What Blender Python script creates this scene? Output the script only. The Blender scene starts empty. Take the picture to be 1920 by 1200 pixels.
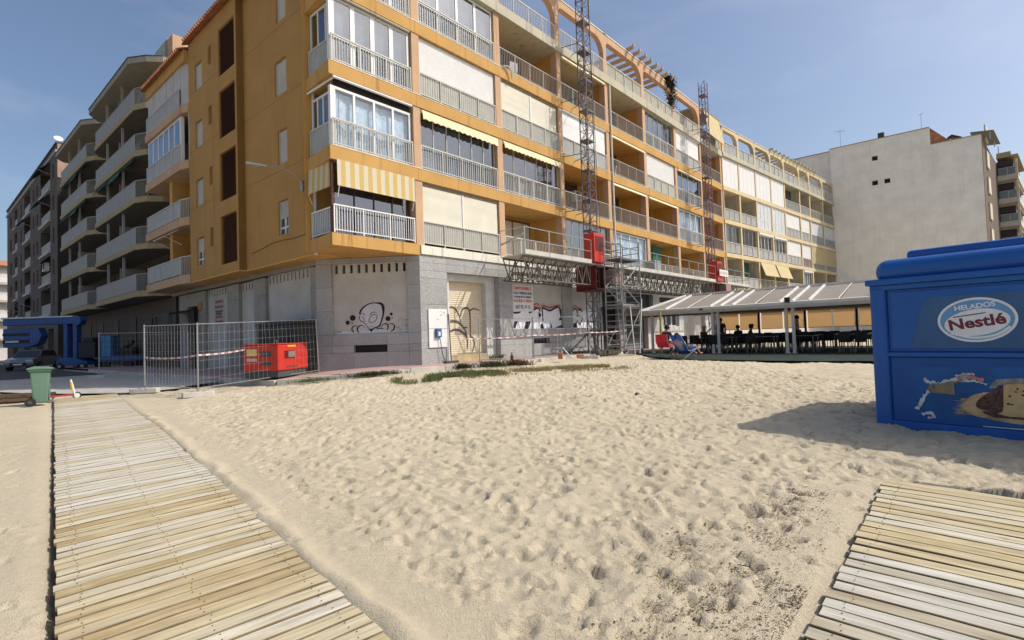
import bpy, bmesh, math, random
import numpy as np
from mathutils import Matrix, Vector
R = math.radians
random.seed(7)
rng = np.random.RandomState(11)
SC = bpy.context.scene
COL = SC.collection

# ------------------------------------------------------------------ camera, sky, sun, exposure
F_PX, PITCH, ROLL = 975.3, R(1.82), R(1.87)
cam_d = bpy.data.cameras.new('camera')
cam_d.sensor_fit = 'HORIZONTAL'; cam_d.sensor_width = 36.0
cam_d.lens = F_PX / 1920 * 36; cam_d.clip_start = .05; cam_d.clip_end = 3000
cam = bpy.data.objects.new('camera', cam_d); COL.objects.link(cam); SC.camera = cam
_f = Vector((0, math.cos(PITCH), math.sin(PITCH))); _u = Vector((0, -math.sin(PITCH), math.cos(PITCH))); _r = Vector((1, 0, 0))
_R = _r * math.cos(ROLL) - _u * math.sin(ROLL); _U = _r * math.sin(ROLL) + _u * math.cos(ROLL)
cam.matrix_world = Matrix(((_R.x, _U.x, -_f.x, 0), (_R.y, _U.y, -_f.y, 0), (_R.z, _U.z, -_f.z, 0), (0, 0, 0, 1)))

SUN = Vector((1.98, -.19, 2.15)).normalized()
SUN_EL = math.asin(SUN.z); SUN_AZ = math.atan2(SUN.x, SUN.y)
W = bpy.data.worlds.new('World'); SC.world = W; W.use_nodes = True
wn, wl = W.node_tree.nodes, W.node_tree.links
wn.clear()
wo = wn.new('ShaderNodeOutputWorld'); bg = wn.new('ShaderNodeBackground'); sky = wn.new('ShaderNodeTexSky')
sky.sky_type = 'NISHITA'; sky.sun_disc = False; sky.sun_elevation = SUN_EL; sky.sun_rotation = SUN_AZ
sky.air_density = 1.0; sky.dust_density = 3.2; sky.ozone_density = 2.0; sky.altitude = 0
bg.inputs['Strength'].default_value = .15
# thin cirrus, part of the sky itself
tc = wn.new('ShaderNodeTexCoord'); mp = wn.new('ShaderNodeMapping'); mp.inputs['Scale'].default_value = (1.1, 3.6, 6.0)
mp.inputs['Rotation'].default_value = (0, .35, .6)
nz = wn.new('ShaderNodeTexNoise'); nz.inputs['Scale'].default_value = 1.6; nz.inputs['Detail'].default_value = 7; nz.inputs['Roughness'].default_value = .62
rp = wn.new('ShaderNodeValToRGB'); rp.color_ramp.elements[0].position = .50; rp.color_ramp.elements[1].position = .90
rp.color_ramp.elements[1].color = (.18, .18, .18, 1)
mx = wn.new('ShaderNodeMix'); mx.data_type = 'RGBA'; mx.inputs[7].default_value = (6.2, 6.4, 6.8, 1)
wl.new(tc.outputs['Generated'], mp.inputs[0]); wl.new(mp.outputs[0], nz.inputs['Vector']); wl.new(nz.outputs['Fac'], rp.inputs[0])
wl.new(rp.outputs[0], mx.inputs[0]); wl.new(sky.outputs[0], mx.inputs[6]); wl.new(mx.outputs[2], bg.inputs['Color']); wl.new(bg.outputs[0], wo.inputs[0])

sd = bpy.data.lights.new('sun', 'SUN'); sd.energy = 3.9; sd.angle = R(.55); sd.color = (1, .94, .84)
sun = bpy.data.objects.new('sun', sd); COL.objects.link(sun)
sun.rotation_euler = (-SUN).to_track_quat('-Z', 'Y').to_euler()
SC.render.engine = 'CYCLES'
SC.cycles.max_bounces = 6; SC.cycles.diffuse_bounces = 3; SC.cycles.transparent_max_bounces = 12
SC.view_settings.view_transform = 'Standard'; SC.view_settings.look = 'None'; SC.view_settings.gamma = 1
SC.view_settings.use_curve_mapping = False
SC.view_settings.exposure = 0.0

# ------------------------------------------------------------------ frames of the place
class Frame:
    """o + X along the facade; n is the distance in front of it; z up (0 = eye height)."""
    def __init__(s, o, ang, sg, z=0.0):
        s.o = Vector((o[0], o[1], z)); s.x = Vector((math.cos(ang), math.sin(ang), 0)); s.sg = sg
        y = Vector((-s.x.y, s.x.x, 0))
        s.M = Matrix(((s.x.x, y.x, 0, s.o.x), (s.x.y, y.y, 0, s.o.y), (0, 0, 1, z), (0, 0, 0, 1)))
        s.n = y * sg
    def w(s, a, n=0, z=0):
        return s.o + s.x * a + s.n * n + Vector((0, 0, z))
    def inv(s, p):
        d = Vector((p[0], p[1], 0)) - Vector((s.o.x, s.o.y, 0)); return d.dot(s.x), d.dot(s.n)
YA = R(48.215); YB = R(42.28); YL = R(139.55)
FA = Frame((-3.2875, 19.2117), YA, -1)
S7 = 31.72
FB = Frame(FA.w(S7, .056).xy, YB, -1)
FL = Frame((-11.354, 21.514), YL, 1)
_q = FL.w(-4.42, -1.05); _p = FA.w(-.12, -.02)
FC = Frame(_q.xy, math.atan2(_p.y - _q.y, _p.x - _q.x), -1)        # chamfered corner wall
FK = Frame((5.365, 7.80), math.atan2(-.791, .612), -1)              # kiosk front
FP = Frame(FA.w(12.99, 0).xy, YA - math.pi / 2, -1)                 # pavilion front (x = away from the block)
_e = FB.w(28.7)
FW = Frame(_e.xy, YL, 1)                                            # blank party wall
_c = FW.w(-13.4)
FS = Frame(_c.xy, YB, -1)                                           # its sea side
WORLD = Frame((0, 0), 0, -1)
LV = [None, 3.53, 6.38, 9.18, 11.98, 14.81]
PIER = [0, 4.55, 9.133, 13.72, 18.22, 22.79, 27.353, 31.72]
PIERB = [0, 3.13, 6.56, 10.05, 13.39, 17.55, 20.56, 24.82, 28.82]

def sm(t):
    t = np.clip(t, 0, 1); return t * t * (3 - 2 * t)
def gz(x, y):
    v = np.interp(y, [-20, 0, 3, 8, 14, 18, 60], [-1.95, -1.74, -1.68, -1.47, -1.2, -1.06, -1.06])
    v = v - .2 * sm((-4 - np.asarray(x)) / 5.) * sm((np.asarray(y) - 6) / 8.)
    v = v - .10 * sm((np.asarray(x) - 4) / 6.) * sm((np.asarray(y) - 10) / 8.)
    return v
def g(x, y): return float(gz(x, y))

# ------------------------------------------------------------------ materials
MATS = {}
def nodes(name):
    m = bpy.data.materials.new(name); m.use_nodes = True; MATS[name] = m
    t = m.node_tree; return m, t.nodes, t.links, t.nodes['Principled BSDF']
def mat(name, col, rough=.75, var=.12, scale=2.5, bump=0, bscale=60, metal=0, spec=.3, fine=.06, coat=0, perobj=0, col2=None):
    if name in MATS: return MATS[name]
    m, n, l, b = nodes(name)
    b.inputs['Roughness'].default_value = rough; b.inputs['Metallic'].default_value = metal
    b.inputs['Specular IOR Level'].default_value = spec; b.inputs['Coat Weight'].default_value = coat
    tc = n.new('ShaderNodeTexCoord')
    a = n.new('ShaderNodeTexNoise'); a.inputs['Scale'].default_value = scale; a.inputs['Detail'].default_value = 6; a.inputs['Roughness'].default_value = .6
    f = n.new('ShaderNodeTexNoise'); f.inputs['Scale'].default_value = bscale; f.inputs['Detail'].default_value = 3
    l.new(tc.outputs['Object'], a.inputs['Vector']); l.new(tc.outputs['Object'], f.inputs['Vector'])
    r = n.new('ShaderNodeValToRGB'); r.color_ramp.elements[0].position = .3; r.color_ramp.elements[1].position = .7
    c = Vector(col); c2 = Vector(col2) if col2 else None
    lo = c * (1 - var); hi = (c2 if c2 else c * (1 + var))
    r.color_ramp.elements[0].color = (*lo, 1); r.color_ramp.elements[1].color = (*hi, 1)
    l.new(a.outputs['Fac'], r.inputs[0])
    h = n.new('ShaderNodeHueSaturation'); l.new(r.outputs[0], h.inputs['Color'])
    mr = n.new('ShaderNodeMapRange'); mr.inputs[3].default_value = 1 - fine * 2; mr.inputs[4].default_value = 1 + fine * 2
    l.new(f.outputs['Fac'], mr.inputs[0])
    if perobj:
        oi = n.new('ShaderNodeObjectInfo'); m2 = n.new('ShaderNodeMapRange'); m2.inputs[3].default_value = 1 - perobj; m2.inputs[4].default_value = 1 + perobj
        mu = n.new('ShaderNodeMath'); mu.operation = 'MULTIPLY'
        l.new(oi.outputs['Random'], m2.inputs[0]); l.new(m2.outputs[0], mu.inputs[0]); l.new(mr.outputs[0], mu.inputs[1]); l.new(mu.outputs[0], h.inputs['Value'])
    else:
        l.new(mr.outputs[0], h.inputs['Value'])
    l.new(h.outputs[0], b.inputs['Base Color'])
    if bump:
        bp = n.new('ShaderNodeBump'); bp.inputs['Strength'].default_value = bump; bp.inputs['Distance'].default_value = .02
        l.new(f.outputs['Fac'], bp.inputs['Height']); l.new(bp.outputs[0], b.inputs['Normal'])
    return m
def stucco(name, col, stain=.5, joint=None):
    """painted render: cloudy tone, vertical run-off streaks, faint grain."""
    m = mat(name, col, rough=.9, var=.10, scale=.7, bump=.25, bscale=55, fine=.05)
    n, l = m.node_tree.nodes, m.node_tree.links; b = n['Principled BSDF']
    tc = n.new('ShaderNodeTexCoord'); mp = n.new('ShaderNodeMapping'); mp.inputs['Scale'].default_value = (3.2, 3.2, .16)
    s = n.new('ShaderNodeTexNoise'); s.inputs['Scale'].default_value = 1.0; s.inputs['Detail'].default_value = 5; s.inputs['Roughness'].default_value = .7
    l.new(tc.outputs['Object'], mp.inputs[0]); l.new(mp.outputs[0], s.inputs['Vector'])
    r = n.new('ShaderNodeValToRGB'); r.color_ramp.elements[0].position = .55; r.color_ramp.elements[1].position = .72
    r.color_ramp.elements[0].color = (0, 0, 0, 1); r.color_ramp.elements[1].color = (stain, stain, stain, 1)
    l.new(s.outputs['Fac'], r.inputs[0])
    x = n.new('ShaderNodeMix'); x.data_type = 'RGBA'; x.inputs[7].default_value = (col[0] * .35, col[1] * .33, col[2] * .45, 1)
    src = b.inputs['Base Color'].links[0].from_socket
    l.new(r.outputs[0], x.inputs[0]); l.new(src, x.inputs[6]); l.new(x.outputs[2], b.inputs['Base Color'])
    return m
def glass(name, tint=(.55, .62, .68), trans=.6, rough=.03):
    m, n, l, b = nodes(name); n.remove(b)
    o = n['Material Output']
    t = n.new('ShaderNodeBsdfTransparent'); t.inputs[0].default_value = (*tint, 1)
    gl = n.new('ShaderNodeBsdfGlossy'); gl.inputs['Roughness'].default_value = rough; gl.inputs[0].default_value = (.75, .79, .84, 1)
    lw = n.new('ShaderNodeLayerWeight'); lw.inputs[0].default_value = .5; fr = n.new('ShaderNodeMath'); fr.operation = 'POWER'; fr.inputs[1].default_value = 3.5; l.new(lw.outputs['Facing'], fr.inputs[0])
    mr = n.new('ShaderNodeMapRange'); mr.inputs[3].default_value = (1 - trans) * .45; mr.inputs[4].default_value = 1.0
    x = n.new('ShaderNodeMixShader'); l.new(fr.outputs[0], mr.inputs[0]); l.new(mr.outputs[0], x.inputs[0])
    l.new(t.outputs[0], x.inputs[1]); l.new(gl.outputs[0], x.inputs[2]); l.new(x.outputs[0], o.inputs[0])
    return m
def striped(name, c1, c2, pitch, axis=0):
    m, n, l, b = nodes(name); b.inputs['Roughness'].default_value = .85
    tc = n.new('ShaderNodeTexCoord'); sp = n.new('ShaderNodeSeparateXYZ'); l.new(tc.outputs['Object'], sp.inputs[0])
    d = n.new('ShaderNodeMath'); d.operation = 'DIVIDE'; d.inputs[1].default_value = pitch; l.new(sp.outputs[axis], d.inputs[0])
    fr = n.new('ShaderNodeMath'); fr.operation = 'FRACT'; l.new(d.outputs[0], fr.inputs[0])
    gt = n.new('ShaderNodeMath'); gt.operation = 'GREATER_THAN'; gt.inputs[1].default_value = .5; l.new(fr.outputs[0], gt.inputs[0])
    x = n.new('ShaderNodeMix'); x.data_type = 'RGBA'; x.inputs[6].default_value = (*c1, 1); x.inputs[7].default_value = (*c2, 1)
    l.new(gt.outputs[0], x.inputs[0]); l.new(x.outputs[2], b.inputs['Base Color']); return m
def brickmat(name, c1, c2, mortar, scale):
    m, n, l, b = nodes(name); b.inputs['Roughness'].default_value = .9
    tc = n.new('ShaderNodeTexCoord'); sp = n.new('ShaderNodeSeparateXYZ'); cb = n.new('ShaderNodeCombineXYZ')
    l.new(tc.outputs['Object'], sp.inputs[0]); ad = n.new('ShaderNodeMath'); l.new(sp.outputs[0], ad.inputs[0]); l.new(sp.outputs[1], ad.inputs[1])
    l.new(ad.outputs[0], cb.inputs[0]); l.new(sp.outputs[2], cb.inputs[1])
    t = n.new('ShaderNodeTexBrick'); t.inputs['Color1'].default_value = (*c1, 1); t.inputs['Color2'].default_value = (*c2, 1); t.inputs['Mortar'].default_value = (*mortar, 1)
    t.inputs['Scale'].default_value = scale; t.inputs['Mortar Size'].default_value = .012
    l.new(cb.outputs[0], t.inputs['Vector'])
    nz = n.new('ShaderNodeTexNoise'); nz.inputs['Scale'].default_value = .5; nz.inputs['Detail'].default_value = 6; l.new(tc.outputs['Object'], nz.inputs['Vector'])
    mr = n.new('ShaderNodeMapRange'); mr.inputs[3].default_value = .7; mr.inputs[4].default_value = 1.3; l.new(nz.outputs['Fac'], mr.inputs[0])
    h = n.new('ShaderNodeHueSaturation'); l.new(t.outputs[0], h.inputs['Color']); l.new(mr.outputs[0], h.inputs['Value']); l.new(h.outputs[0], b.inputs['Base Color'])
    bp = n.new('ShaderNodeBump'); bp.inputs['Strength'].default_value = .4; bp.inputs['Distance'].default_value = .01
    l.new(t.outputs['Fac'], bp.inputs['Height']); bp.invert = True; l.new(bp.outputs[0], b.inputs['Normal'])
    return m

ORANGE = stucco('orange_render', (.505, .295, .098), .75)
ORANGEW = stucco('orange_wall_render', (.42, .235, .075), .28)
ORANGE_IN = mat('orange_render_inside', (.58, .33, .10), rough=.9, var=.08, scale=.8, bump=.1)
PEACH = stucco('peach_render', (.51, .335, .21), .5)
LEDGE = stucco('white_ledge', (.68, .65, .56), .6)
GREYLEDGE = stucco('weathered_ledge', (.46, .43, .33), .75)
BEIGE = stucco('beige_render', (.60, .49, .31), .55)
BEIGE_IN = mat('beige_inside', (.55, .52, .44), rough=.9)
def granite():
    m = mat('grey_granite', (.33, .33, .325), rough=.6, var=.10, scale=1.2, bscale=38, fine=.5, bump=.1, perobj=.07)
    return m
GRANITE = granite()
WHITE = mat('white_aluminium', (.70, .70, .69), rough=.45, var=.05)
WHITE_DIRTY = mat('white_board', (.47, .455, .42), rough=.8, var=.14, scale=1.0, fine=.08)
SHUT = mat('white_shutter', (.67, .67, .66), rough=.6, var=.05)
CREAM = mat('cream_blind', (.63, .60, .50), rough=.85, var=.07, scale=1.2)
PALERAIL = mat('pale_rail', (.52, .51, .465), rough=.6, var=.06)
GREYRAIL = mat('grey_rail', (.30, .29, .27), rough=.55, var=.06)
PANELRAIL = mat('rail_infill', (.50, .49, .44), rough=.6, var=.08)
GREYPANEL = mat('grey_rail_panel', (.48, .49, .49), rough=.5, var=.08)
YELLOWISH = mat('yellow_awning', (.52, .43, .245), rough=.9, var=.06)
TAN = mat('tan_awning', (.45, .37, .20), rough=.9, var=.06)
AWNCREAM = mat('cream_awning', (.72, .62, .40), rough=.9, var=.06)
STRIPES = striped('striped_awning', (.56, .51, .38), (.52, .37, .13), .34)
DARKBROWN = mat('brown_shutter', (.055, .032, .022), rough=.7, var=.2, scale=6)
BROWNLOUVRE = mat('brown_louvre', (.11, .048, .032), rough=.7, var=.15, scale=5, spec=.15)
DARKIN = mat('dark_interior', (.03, .028, .026), rough=.9)
CURTB = mat('blue_curtain', (.62, .69, .77), rough=.9, var=.25, scale=5)
CURTG = mat('grey_curtain', (.30, .33, .37), rough=.9, var=.3, scale=2)
SKYREFL = mat('sky_reflection_sheet', (.47, .49, .52), rough=.9, var=.3, scale=1.5)  # pale sheet added behind panes, standing in for reflected sky and cloud
CURTP = mat('purple_curtain', (.20, .12, .19), rough=.9, var=.3, scale=5)
GREENCLOTH = mat('green_cloth', (.03, .11, .075), rough=.9, var=.2, scale=4)
MAROON = mat('maroon_panel', (.22, .07, .08), rough=.7)
GLASS = glass('clear_glass', (.80, .86, .90), .75)
GLASSD = glass('dark_glass', (.45, .50, .56), .55)
GLASSG = glass('grey_glass', (.62, .66, .66), .5, .08)
BLACK = mat('black_paint', (.02, .02, .022), rough=.6)
DGREY = mat('dark_grey', (.07, .07, .072), rough=.7)
STEEL = mat('galvanised_steel', (.34, .35, .355), rough=.42, var=.1, metal=.6)
ALU = mat('scaffold_aluminium', (.26, .265, .26), rough=.5, var=.06, metal=.3)
MASTM = mat('mast_steel', (.14, .125, .14), rough=.5, var=.2, metal=.3)
TRUSSM = mat('truss_steel', (.13, .12, .105), rough=.55, var=.2, metal=.3)
REDP = mat('red_machine_paint', (.50, .035, .022), rough=.45, var=.12, scale=3, spec=.4)
DRED = mat('dark_red_paint', (.11, .014, .014), rough=.55, var=.2)
DECKM = mat('platform_deck', (.50, .49, .44), rough=.7, var=.15, scale=2)
BLUEP = mat('blue_machine_paint', (.020, .075, .24), rough=.45, var=.15, scale=3, spec=.4)
TERRA = mat('terracotta_tile', (.40, .17, .09), rough=.85, var=.3, scale=4, perobj=.15)
PINKTILE = mat('pink_paving', (.40, .27, .24), rough=.85, var=.18, scale=1.5, bump=.1, fine=.12)
KERBM = mat('kerb_concrete', (.50, .47, .41), rough=.85, var=.2, scale=2, fine=.12, perobj=.08)
CONC = mat('concrete', (.42, .40, .37), rough=.85, var=.2, scale=3, fine=.15, bump=.2)
ASPH = mat('asphalt', (.075, .074, .072), rough=.9, var=.25, scale=1.2, fine=.25, bump=.25)
RUBBER = mat('black_rubber', (.025, .025, .025), rough=.8)
GREYBAND = mat('concrete_frame', (.36, .28, .155), rough=.85, var=.1, scale=1.5)
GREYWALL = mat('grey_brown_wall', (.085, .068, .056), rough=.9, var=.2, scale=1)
CEIL = mat('grey_soffit', (.42, .40, .36), rough=.9)
BRICKD = brickmat('dark_brick', (.105, .082, .068), (.085, .066, .056), (.16, .14, .12), 5)
BLANK = stucco('cement_render', (.85, .81, .72), .2)

# ------------------------------------------------------------------ mesh builder
class G:
    def __init__(s, fr=WORLD): s.v = []; s.f = []; s.mi = []; s.fr = fr; s.cur = 0
    def q(s, a, n, z): s.v.append((a, n * s.fr.sg, z)); return len(s.v) - 1
    def face(s, idx): s.f.append(tuple(idx)); s.mi.append(s.cur)
    def box(s, a0, a1, n0, n1, z0, z1):
        if a0 > a1: a0, a1 = a1, a0
        if n0 > n1: n0, n1 = n1, n0
        if z0 > z1: z0, z1 = z1, z0
        i = [s.q(a, n, z) for z in (z0, z1) for a, n in ((a0, n0), (a1, n0), (a1, n1), (a0, n1))]
        for f in ((3, 2, 1, 0), (4, 5, 6, 7), (0, 1, 5, 4), (1, 2, 6, 5), (2, 3, 7, 6), (3, 0, 4, 7)): s.face([i[k] for k in f])
        return s
    def bar(s, p, q, r, k=4, caps=True, r2=None):
        """straight bar from p to q (a, n, z), k-sided"""
        sg = s.fr.sg; P = Vector((p[0], p[1] * sg, p[2])); Q = Vector((q[0], q[1] * sg, q[2])); d = Q - P
        if d.length < 1e-6: return s
        d.normalize(); u = d.orthogonal().normalized() if abs(d.z) < .95 else Vector((1, 0, 0)); 
        if abs(d.z) < .95: u = d.cross(Vector((0, 0, 1))).normalized()
        w = d.cross(u); r2 = r if r2 is None else r2; b = len(s.v)
        for X, rr in ((P, r), (Q, r2)):
            for j in range(k):
                t = 2 * math.pi * (j + .5) / k; o = X + (u * math.cos(t) + w * math.sin(t)) * rr * (1.2 if k == 4 else 1); s.v.append(tuple(o))
        for j in range(k): s.face((b + j, b + (j + 1) % k, b + k + (j + 1) % k, b + k + j))
        if caps: s.face([b + j for j in range(k)][::-1]); s.face([b + k + j for j in range(k)])
        return s
    def tube(s, pts, r, k=6):
        for i in range(len(pts) - 1): s.bar(pts[i], pts[i + 1], r, k)
        return s
    def vprism(s, poly, n0, n1):
        """polygon in the (a, z) plane, thick from n0 to n1"""
        A = [s.q(a, n0, z) for a, z in poly]; B = [s.q(a, n1, z) for a, z in poly]; k = len(poly)
        s.face(A[::-1]); s.face(B)
        for i in range(k): s.face((A[i], A[(i + 1) % k], B[(i + 1) % k], B[i]))
        return s
    def hprism(s, poly, z0, z1):
        A = [s.q(a, n, z0) for a, n in poly]; B = [s.q(a, n, z1) for a, n in poly]; k = len(poly)
        s.face(A[::-1]); s.face(B)
        for i in range(k): s.face((A[i], A[(i + 1) % k], B[(i + 1) % k], B[i]))
        return s
    def nprism(s, poly, a0, a1):
        """polygon in the (n, z) plane, long from a0 to a1"""
        A = [s.q(a0, n, z) for n, z in poly]; B = [s.q(a1, n, z) for n, z in poly]; k = len(poly)
        s.face(A[::-1]); s.face(B)
        for i in range(k): s.face((A[i], A[(i + 1) % k], B[(i + 1) % k], B[i]))
        return s
    def cyl(s, c, axis, r, h, k=16):
        d = {'a': (h / 2, 0, 0), 'n': (0, h / 2, 0), 'z': (0, 0, h / 2)}[axis]
        return s.bar(tuple(c[i] - d[i] for i in range(3)), tuple(c[i] + d[i] for i in range(3)), r / (1.2 if k == 4 else 1), k)
    def quad(s, pts):
        s.face([s.q(*p) for p in pts]); return s
    def strip(s, A, B):
        a = [s.q(*p) for p in A]; b = [s.q(*p) for p in B]
        for i in range(len(A) - 1): s.face((a[i], a[i + 1], b[i + 1], b[i]))
        return s
    def mesh(s, name, mats, smooth=False, recalc=True):
        me = bpy.data.meshes.new(name); me.from_pydata(s.v, [], s.f)
        for m in (mats if isinstance(mats, (list, tuple)) else [mats]): me.materials.append(m)
        if any(s.mi): me.polygons.foreach_set('material_index', s.mi)
        if recalc:
            bm = bmesh.new(); bm.from_mesh(me); bmesh.ops.recalc_face_normals(bm, faces=bm.faces[:]); bm.to_mesh(me); bm.free()
        if smooth: me.polygons.foreach_set('use_smooth', [True] * len(me.polygons))
        me.update(); return me
    def obj(s, name, mats, parent=None, smooth=False, bevel=0, M=None):
        o = bpy.data.objects.new(name, s.mesh(name, mats, smooth))
        put(o, parent, s.fr.M if M is None else M)
        if bevel:
            b = o.modifiers.new('bevel', 'BEVEL'); b.width = bevel; b.segments = 2; b.limit_method = 'ANGLE'; b.angle_limit = R(40)
        return o
ROOTM = {}
def put(o, parent, M):
    COL.objects.link(o)
    if parent is not None:
        o.parent = parent; p = parent; Mp = ROOTM[parent.name]
        o.matrix_parent_inverse = Mp.inverted()
    o.matrix_basis = M
    ROOTM[o.name] = M
def inst(me, name, parent, M):
    o = bpy.data.objects.new(name, me); put(o, parent, M); return o
def tag(o, label=None, cat=None, group=None, kind=None):
    if label: o['label'] = label
    if cat: o['category'] = cat
    if group: o['group'] = group
    if kind: o['kind'] = kind
    return o
def thing(name, label, cat, loc=(0, 0, 0), rz=0, group=None):
    o = bpy.data.objects.new(name, None); COL.objects.link(o); o.empty_display_size = .2
    M = Matrix.Translation(Vector(loc)) @ Matrix.Rotation(rz, 4, 'Z'); o.matrix_basis = M; ROOTM[o.name] = M
    return tag(o, label, cat, group)
def fthing(name, label, cat, fr, a=0, n=0, z=0, group=None):
    p = fr.w(a, n, z); return thing(name, label, cat, p, math.atan2(fr.x.y, fr.x.x), group)
KIDS = {}
def copy_tree(o, M, label=None, parent=None, kids=None):
    c = o.copy(); COL.objects.link(c); c.matrix_basis = M
    for ch in kids if kids is not None else [x for x in o.children]:
        d = ch.copy(); d.parent = c; COL.objects.link(d)
        for gch in ch.children:
            e = gch.copy(); e.parent = d; COL.objects.link(e)
    if label: c['label'] = label
    return c
def text(name, body, fr, a, n, z, size, m, parent, rot=0, align='CENTER', sx=1.0, bold=0):
    cu = bpy.data.curves.new(name, 'FONT'); cu.body = body; cu.size = size; cu.extrude = .002; cu.align_x = align; cu.align_y = 'CENTER'; cu.offset = bold
    cu.materials.append(m); cu.resolution_u = 4
    tmp = bpy.data.objects.new(name, cu); COL.objects.link(tmp); me = bpy.data.meshes.new_from_object(tmp.evaluated_get(bpy.context.evaluated_depsgraph_get()))
    me.materials.clear(); me.materials.append(m); bpy.data.objects.remove(tmp); me.name = name; o = bpy.data.objects.new(name, me)
    base = fr.M @ Matrix.Translation((a, n * fr.sg, z))
    flip = Matrix.Rotation(0 if fr.sg < 0 else math.pi, 4, 'Z')
    put(o, parent, base @ flip @ Matrix.Rotation(R(90), 4, 'X') @ Matrix.Rotation(rot, 4, 'Z') @ Matrix.Diagonal((sx, 1, 1, 1)))
    return o
def ribbon(b, pts, w, n0, n1, close=False):
    """painted line in the (a, z) plane: a flat raised ribbon; w a number or a list"""
    k = len(pts); ws = w if isinstance(w, (list, tuple)) else [w] * k
    L, Rr = [], []
    for i in range(k):
        p0 = Vector(pts[max(i - 1, 0)]); p1 = Vector(pts[min(i + 1, k - 1)])
        if close: p0 = Vector(pts[(i - 1) % k]); p1 = Vector(pts[(i + 1) % k])
        d = (p1 - p0); d = d.normalized() if d.length > 1e-9 else Vector((1, 0)); nn = Vector((-d.y, d.x)) * ws[i] / 2
        L.append(Vector(pts[i]) + nn); Rr.append(Vector(pts[i]) - nn)
    if close: L.append(L[0]); Rr.append(Rr[0])
    for A, B in ((L, Rr),):
        f0 = [b.q(p.x, n1, p.y) for p in A]; f1 = [b.q(p.x, n1, p.y) for p in B]
        e0 = [b.q(p.x, n0, p.y) for p in A]; e1 = [b.q(p.x, n0, p.y) for p in B]
        for i in range(len(A) - 1):
            b.face((f0[i], f0[i + 1], f1[i + 1], f1[i])); b.face((e0[i], e0[i + 1], f0[i + 1], f0[i])); b.face((e1[i], f1[i], f1[i + 1], e1[i + 1]))
def smoothpts(pts, sub=4, close=False):
    out = []; k = len(pts)
    for i in range(k if close else k - 1):
        P = [pts[(i + j) % k] if close else pts[min(max(i + j, 0), k - 1)] for j in (-1, 0, 1, 2)]
        for s in range(sub):
            t = s / sub; t2, t3 = t * t, t * t * t
            out.append(tuple(.5 * (2 * P[1][d] + (P[2][d] - P[0][d]) * t + (2 * P[0][d] - 5 * P[1][d] + 4 * P[2][d] - P[3][d]) * t2 + (3 * P[1][d] - P[0][d] - 3 * P[2][d] + P[3][d]) * t3) for d in (0, 1)))
    if not close: out.append(tuple(pts[-1]))
    return out
def ell(c, rx, rz, k=28, rot=0):
    return [(c[0] + rx * math.cos(2 * math.pi * i / k) * math.cos(rot) - rz * math.sin(2 * math.pi * i / k) * math.sin(rot),
             c[1] + rx * math.cos(2 * math.pi * i / k) * math.sin(rot) + rz * math.sin(2 * math.pi * i / k) * math.cos(rot)) for i in range(k)]
def holes_wall(b, a0, a1, z0, z1, holes, n0, n1):
    """wall from n0 (back) to n1 (front) with rectangular openings (a0, a1, z0, z1)"""
    xs = sorted({a0, a1, *[h[0] for h in holes], *[h[1] for h in holes]}); zs = sorted({z0, z1, *[h[2] for h in holes], *[h[3] for h in holes]})
    xs = [x for x in xs if a0 <= x <= a1]; zs = [z for z in zs if z0 <= z <= z1]
    def inside(i, j):
        if i < 0 or j < 0 or i >= len(xs) - 1 or j >= len(zs) - 1: return None
        x = (xs[i] + xs[i + 1]) / 2; z = (zs[j] + zs[j + 1]) / 2
        return not any(h[0] < x < h[1] and h[2] < z < h[3] for h in holes)
    for i in range(len(xs) - 1):
        for j in range(len(zs) - 1):
            if not inside(i, j): continue
            A, B, C, D_ = xs[i], xs[i + 1], zs[j], zs[j + 1]
            b.quad([(A, n1, C), (B, n1, C), (B, n1, D_), (A, n1, D_)])
            for (di, dj, p) in ((-1, 0, [(A, C), (A, D_)]), (1, 0, [(B, C), (B, D_)]), (0, -1, [(A, C), (B, C)]), (0, 1, [(A, D_), (B, D_)])):
                if not inside(i + di, j + dj):
                    b.quad([(p[0][0], n0, p[0][1]), (p[1][0], n0, p[1][1]), (p[1][0], n1, p[1][1]), (p[0][0], n1, p[0][1])])
    return b
def tri_patch(b, poly, n):
    b.face([b.q(a, n, z) for a, z in poly])

# ================================================================== GROUND
def vnoise(X, Y, f, seed):
    r = np.random.RandomState(seed); T = r.rand(256, 256)
    x, y = X * f + 31.7, Y * f + 17.3
    xi, yi = np.floor(x).astype(int), np.floor(y).astype(int); fx, fy = x - xi, y - yi
    fx, fy = fx * fx * (3 - 2 * fx), fy * fy * (3 - 2 * fy)
    t = lambda i, j: T[i % 256, j % 256]
    return (t(xi, yi) * (1 - fx) + t(xi + 1, yi) * fx) * (1 - fy) + (t(xi, yi + 1) * (1 - fx) + t(xi + 1, yi + 1) * fx) * fy - .5
U1 = np.array([-.661, .750]); P1 = np.array([.750, .661])     # left walk: along / across (to the right)
U2 = np.array([.666, .746]); P2 = np.array([.746, -.666])     # right walk
L0, L1W = .0, 1.40                                            # left walk: across range
R0 = np.array([1.53, 2.85]) @ P2                              # right walk: left edge
STREET_S = [-3.6, -3.0, -1.0, 1.57, 6, 10, 14]; STREET_N = [4.4, 4.8, 6.0, 6.9, 10, 14, 20]
def lin(x, y):
    dx, dy = x - FL.o.x, y - FL.o.y; return dx * FL.x.x + dy * FL.x.y, dx * FL.n.x + dy * FL.n.y
def ain(x, y):
    dx, dy = x - FA.o.x, y - FA.o.y; return dx * FA.x.x + dy * FA.x.y, dx * FA.n.x + dy * FA.n.y
CARPET = [(7.4, 5.6), (6.7, 7.5), (7.9, 12.3), (9, 18), (22, 18), (22, 1.9), (12.3, 1.9), (12.0, 4)]   # terrace mat, in the sea front's frame
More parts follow.
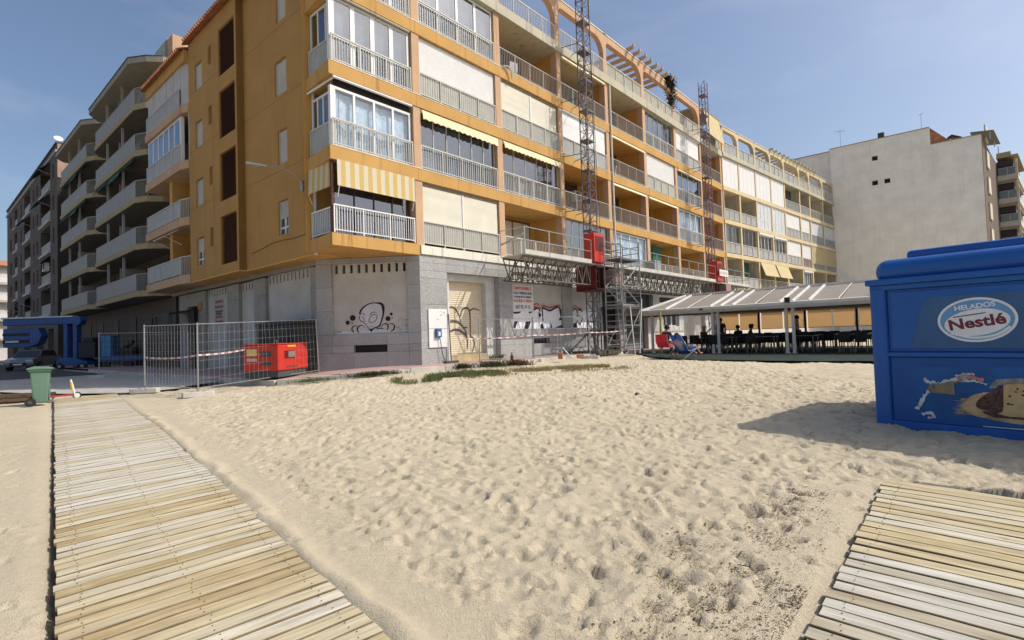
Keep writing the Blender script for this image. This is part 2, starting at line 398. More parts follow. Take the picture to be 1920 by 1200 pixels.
def build_sand():
    def grow(a, b, s0, k):
        o = [a]; s = s0
        while o[-1] < b: o.append(o[-1] + s); s *= k
        return o
    ys = np.array(list(np.arange(-8, 2.1, .35)) + list(np.arange(2.2, 7, .023)) + list(np.arange(7, 11.5, .036)) + list(np.arange(11.5, 18.5, .065)) + grow(18.5, 34, .12, 1.03) + grow(36, 60, 2, 1.2))
    xs = np.array(sorted([-v for v in grow(8.0, 46, .10, 1.045)]) + list(np.arange(-7.95, 7.6, .030)) + grow(7.6, 46, .07, 1.035))
    X, Y = np.meshgrid(xs, ys); Z = gz(X, Y)
    u1, p1 = X * U1[0] + Y * U1[1], X * P1[0] + Y * P1[1]
    u2, p2 = X * U2[0] + Y * U2[1], X * P2[0] + Y * P2[1]
    ls, ln = lin(X, Y); as_, an = ain(X, Y)
    # how trampled the sand is
    tr = sm((p1 - 1.75 - .25 * vnoise(X, Y, .9, 12)) / .55) * sm((R0 - .10 - p2) / .6 + np.where(u2 > 6.3, 9, 0)) 
    left = sm((-.1 - p1) / .5); tr = np.where(p1 < .7, .28 * left, tr)
    tr = np.clip(tr, 0, 1)
    n1 = vnoise(X, Y, .35, 1); n2 = vnoise(X, Y, 1.3, 2); n3 = vnoise(X, Y, 3.1, 3); n4 = vnoise(X, Y, 6.5, 4); n5 = vnoise(X, Y, 14, 5)
    Z = Z + n1 * .035 - .03 * sm((Y - 11) / 5) + (.022 * n2 + .028 * n3 + .036 * n4 + .028 * n5) * (.10 + .90 * tr)
    # footprints
    dens = 44; area = (-11, 15, 2.3, 19.5)
    N = int((area[1] - area[0]) * (area[3] - area[2]) * dens); r = np.random.RandomState(5)
    FX, FY = r.uniform(area[0], area[1], N), r.uniform(area[2], area[3], N)
    for fx, fy in zip(FX, FY):
        pp, qq = fx * P1[0] + fy * P1[1], fx * P2[0] + fy * P2[1]; uu = fx * U2[0] + fy * U2[1]
        if -.25 < pp < 1.9 and r.rand() < .93: continue
        if pp <= -.25 and r.rand() < .8: continue
        if qq > R0 - .45 and uu < 6.2 and r.rand() < .85: continue
        if abs(fx) > fy * 1.15 + 1: continue
        L = r.uniform(.045, .10) * (1.6 if r.rand() < .12 else 1) * (1.12 if fy < 4.8 else 1); Wd, d = L * r.uniform(.42, .75), r.uniform(.009, .034) * (1.08 if fy < 6 else .95); a = r.uniform(0, math.pi)
        i0, i1 = np.searchsorted(ys, [fy - .26, fy + .26]); j0, j1 = np.searchsorted(xs, [fx - .26, fx + .26])
        if i1 - i0 < 2 or j1 - j0 < 2: continue
        dx, dy = X[i0:i1, j0:j1] - fx, Y[i0:i1, j0:j1] - fy
        a1, b1 = dx * math.cos(a) + dy * math.sin(a), -dx * math.sin(a) + dy * math.cos(a)
        rr = np.sqrt((a1 / L) ** 2 + (b1 / Wd) ** 2)
        pr = -d * np.where(rr < 1, (1 - rr ** 4), 0) + d * .42 * np.exp(-((rr - 1.2) / .22) ** 2) * (1 + .6 * a1 / L)
        Z[i0:i1, j0:j1] += pr
    # rake / wheel ripples beside the left walk
    band = np.exp(-((p1 - 1.95) / .30) ** 2) * sm((6.2 - u1) / 1.0)
    Z += band * .016 * np.sin((u1 * .8 + p1 * .55) * 2 * math.pi / .085 + 2 * n2)
    band2 = np.exp(-((p2 - (R0 - .75)) / .35) ** 2) * sm((5.2 - u2) / 1.5)
    Z += band2 * .008 * np.sin((p2) * 2 * math.pi / .07 + 3 * n2)
    # wind-blown lip along the walks, hollow beneath them and along their shaded left edges
    Z += .055 * np.exp(-((p1 - 1.47 - .12 * n3) / .085) ** 2) * (u1 < 19.4)
    Z -= .10 * sm((p1 + .04) / .05) * sm((1.38 - p1) / .05) * (u1 < 19.4) * (u1 > 1.5)
    Z -= .035 * np.exp(-((p1 + .03) / .10) ** 2) * (u1 < 19.4)
    Z -= .10 * sm((p2 - R0 + .03) / .05) * sm((R0 + 2.6 - p2) / .05) * (u2 < 6.50)
    Z -= .03 * np.exp(-((p2 - R0 + .04) / .08) ** 2) * (u2 < 6.2)
    cover = sm((p2 - R0 - .05) / 1.2) * np.exp(-((u2 - 6.55 + .0 * p2) / .28) ** 2); Z += cover * .09
    # street and pavement lie on it
    smax = np.interp(ls, STREET_S, STREET_N)
    st = (ls > -3.6) & (ln < smax + .1 * n3 * 6) & (ln > 1.2); Z = np.where(st, np.minimum(Z, gz(X, Y)) - .10, Z)
    pav = ((ln < 1.75) & (ln > -30) & (ls > -9) & (an < 1.75)) | ((an < 1.75) & (an > -30) & (as_ > -4)); Z = np.where(pav, np.minimum(Z, gz(X, Y)) - .03, Z)
    dk = np.zeros(X.shape, bool); k = len(CARPET)
    for i in range(k):
        (a0, b0), (a1, b1) = CARPET[i], CARPET[(i + 1) % k]
        if abs(b1 - b0) < 1e-9: continue
        c = ((b0 > an) != (b1 > an)) & (as_ < (a1 - a0) * (an - b0) / (b1 - b0) + a0); dk ^= c
    Z = np.where(dk, np.minimum(Z, gz(X, Y)) - .04, Z)
    ny, nx = X.shape
    V = np.stack([X, Y, Z], -1).reshape(-1, 3)
    idx = np.arange(ny * nx).reshape(ny, nx)
    Fq = np.stack([idx[:-1, :-1], idx[:-1, 1:], idx[1:, 1:], idx[1:, :-1]], -1).reshape(-1, 4)
    me = bpy.data.meshes.new('sand'); me.vertices.add(len(V)); me.vertices.foreach_set('co', V.ravel())
    me.loops.add(Fq.size); me.loops.foreach_set('vertex_index', Fq.ravel().astype(np.int32))
    me.polygons.add(len(Fq)); me.polygons.foreach_set('loop_start', np.arange(0, Fq.size, 4, dtype=np.int32)); me.polygons.foreach_set('loop_total', np.full(len(Fq), 4, np.int32))
    me.polygons.foreach_set('use_smooth', np.ones(len(Fq), bool)); me.update(calc_edges=True); me.validate()
    return me
def sandmat():
    m, n, l, b = nodes('beach_sand'); b.inputs['Roughness'].default_value = .95; b.inputs['Specular IOR Level'].default_value = .15
    tc = n.new('ShaderNodeTexCoord')
    def N(sc, det, ro=.6):
        t = n.new('ShaderNodeTexNoise'); t.inputs['Scale'].default_value = sc; t.inputs['Detail'].default_value = det; t.inputs['Roughness'].default_value = ro
        l.new(tc.outputs['Object'], t.inputs['Vector']); return t
    a = N(.45, 6); c = N(13, 6, .72); d = N(140, 2)
    r = n.new('ShaderNodeValToRGB'); r.color_ramp.elements[0].position = .3; r.color_ramp.elements[1].position = .7
    r.color_ramp.elements[0].color = (.53, .46, .335, 1); r.color_ramp.elements[1].color = (.60, .52, .382, 1); l.new(a.outputs['Fac'], r.inputs[0])
    mr = n.new('ShaderNodeMapRange'); mr.inputs[3].default_value = .86; mr.inputs[4].default_value = 1.12; l.new(c.outputs['Fac'], mr.inputs[0])
    m2 = n.new('ShaderNodeMapRange'); m2.inputs[3].default_value = .66; m2.inputs[4].default_value = 1.3; l.new(d.outputs['Fac'], m2.inputs[0])
    mu = n.new('ShaderNodeMath'); mu.operation = 'MULTIPLY'; l.new(mr.outputs[0], mu.inputs[0]); l.new(m2.outputs[0], mu.inputs[1])
    h = n.new('ShaderNodeHueSaturation'); l.new(r.outputs[0], h.inputs['Color']); l.new(mu.outputs[0], h.inputs['Value']); l.new(h.outputs[0], b.inputs['Base Color'])
    ad = n.new('ShaderNodeMath'); ad.operation = 'MULTIPLY_ADD'; ad.inputs[1].default_value = 2.2; l.new(c.outputs['Fac'], ad.inputs[0]); l.new(d.outputs['Fac'], ad.inputs[2])
    bp = n.new('ShaderNodeBump'); bp.inputs['Strength'].default_value = .75; bp.inputs['Distance'].default_value = .02
    l.new(ad.outputs[0], bp.inputs['Height']); l.new(bp.outputs[0], b.inputs['Normal'])
    return m
SAND = sandmat()
me = build_sand(); me.materials.append(SAND)
sand = bpy.data.objects.new('sand', me); COL.objects.link(sand); tag(sand, kind='structure')
b = G(); b.box(-1200, 1200, -1500, 400, -3.4, -2.6)
tag(b.obj('ground', mat('far_ground', (.30, .27, .22))), kind='structure')

# street (concrete apron, then asphalt) in the shade of the block
def lsheet(name, m, rows, dz):
    """rows: (s, n0, n1) in the street's frame; follows the ground"""
    b = G()
    k = 8; prev = None
    for s, a, c in rows:
        cur = []
        for j in range(k + 1):
            p = FL.w(s, a + (c - a) * j / k); cur.append(b.q(p.x, -p.y, g(p.x, p.y) + dz))
        if prev:
            for j in range(k): b.face((prev[j], prev[j + 1], cur[j + 1], cur[j]))
        prev = cur
    o = b.obj(name, m); return tag(o, kind='structure')
ss = [-3.6, -3.2, -2.5, -1.5, 0, 1.57, 3, 5, 7, 10, 14, 20, 30, 45, 70, 110]
lsheet('street', CONC, [(s, 1.6 if s > -3 else 3.0, float(np.interp(s, STREET_S, STREET_N))) for s in ss], .0)
lsheet('road', ASPH, [(s, 2.2, 15) for s in (11.0, 14, 20, 30, 45, 70, 110)], .008)

# pavement round the block with kerb stones
inner = [FA.w(44, -.5), FA.w(20, -.5), FA.w(8, -.5), FA.w(0, -.4), Vector((-5.3, 19.4, 0)), FL.w(-4.3, -1.6), FL.w(10, -1.6), FL.w(40, -1.6), FL.w(110, -1.6)]
outer = [FA.w(44, 1.7), FA.w(20, 1.7), FA.w(8, 1.7), FA.w(1, 1.7), Vector((-4.6, 16.95, 0)), Vector((-7.5, 16.6, 0)), FL.w(9, 1.7), FL.w(40, 1.7), FL.w(110, 1.7)]
def dens(pts, st):
    o = []
    for i in range(len(pts) - 1):
        k = max(1, int((outer[i + 1] - outer[i]).length / st))
        for j in range(k): o.append(pts[i].lerp(pts[i + 1], j / k))
    o.append(pts[-1]); return o
I_, O_ = dens(inner, .95), dens(outer, .95)
b = G(); prev = None
for i_, o_ in zip(I_, O_):
    c = [b.q(p.x, -p.y, g(p.x, p.y) + .118) for p in (i_, i_.lerp(o_, .5), o_)]
    if prev:
        for j in range(2): b.face((prev[j], prev[j + 1], c[j + 1], c[j]))
    prev = c
pave = tag(b.obj('pavement', PINKTILE), kind='structure')
pi = 0
for i in range(len(O_) - 1):
    a_, c_ = O_[i], O_[i + 1]
    if (a_ - Vector((0, 0, 0))).length > 40: continue
    d = (c_ - a_); L = d.length; d.normalize(); nn = Vector((d.y, -d.x, 0))
    if nn.dot(-(a_)) < 0: nn = -nn
    kb = G(); z = g((a_.x + c_.x) / 2, (a_.y + c_.y) / 2) + .122 + random.uniform(-.006, .006)
    P = [a_ + d * .006, c_ - d * .006, c_ - d * .006 + nn * .14, a_ + d * .006 + nn * .14]
    kb.hprism([(p.x, -p.y) for p in P], z - .35, z)
    kb.obj('kerb_stone', KERBM, pave, bevel=.012)

# ------------------------------------------------------------------ boardwalks: every plank its own piece
def woodmat(name, ramp, grain=.30):
    m, n, l, b = nodes(name); b.inputs['Roughness'].default_value = .85; b.inputs['Specular IOR Level'].default_value = .2
    tc = n.new('ShaderNodeTexCoord'); oi = n.new('ShaderNodeObjectInfo')
    of = n.new('ShaderNodeVectorMath'); of.operation = 'MULTIPLY_ADD'; of.inputs[1].default_value = (1, 1, 1)
    cb = n.new('ShaderNodeCombineXYZ'); ml = n.new('ShaderNodeMath'); ml.operation = 'MULTIPLY'; ml.inputs[1].default_value = 50
    l.new(oi.outputs['Random'], ml.inputs[0]); l.new(ml.outputs[0], cb.inputs[0]); l.new(ml.outputs[0], cb.inputs[1])
    l.new(tc.outputs['Object'], of.inputs[0]); l.new(cb.outputs[0], of.inputs[2])
    mp = n.new('ShaderNodeMapping'); mp.inputs['Scale'].default_value = (1.5, 20, 20); l.new(of.outputs[0], mp.inputs[0])
    gr = n.new('ShaderNodeTexNoise'); gr.inputs['Scale'].default_value = 1; gr.inputs['Detail'].default_value = 7; gr.inputs['Roughness'].default_value = .65; gr.inputs['Distortion'].default_value = .4
    l.new(mp.outputs[0], gr.inputs['Vector'])
    bl = n.new('ShaderNodeTexNoise'); bl.inputs['Scale'].default_value = 2.6; bl.inputs['Detail'].default_value = 5; l.new(of.outputs[0], bl.inputs['Vector'])
    r = n.new('ShaderNodeValToRGB'); els = r.color_ramp.elements
    while len(els) < len(ramp): els.new(.5)
    for e, (p, c) in zip(els, ramp): e.position = p; e.color = (*c, 1)
    mixf = n.new('ShaderNodeMath'); mixf.operation = 'MULTIPLY_ADD'; mixf.inputs[1].default_value = 1.0
    sub = n.new('ShaderNodeMath'); sub.operation = 'SUBTRACT'; sub.inputs[1].default_value = .5; l.new(bl.outputs['Fac'], sub.inputs[0])
    l.new(sub.outputs[0], mixf.inputs[0]); l.new(oi.outputs['Random'], mixf.inputs[2]); l.new(mixf.outputs[0], r.inputs[0])
    mr = n.new('ShaderNodeMapRange'); mr.inputs[1].default_value = .32; mr.inputs[2].default_value = .68; mr.inputs[3].default_value = 1 - grain; mr.inputs[4].default_value = 1 + grain; l.new(gr.outputs['Fac'], mr.inputs[0])
    h = n.new('ShaderNodeHueSaturation'); l.new(r.outputs[0], h.inputs['Color']); l.new(mr.outputs[0], h.inputs['Value'])
    # knots and dark cracks
    vo = n.new('ShaderNodeTexVoronoi'); vo.inputs['Scale'].default_value = 2.4; mp2 = n.new('ShaderNodeMapping'); mp2.inputs['Scale'].default_value = (1, 3.0, 3.0); l.new(of.outputs[0], mp2.inputs[0]); l.new(mp2.outputs[0], vo.inputs['Vector'])
    kr = n.new('ShaderNodeValToRGB'); kr.color_ramp.elements[0].position = .035; kr.color_ramp.elements[1].position = .10; kr.color_ramp.elements[0].color = (.55, .55, .55, 1); kr.color_ramp.elements[1].color = (0, 0, 0, 1); l.new(vo.outputs['Distance'], kr.inputs[0])
    x = n.new('ShaderNodeMix'); x.data_type = 'RGBA'; x.inputs[7].default_value = (.13, .075, .035, 1); l.new(kr.outputs[0], x.inputs[0]); l.new(h.outputs[0], x.inputs[6])
    l.new(x.outputs[2], b.inputs['Base Color'])
    bp = n.new('ShaderNodeBump'); bp.inputs['Strength'].default_value = .35; bp.inputs['Distance'].default_value = .004; l.new(gr.outputs['Fac'], bp.inputs['Height']); l.new(bp.outputs[0], b.inputs['Normal'])
    return m
WGOLD = woodmat('golden_plank_wood', [(0, (.36, .275, .15)), (.2, (.415, .335, .195)), (.5, (.45, .38, .24)), (.8, (.475, .42, .295)), (1, (.50, .465, .375))])
WGREY = woodmat('weathered_plank_wood', [(0, (.43, .37, .25)), (.25, (.465, .425, .33)), (.6, (.49, .46, .385)), (1, (.52, .495, .43))], .18)
WWHITE = woodmat('bleached_plank_wood', [(0, (.35, .30, .21)), (.3, (.41, .38, .31)), (1, (.47, .45, .395))], .26)
PLSIDE = mat('gap_shade_plank_edge', (.20, .15, .09), rough=.95, var=.3, scale=4)  # dark side faces: shade of the plank gaps put into the colour
def plank_mesh(L, w, m, seed):
    r = random.Random(seed); b = G(); k = 5; t = .034
    rows = []
    for i in range(k + 1):
        x = -L / 2 + L * i / k; z = r.uniform(-.004, .004); e = r.uniform(-.002, .002)
        rows.append([b.q(x, -(-w / 2 + e), -t), b.q(x, -(-w / 2 + e), z - .004), b.q(x, -(-w / 2 + .005 + e), z), b.q(x, -(w / 2 - .005 + e), z + r.uniform(-.002, .002)), b.q(x, -(w / 2 + e), z - .004), b.q(x, -(w / 2 + e), -t)])
    for i in range(k):
        for j in range(5):
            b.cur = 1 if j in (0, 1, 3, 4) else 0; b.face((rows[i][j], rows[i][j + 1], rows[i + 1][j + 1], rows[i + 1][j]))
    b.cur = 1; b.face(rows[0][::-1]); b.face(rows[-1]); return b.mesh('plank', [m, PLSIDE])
def boardwalk(label, U, P, p0, p1, u0, u1, pick, lift, pitch=.132, skew=0.0):
    mid = U * ((u0 + u1) / 2) + P * ((p0 + p1) / 2)
    t = thing('boardwalk', label, 'boardwalk', (mid[0], mid[1], g(*mid)))
    meshes = {}
    for m in (WGOLD, WGREY, WWHITE):
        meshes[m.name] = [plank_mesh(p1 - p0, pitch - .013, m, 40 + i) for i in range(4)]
    u = u0; ang = math.atan2(P[1], P[0]) + skew
    while u < u1:
        c = U * u + P * ((p0 + p1) / 2 + random.uniform(-.012, .012)); d = .25
        z = g(*c) + lift
        sl = (g(*(c + U * d)) - g(*(c - U * d))) / (2 * d); rl = (g(*(c + P * d)) - g(*(c - P * d))) / (2 * d)
        X = Vector((math.cos(ang), math.sin(ang), rl)).normalized(); Zv = Vector((0, 0, 1)); Yv = Zv.cross(X).normalized(); Zv = X.cross(Yv)
        tilt = math.atan(sl) * (1 if Vector((U[0], U[1], 0)).dot(Yv) > 0 else -1)
        M = Matrix(((X.x, Yv.x, Zv.x, c[0]), (X.y, Yv.y, Zv.y, c[1]), (X.z, Yv.z, Zv.z, z), (0, 0, 0, 1))) @ Matrix.Rotation(tilt + random.uniform(-.008, .008), 4, 'X') @ Matrix.Rotation(random.uniform(-.007, .007), 4, 'Z')
        inst(random.choice(meshes[pick(u).name]), 'plank', t, M)
        u += pitch
    nb = G(); u = u0
    while u < min(u1, 11):
        for p in (p0 + .12, (p0 + p1) / 2, p1 - .12):
            for e in (-.03, .03):
                c = U * (u + e) + P * (p + random.uniform(-.02, .02)); z = g(*c) + lift + .001
                nb.box(c[0] - .003, c[0] + .003, -c[1] - .003, -c[1] + .003, z, z + .004)
        u += pitch
    tag(nb.obj('nail_heads', mat('rusty_nail', (.13, .09, .06)), t), kind='stuff')
    bb = G()
    for p in (p0 + .12, (p0 + p1) / 2, p1 - .12):
        pts = []
        for i in range(31):
            c = U * (u0 + (u1 - u0) * i / 30) + P * p; pts.append((c[0], -c[1], g(*c) + lift - .055))
        bb.tube(pts, .022, 4)
    bb.obj('bearer', mat('bearer_wood', (.16, .11, .06)), t)
    return t
def pick1(u):
    r = random.random()
    if u > 18.4: return WGOLD
    if u > 6.75: return WGREY if r < .95 else WGOLD
    return WGOLD if r < .86 else WGREY
def pick2(u):
    return WGOLD if u > 4.42 else WWHITE
boardwalk('long wooden boardwalk on the left, golden near planks then grey weathered ones', U1, P1, L0, L1W, .6, 19.5, pick1, .035)
boardwalk('wooden boardwalk at lower right with bleached near planks, ending before the blue kiosk', U2, P2, R0, R0 + 2.6, .4, 6.45, pick2, .04)

# ================================================================== ORANGE APARTMENT BLOCK
OB = fthing('apartment_building', 'orange rendered apartment block with glazed balconies and a grey granite ground floor', 'building', FA, z=-1.0)
# core volumes behind the balconies
b = G(FA)
cl = lambda s, n: FA.inv(FL.w(s, n))
poly = [(-3.55, -1.8), (S7, -1.8), (S7, -13), cl(11.5, -14), cl(11.5, -1.4), cl(5.9, -1.4), cl(5.9, -.45), cl(-5.7, -.72)]
b.hprism(poly, 3.16, 14.55); b.obj('core_wall', ORANGE_IN, OB)
b = G(FA); gp = [(-.25, -.72), (S7, -.72), (S7, -13), cl(11.5, -14), cl(11.5, -1.45), cl(-4.3, -1.45), (-2.4, -3.35)]
b.hprism(gp, -1.9, 3.10); b.obj('ground_floor_core', DGREY, OB)
# slabs
CB = (-3.57, 0.0)
bay = [CB, (-.02, 0), (-.02, -1.8), (-3.57, -1.8)]
for k in range(1, 6):
    zt = LV[k]
    b = G(FA)
    if k == 1:
        b.box(-.02, S7, -1.8, .05, 3.17, 3.50); b.obj('ledge', LEDGE, OB)
        b = G(FA); b.hprism([CB, (-.03, 0), (-.03, -3.3), cl(-4.4, -1.2), cl(-5.72, -.42), cl(-5.72, -.10)], 3.13, 3.53); b.obj('corner_slab', ORANGE, OB)
    else:
        m = ORANGE if k < 5 else GREYLEDGE
        b.box(-.02, S7, -1.8, .0 if k < 5 else .09, zt - .45, zt); b.obj('floor_slab', m, OB)
        b = G(FA); b.hprism([CB, (-.03, 0), (-.03, -1.8), cl(-5.72, -.42), cl(-5.72, -.10)], zt - .45, zt); b.obj('corner_slab', ORANGE if k < 5 else GREYLEDGE, OB)
    if 1 < k < 5:   # pale drip edge along the slab top
        b = G(FA); b.box(-3.5, S7, -.03, .012, zt + .002, zt + .03); b.obj('drip_edge', LEDGE, OB)
# piers
for i, s in enumerate(PIER):
    for k in range(1, 5):
        z0 = LV[k] + (0 if k > 1 else -.03); z1 = LV[k + 1] - .45
        w0, w1 = (s - .17, s + .17) if 0 < i < 7 else ((s - .17, s + .17) if i == 0 else (s - .3, s))
        b = G(FA); b.box(w0, w1, -.42, -.03, z0, z1); b.obj('pier', PEACH, OB)
        if i > 0:
            b = G(FA); b.box(s - .08, s + .08, -1.8, -.42, z0, z1); b.obj('party_wall', ORANGE_IN, OB)
b = G(FA)
for s in (13.72 + .25,):
    b.tube([(s, .05, 3.5), (s, .05, 14.3)], .055, 8)
b.obj('drainpipe', mat('pale_pipe', (.62, .58, .50), rough=.5), OB)

def railing(fr, s0, s1, zf, n=-.07, m=GREYRAIL, panel=None, h=.93, step=.115, post=1.15, name='railing', r=.009):
    b = G(fr); zt = zf + h
    b.box(s0, s1, n - .025, n + .025, zt - .045, zt); b.box(s0, s1, n - .015, n + .015, zf + .08, zf + .11)
    k = max(1, round((s1 - s0) / post))
    for i in range(k + 1):
        s = s0 + .02 + (s1 - s0 - .04) * i / k; b.box(s - .02, s + .02, n - .02, n + .02, zf, zt - .045)
    k = max(2, round((s1 - s0) / step))
    for i in range(1, k):
        s = s0 + (s1 - s0) * i / k; b.box(s - r, s + r, n - r, n + r, zf + .11, zt - .045)
    o = b.obj(name, m, OBP[0])
    if panel:
        p = G(fr); p.box(s0 + .03, s1 - .03, n - .05, n - .035, zf + .1, zt - .06); p.obj('rail_panel', panel, o)
    return o
OBP = [OB]
def glazing(fr, s0, s1, z0, z1, cols, n=-.16, gl=None, fm=None, fw=.07, transom=None, curtain=None, mull=1.0, low=True):
    gl = gl or GLASS; fm = fm or WHITE
    b = G(fr); b.box(s0, s1, n - .03, n + .03, z1 - fw, z1); b.box(s0, s1, n - .03, n + .03, z0, z0 + fw)
    w = (s1 - s0) / cols; xs = [s0 + w * i for i in range(cols + 1)]
    for i, x in enumerate(xs):
        ww = fw * (1.0 if i in (0, cols) else mull) ; x0 = min(max(x - ww / 2, s0), s1 - ww)
        b.box(x0, x0 + ww, n - .028, n + .028, z0 + fw, z1 - fw)
    if transom: b.box(s0 + fw, s1 - fw, n - .025, n + .025, transom - fw / 2, transom + fw / 2)
    f = b.obj('window_frame', fm, OBP[0])
    for i in range(cols):
        zz = [(z0 + fw, transom - fw / 2), (transom + fw / 2, z1 - fw)] if transom else [(z0 + fw, z1 - fw)]
        for a, c in zz:
            p = G(fr); tl = random.uniform(-.008, .008)
            p.quad([(xs[i] + fw / 2, n + tl, a), (xs[i + 1] - fw / 2, n - tl, a), (xs[i + 1] - fw / 2, n - tl + .004, c), (xs[i] + fw / 2, n + tl + .004, c)]); p.obj('pane', gl, f)
    if curtain: drape(fr, s0 + .05, s1 - .05, z0 + .03, z1 - .1, n - .16, curtain, f)
    return f
def drape(fr, s0, s1, z0, z1, n, m, parent, amp=.035, gap=None):
    b = G(fr); k = max(8, int((s1 - s0) / .045)); A, B = [], []
    for i in range(k + 1):
        s = s0 + (s1 - s0) * i / k; o = amp * math.sin(i * 1.15 + math.sin(i * .37) * 2) * (.6 + .4 * math.sin(i * .21))
        A.append((s, n + o, z0)); B.append((s, n + o * .7, z1))
    b.strip(A, B); return b.obj('curtain', m, parent, smooth=True)
def shutter(fr, s0, s1, z0, z1, m=SHUT, n=-.13, name='roller_shutter', slat=.055):
    b = G(fr); k = max(3, int((z1 - z0) / slat)); zz = [z0 + (z1 - z0) * i / k for i in range(k + 1)]
    for i in range(k):
        b.quad([(s0, n, zz[i]), (s1, n, zz[i]), (s1, n + .012, zz[i] + (zz[i + 1] - zz[i]) * .3), (s0, n + .012, zz[i] + (zz[i + 1] - zz[i]) * .3)])
        b.quad([(s0, n + .012, zz[i] + (zz[i + 1] - zz[i]) * .3), (s1, n + .012, zz[i] + (zz[i + 1] - zz[i]) * .3), (s1, n, zz[i + 1]), (s0, n, zz[i + 1])])
    b.box(s0, s1, n - .02, n + .02, z0 - .05, z0)
    return b.obj(name, m, OBP[0])
def blinds(fr, s0, s1, z0, z1, k=2, m=CREAM, n=-.12, post=WHITE):
    w = (s1 - s0) / k
    for i in range(k):
        b = G(fr); a, c = s0 + w * i + .035, s0 + w * (i + 1) - .035; kk = 8; prev = None
        for j in range(kk + 1):
            z = z0 + (z1 - z0) * j / kk; nn = n + random.uniform(-.006, .006); cur = (b.q(a, nn, z), b.q(c, nn, z))
            if prev: b.face((prev[0], prev[1], cur[1], cur[0]))
            prev = cur
        b.box(a, c, n - .015, n + .02, z0 - .035, z0)
        b.obj('blind', m, OBP[0], smooth=False)
    if k > 1 and post:
        b = G(fr)
        for i in range(1, k): b.box(s0 + w * i - .035, s0 + w * i + .035, n - .03, n + .03, z0 - .95, z1)
        b.obj('blind_post', post, OBP[0])
def awnroll(fr, s0, s1, zc, n=-.02, drop=.28, m=AWNCREAM, scallop=True):
    """retracted awning: cassette under the slab with a short scalloped valance"""
    b = G(fr); b.bar((s0, n - .05, zc - .10), (s1, n - .05, zc - .10), .07, 8); o = b.obj('awning_roll', m, OBP[0])
    v = G(fr); k = int((s1 - s0) / .07); A, B = [], []
    for i in range(k + 1):
        s = s0 + (s1 - s0) * i / k; A.append((s, n + .05, zc - .08)); B.append((s, n + .11, zc - drop + (.045 * abs(math.sin(i * math.pi / 4)) if scallop else 0)))
    v.strip(A, B); v.obj('valance', m, o)
    return o
def awning_out(fr, s0, s1, z1, n1, z0, n0, m, name='awning', k=1, arms=True):
    b = G(fr); kk = 6; A = None
    for j in range(kk + 1):
        t = j / kk; n = n1 + (n0 - n1) * t; z = z1 + (z0 - z1) * t - .03 * math.sin(math.pi * t)
        cur = (b.q(s0, n, z), b.q(s1, n, z))
        if A: b.face((A[0], A[1], cur[1], cur[0]))
        A = cur
    b.bar((s0, n0, z0), (s1, n0, z0), .022, 6)
    o = b.obj(name, m, OBP[0])
    if arms:
        for q in (s0 + .06, s1 - .06): a = G(fr); a.bar((q, n1 - .1, z0 - .35), (q, n0, z0), .014, 5); a.obj('awning_arm', WHITE, o)
    return o
def inside(fr, s0, s1, zf, zc, n=-1.76, kind='dark'):
    """the wall at the back of an open balcony: sliding shutters in a frame"""
    w = s1 - s0; d0 = s0 + w * random.uniform(.18, .3); d1 = s1 - w * random.uniform(.1, .2)
    b = G(fr); b.box(d0, d1, n, n + .05, zf + .03, zf + 2.15); o = b.obj('balcony_door', DARKBROWN if kind == 'dark' else mat('pale_door', (.52, .47, .40)), OBP[0])
    f = G(fr); f.box(d0 - .05, d0, n, n + .08, zf, zf + 2.2); f.box(d1, d1 + .05, n, n + .08, zf, zf + 2.2); f.box(d0 - .05, d1 + .05, n, n + .08, zf + 2.2, zf + 2.26); f.box((d0 + d1) / 2 - .03, (d0 + d1) / 2 + .03, n + .05, n + .075, zf + .03, zf + 2.15); f.obj('door_frame', mat('door_frame_brown', (.16, .09, .05)), o)

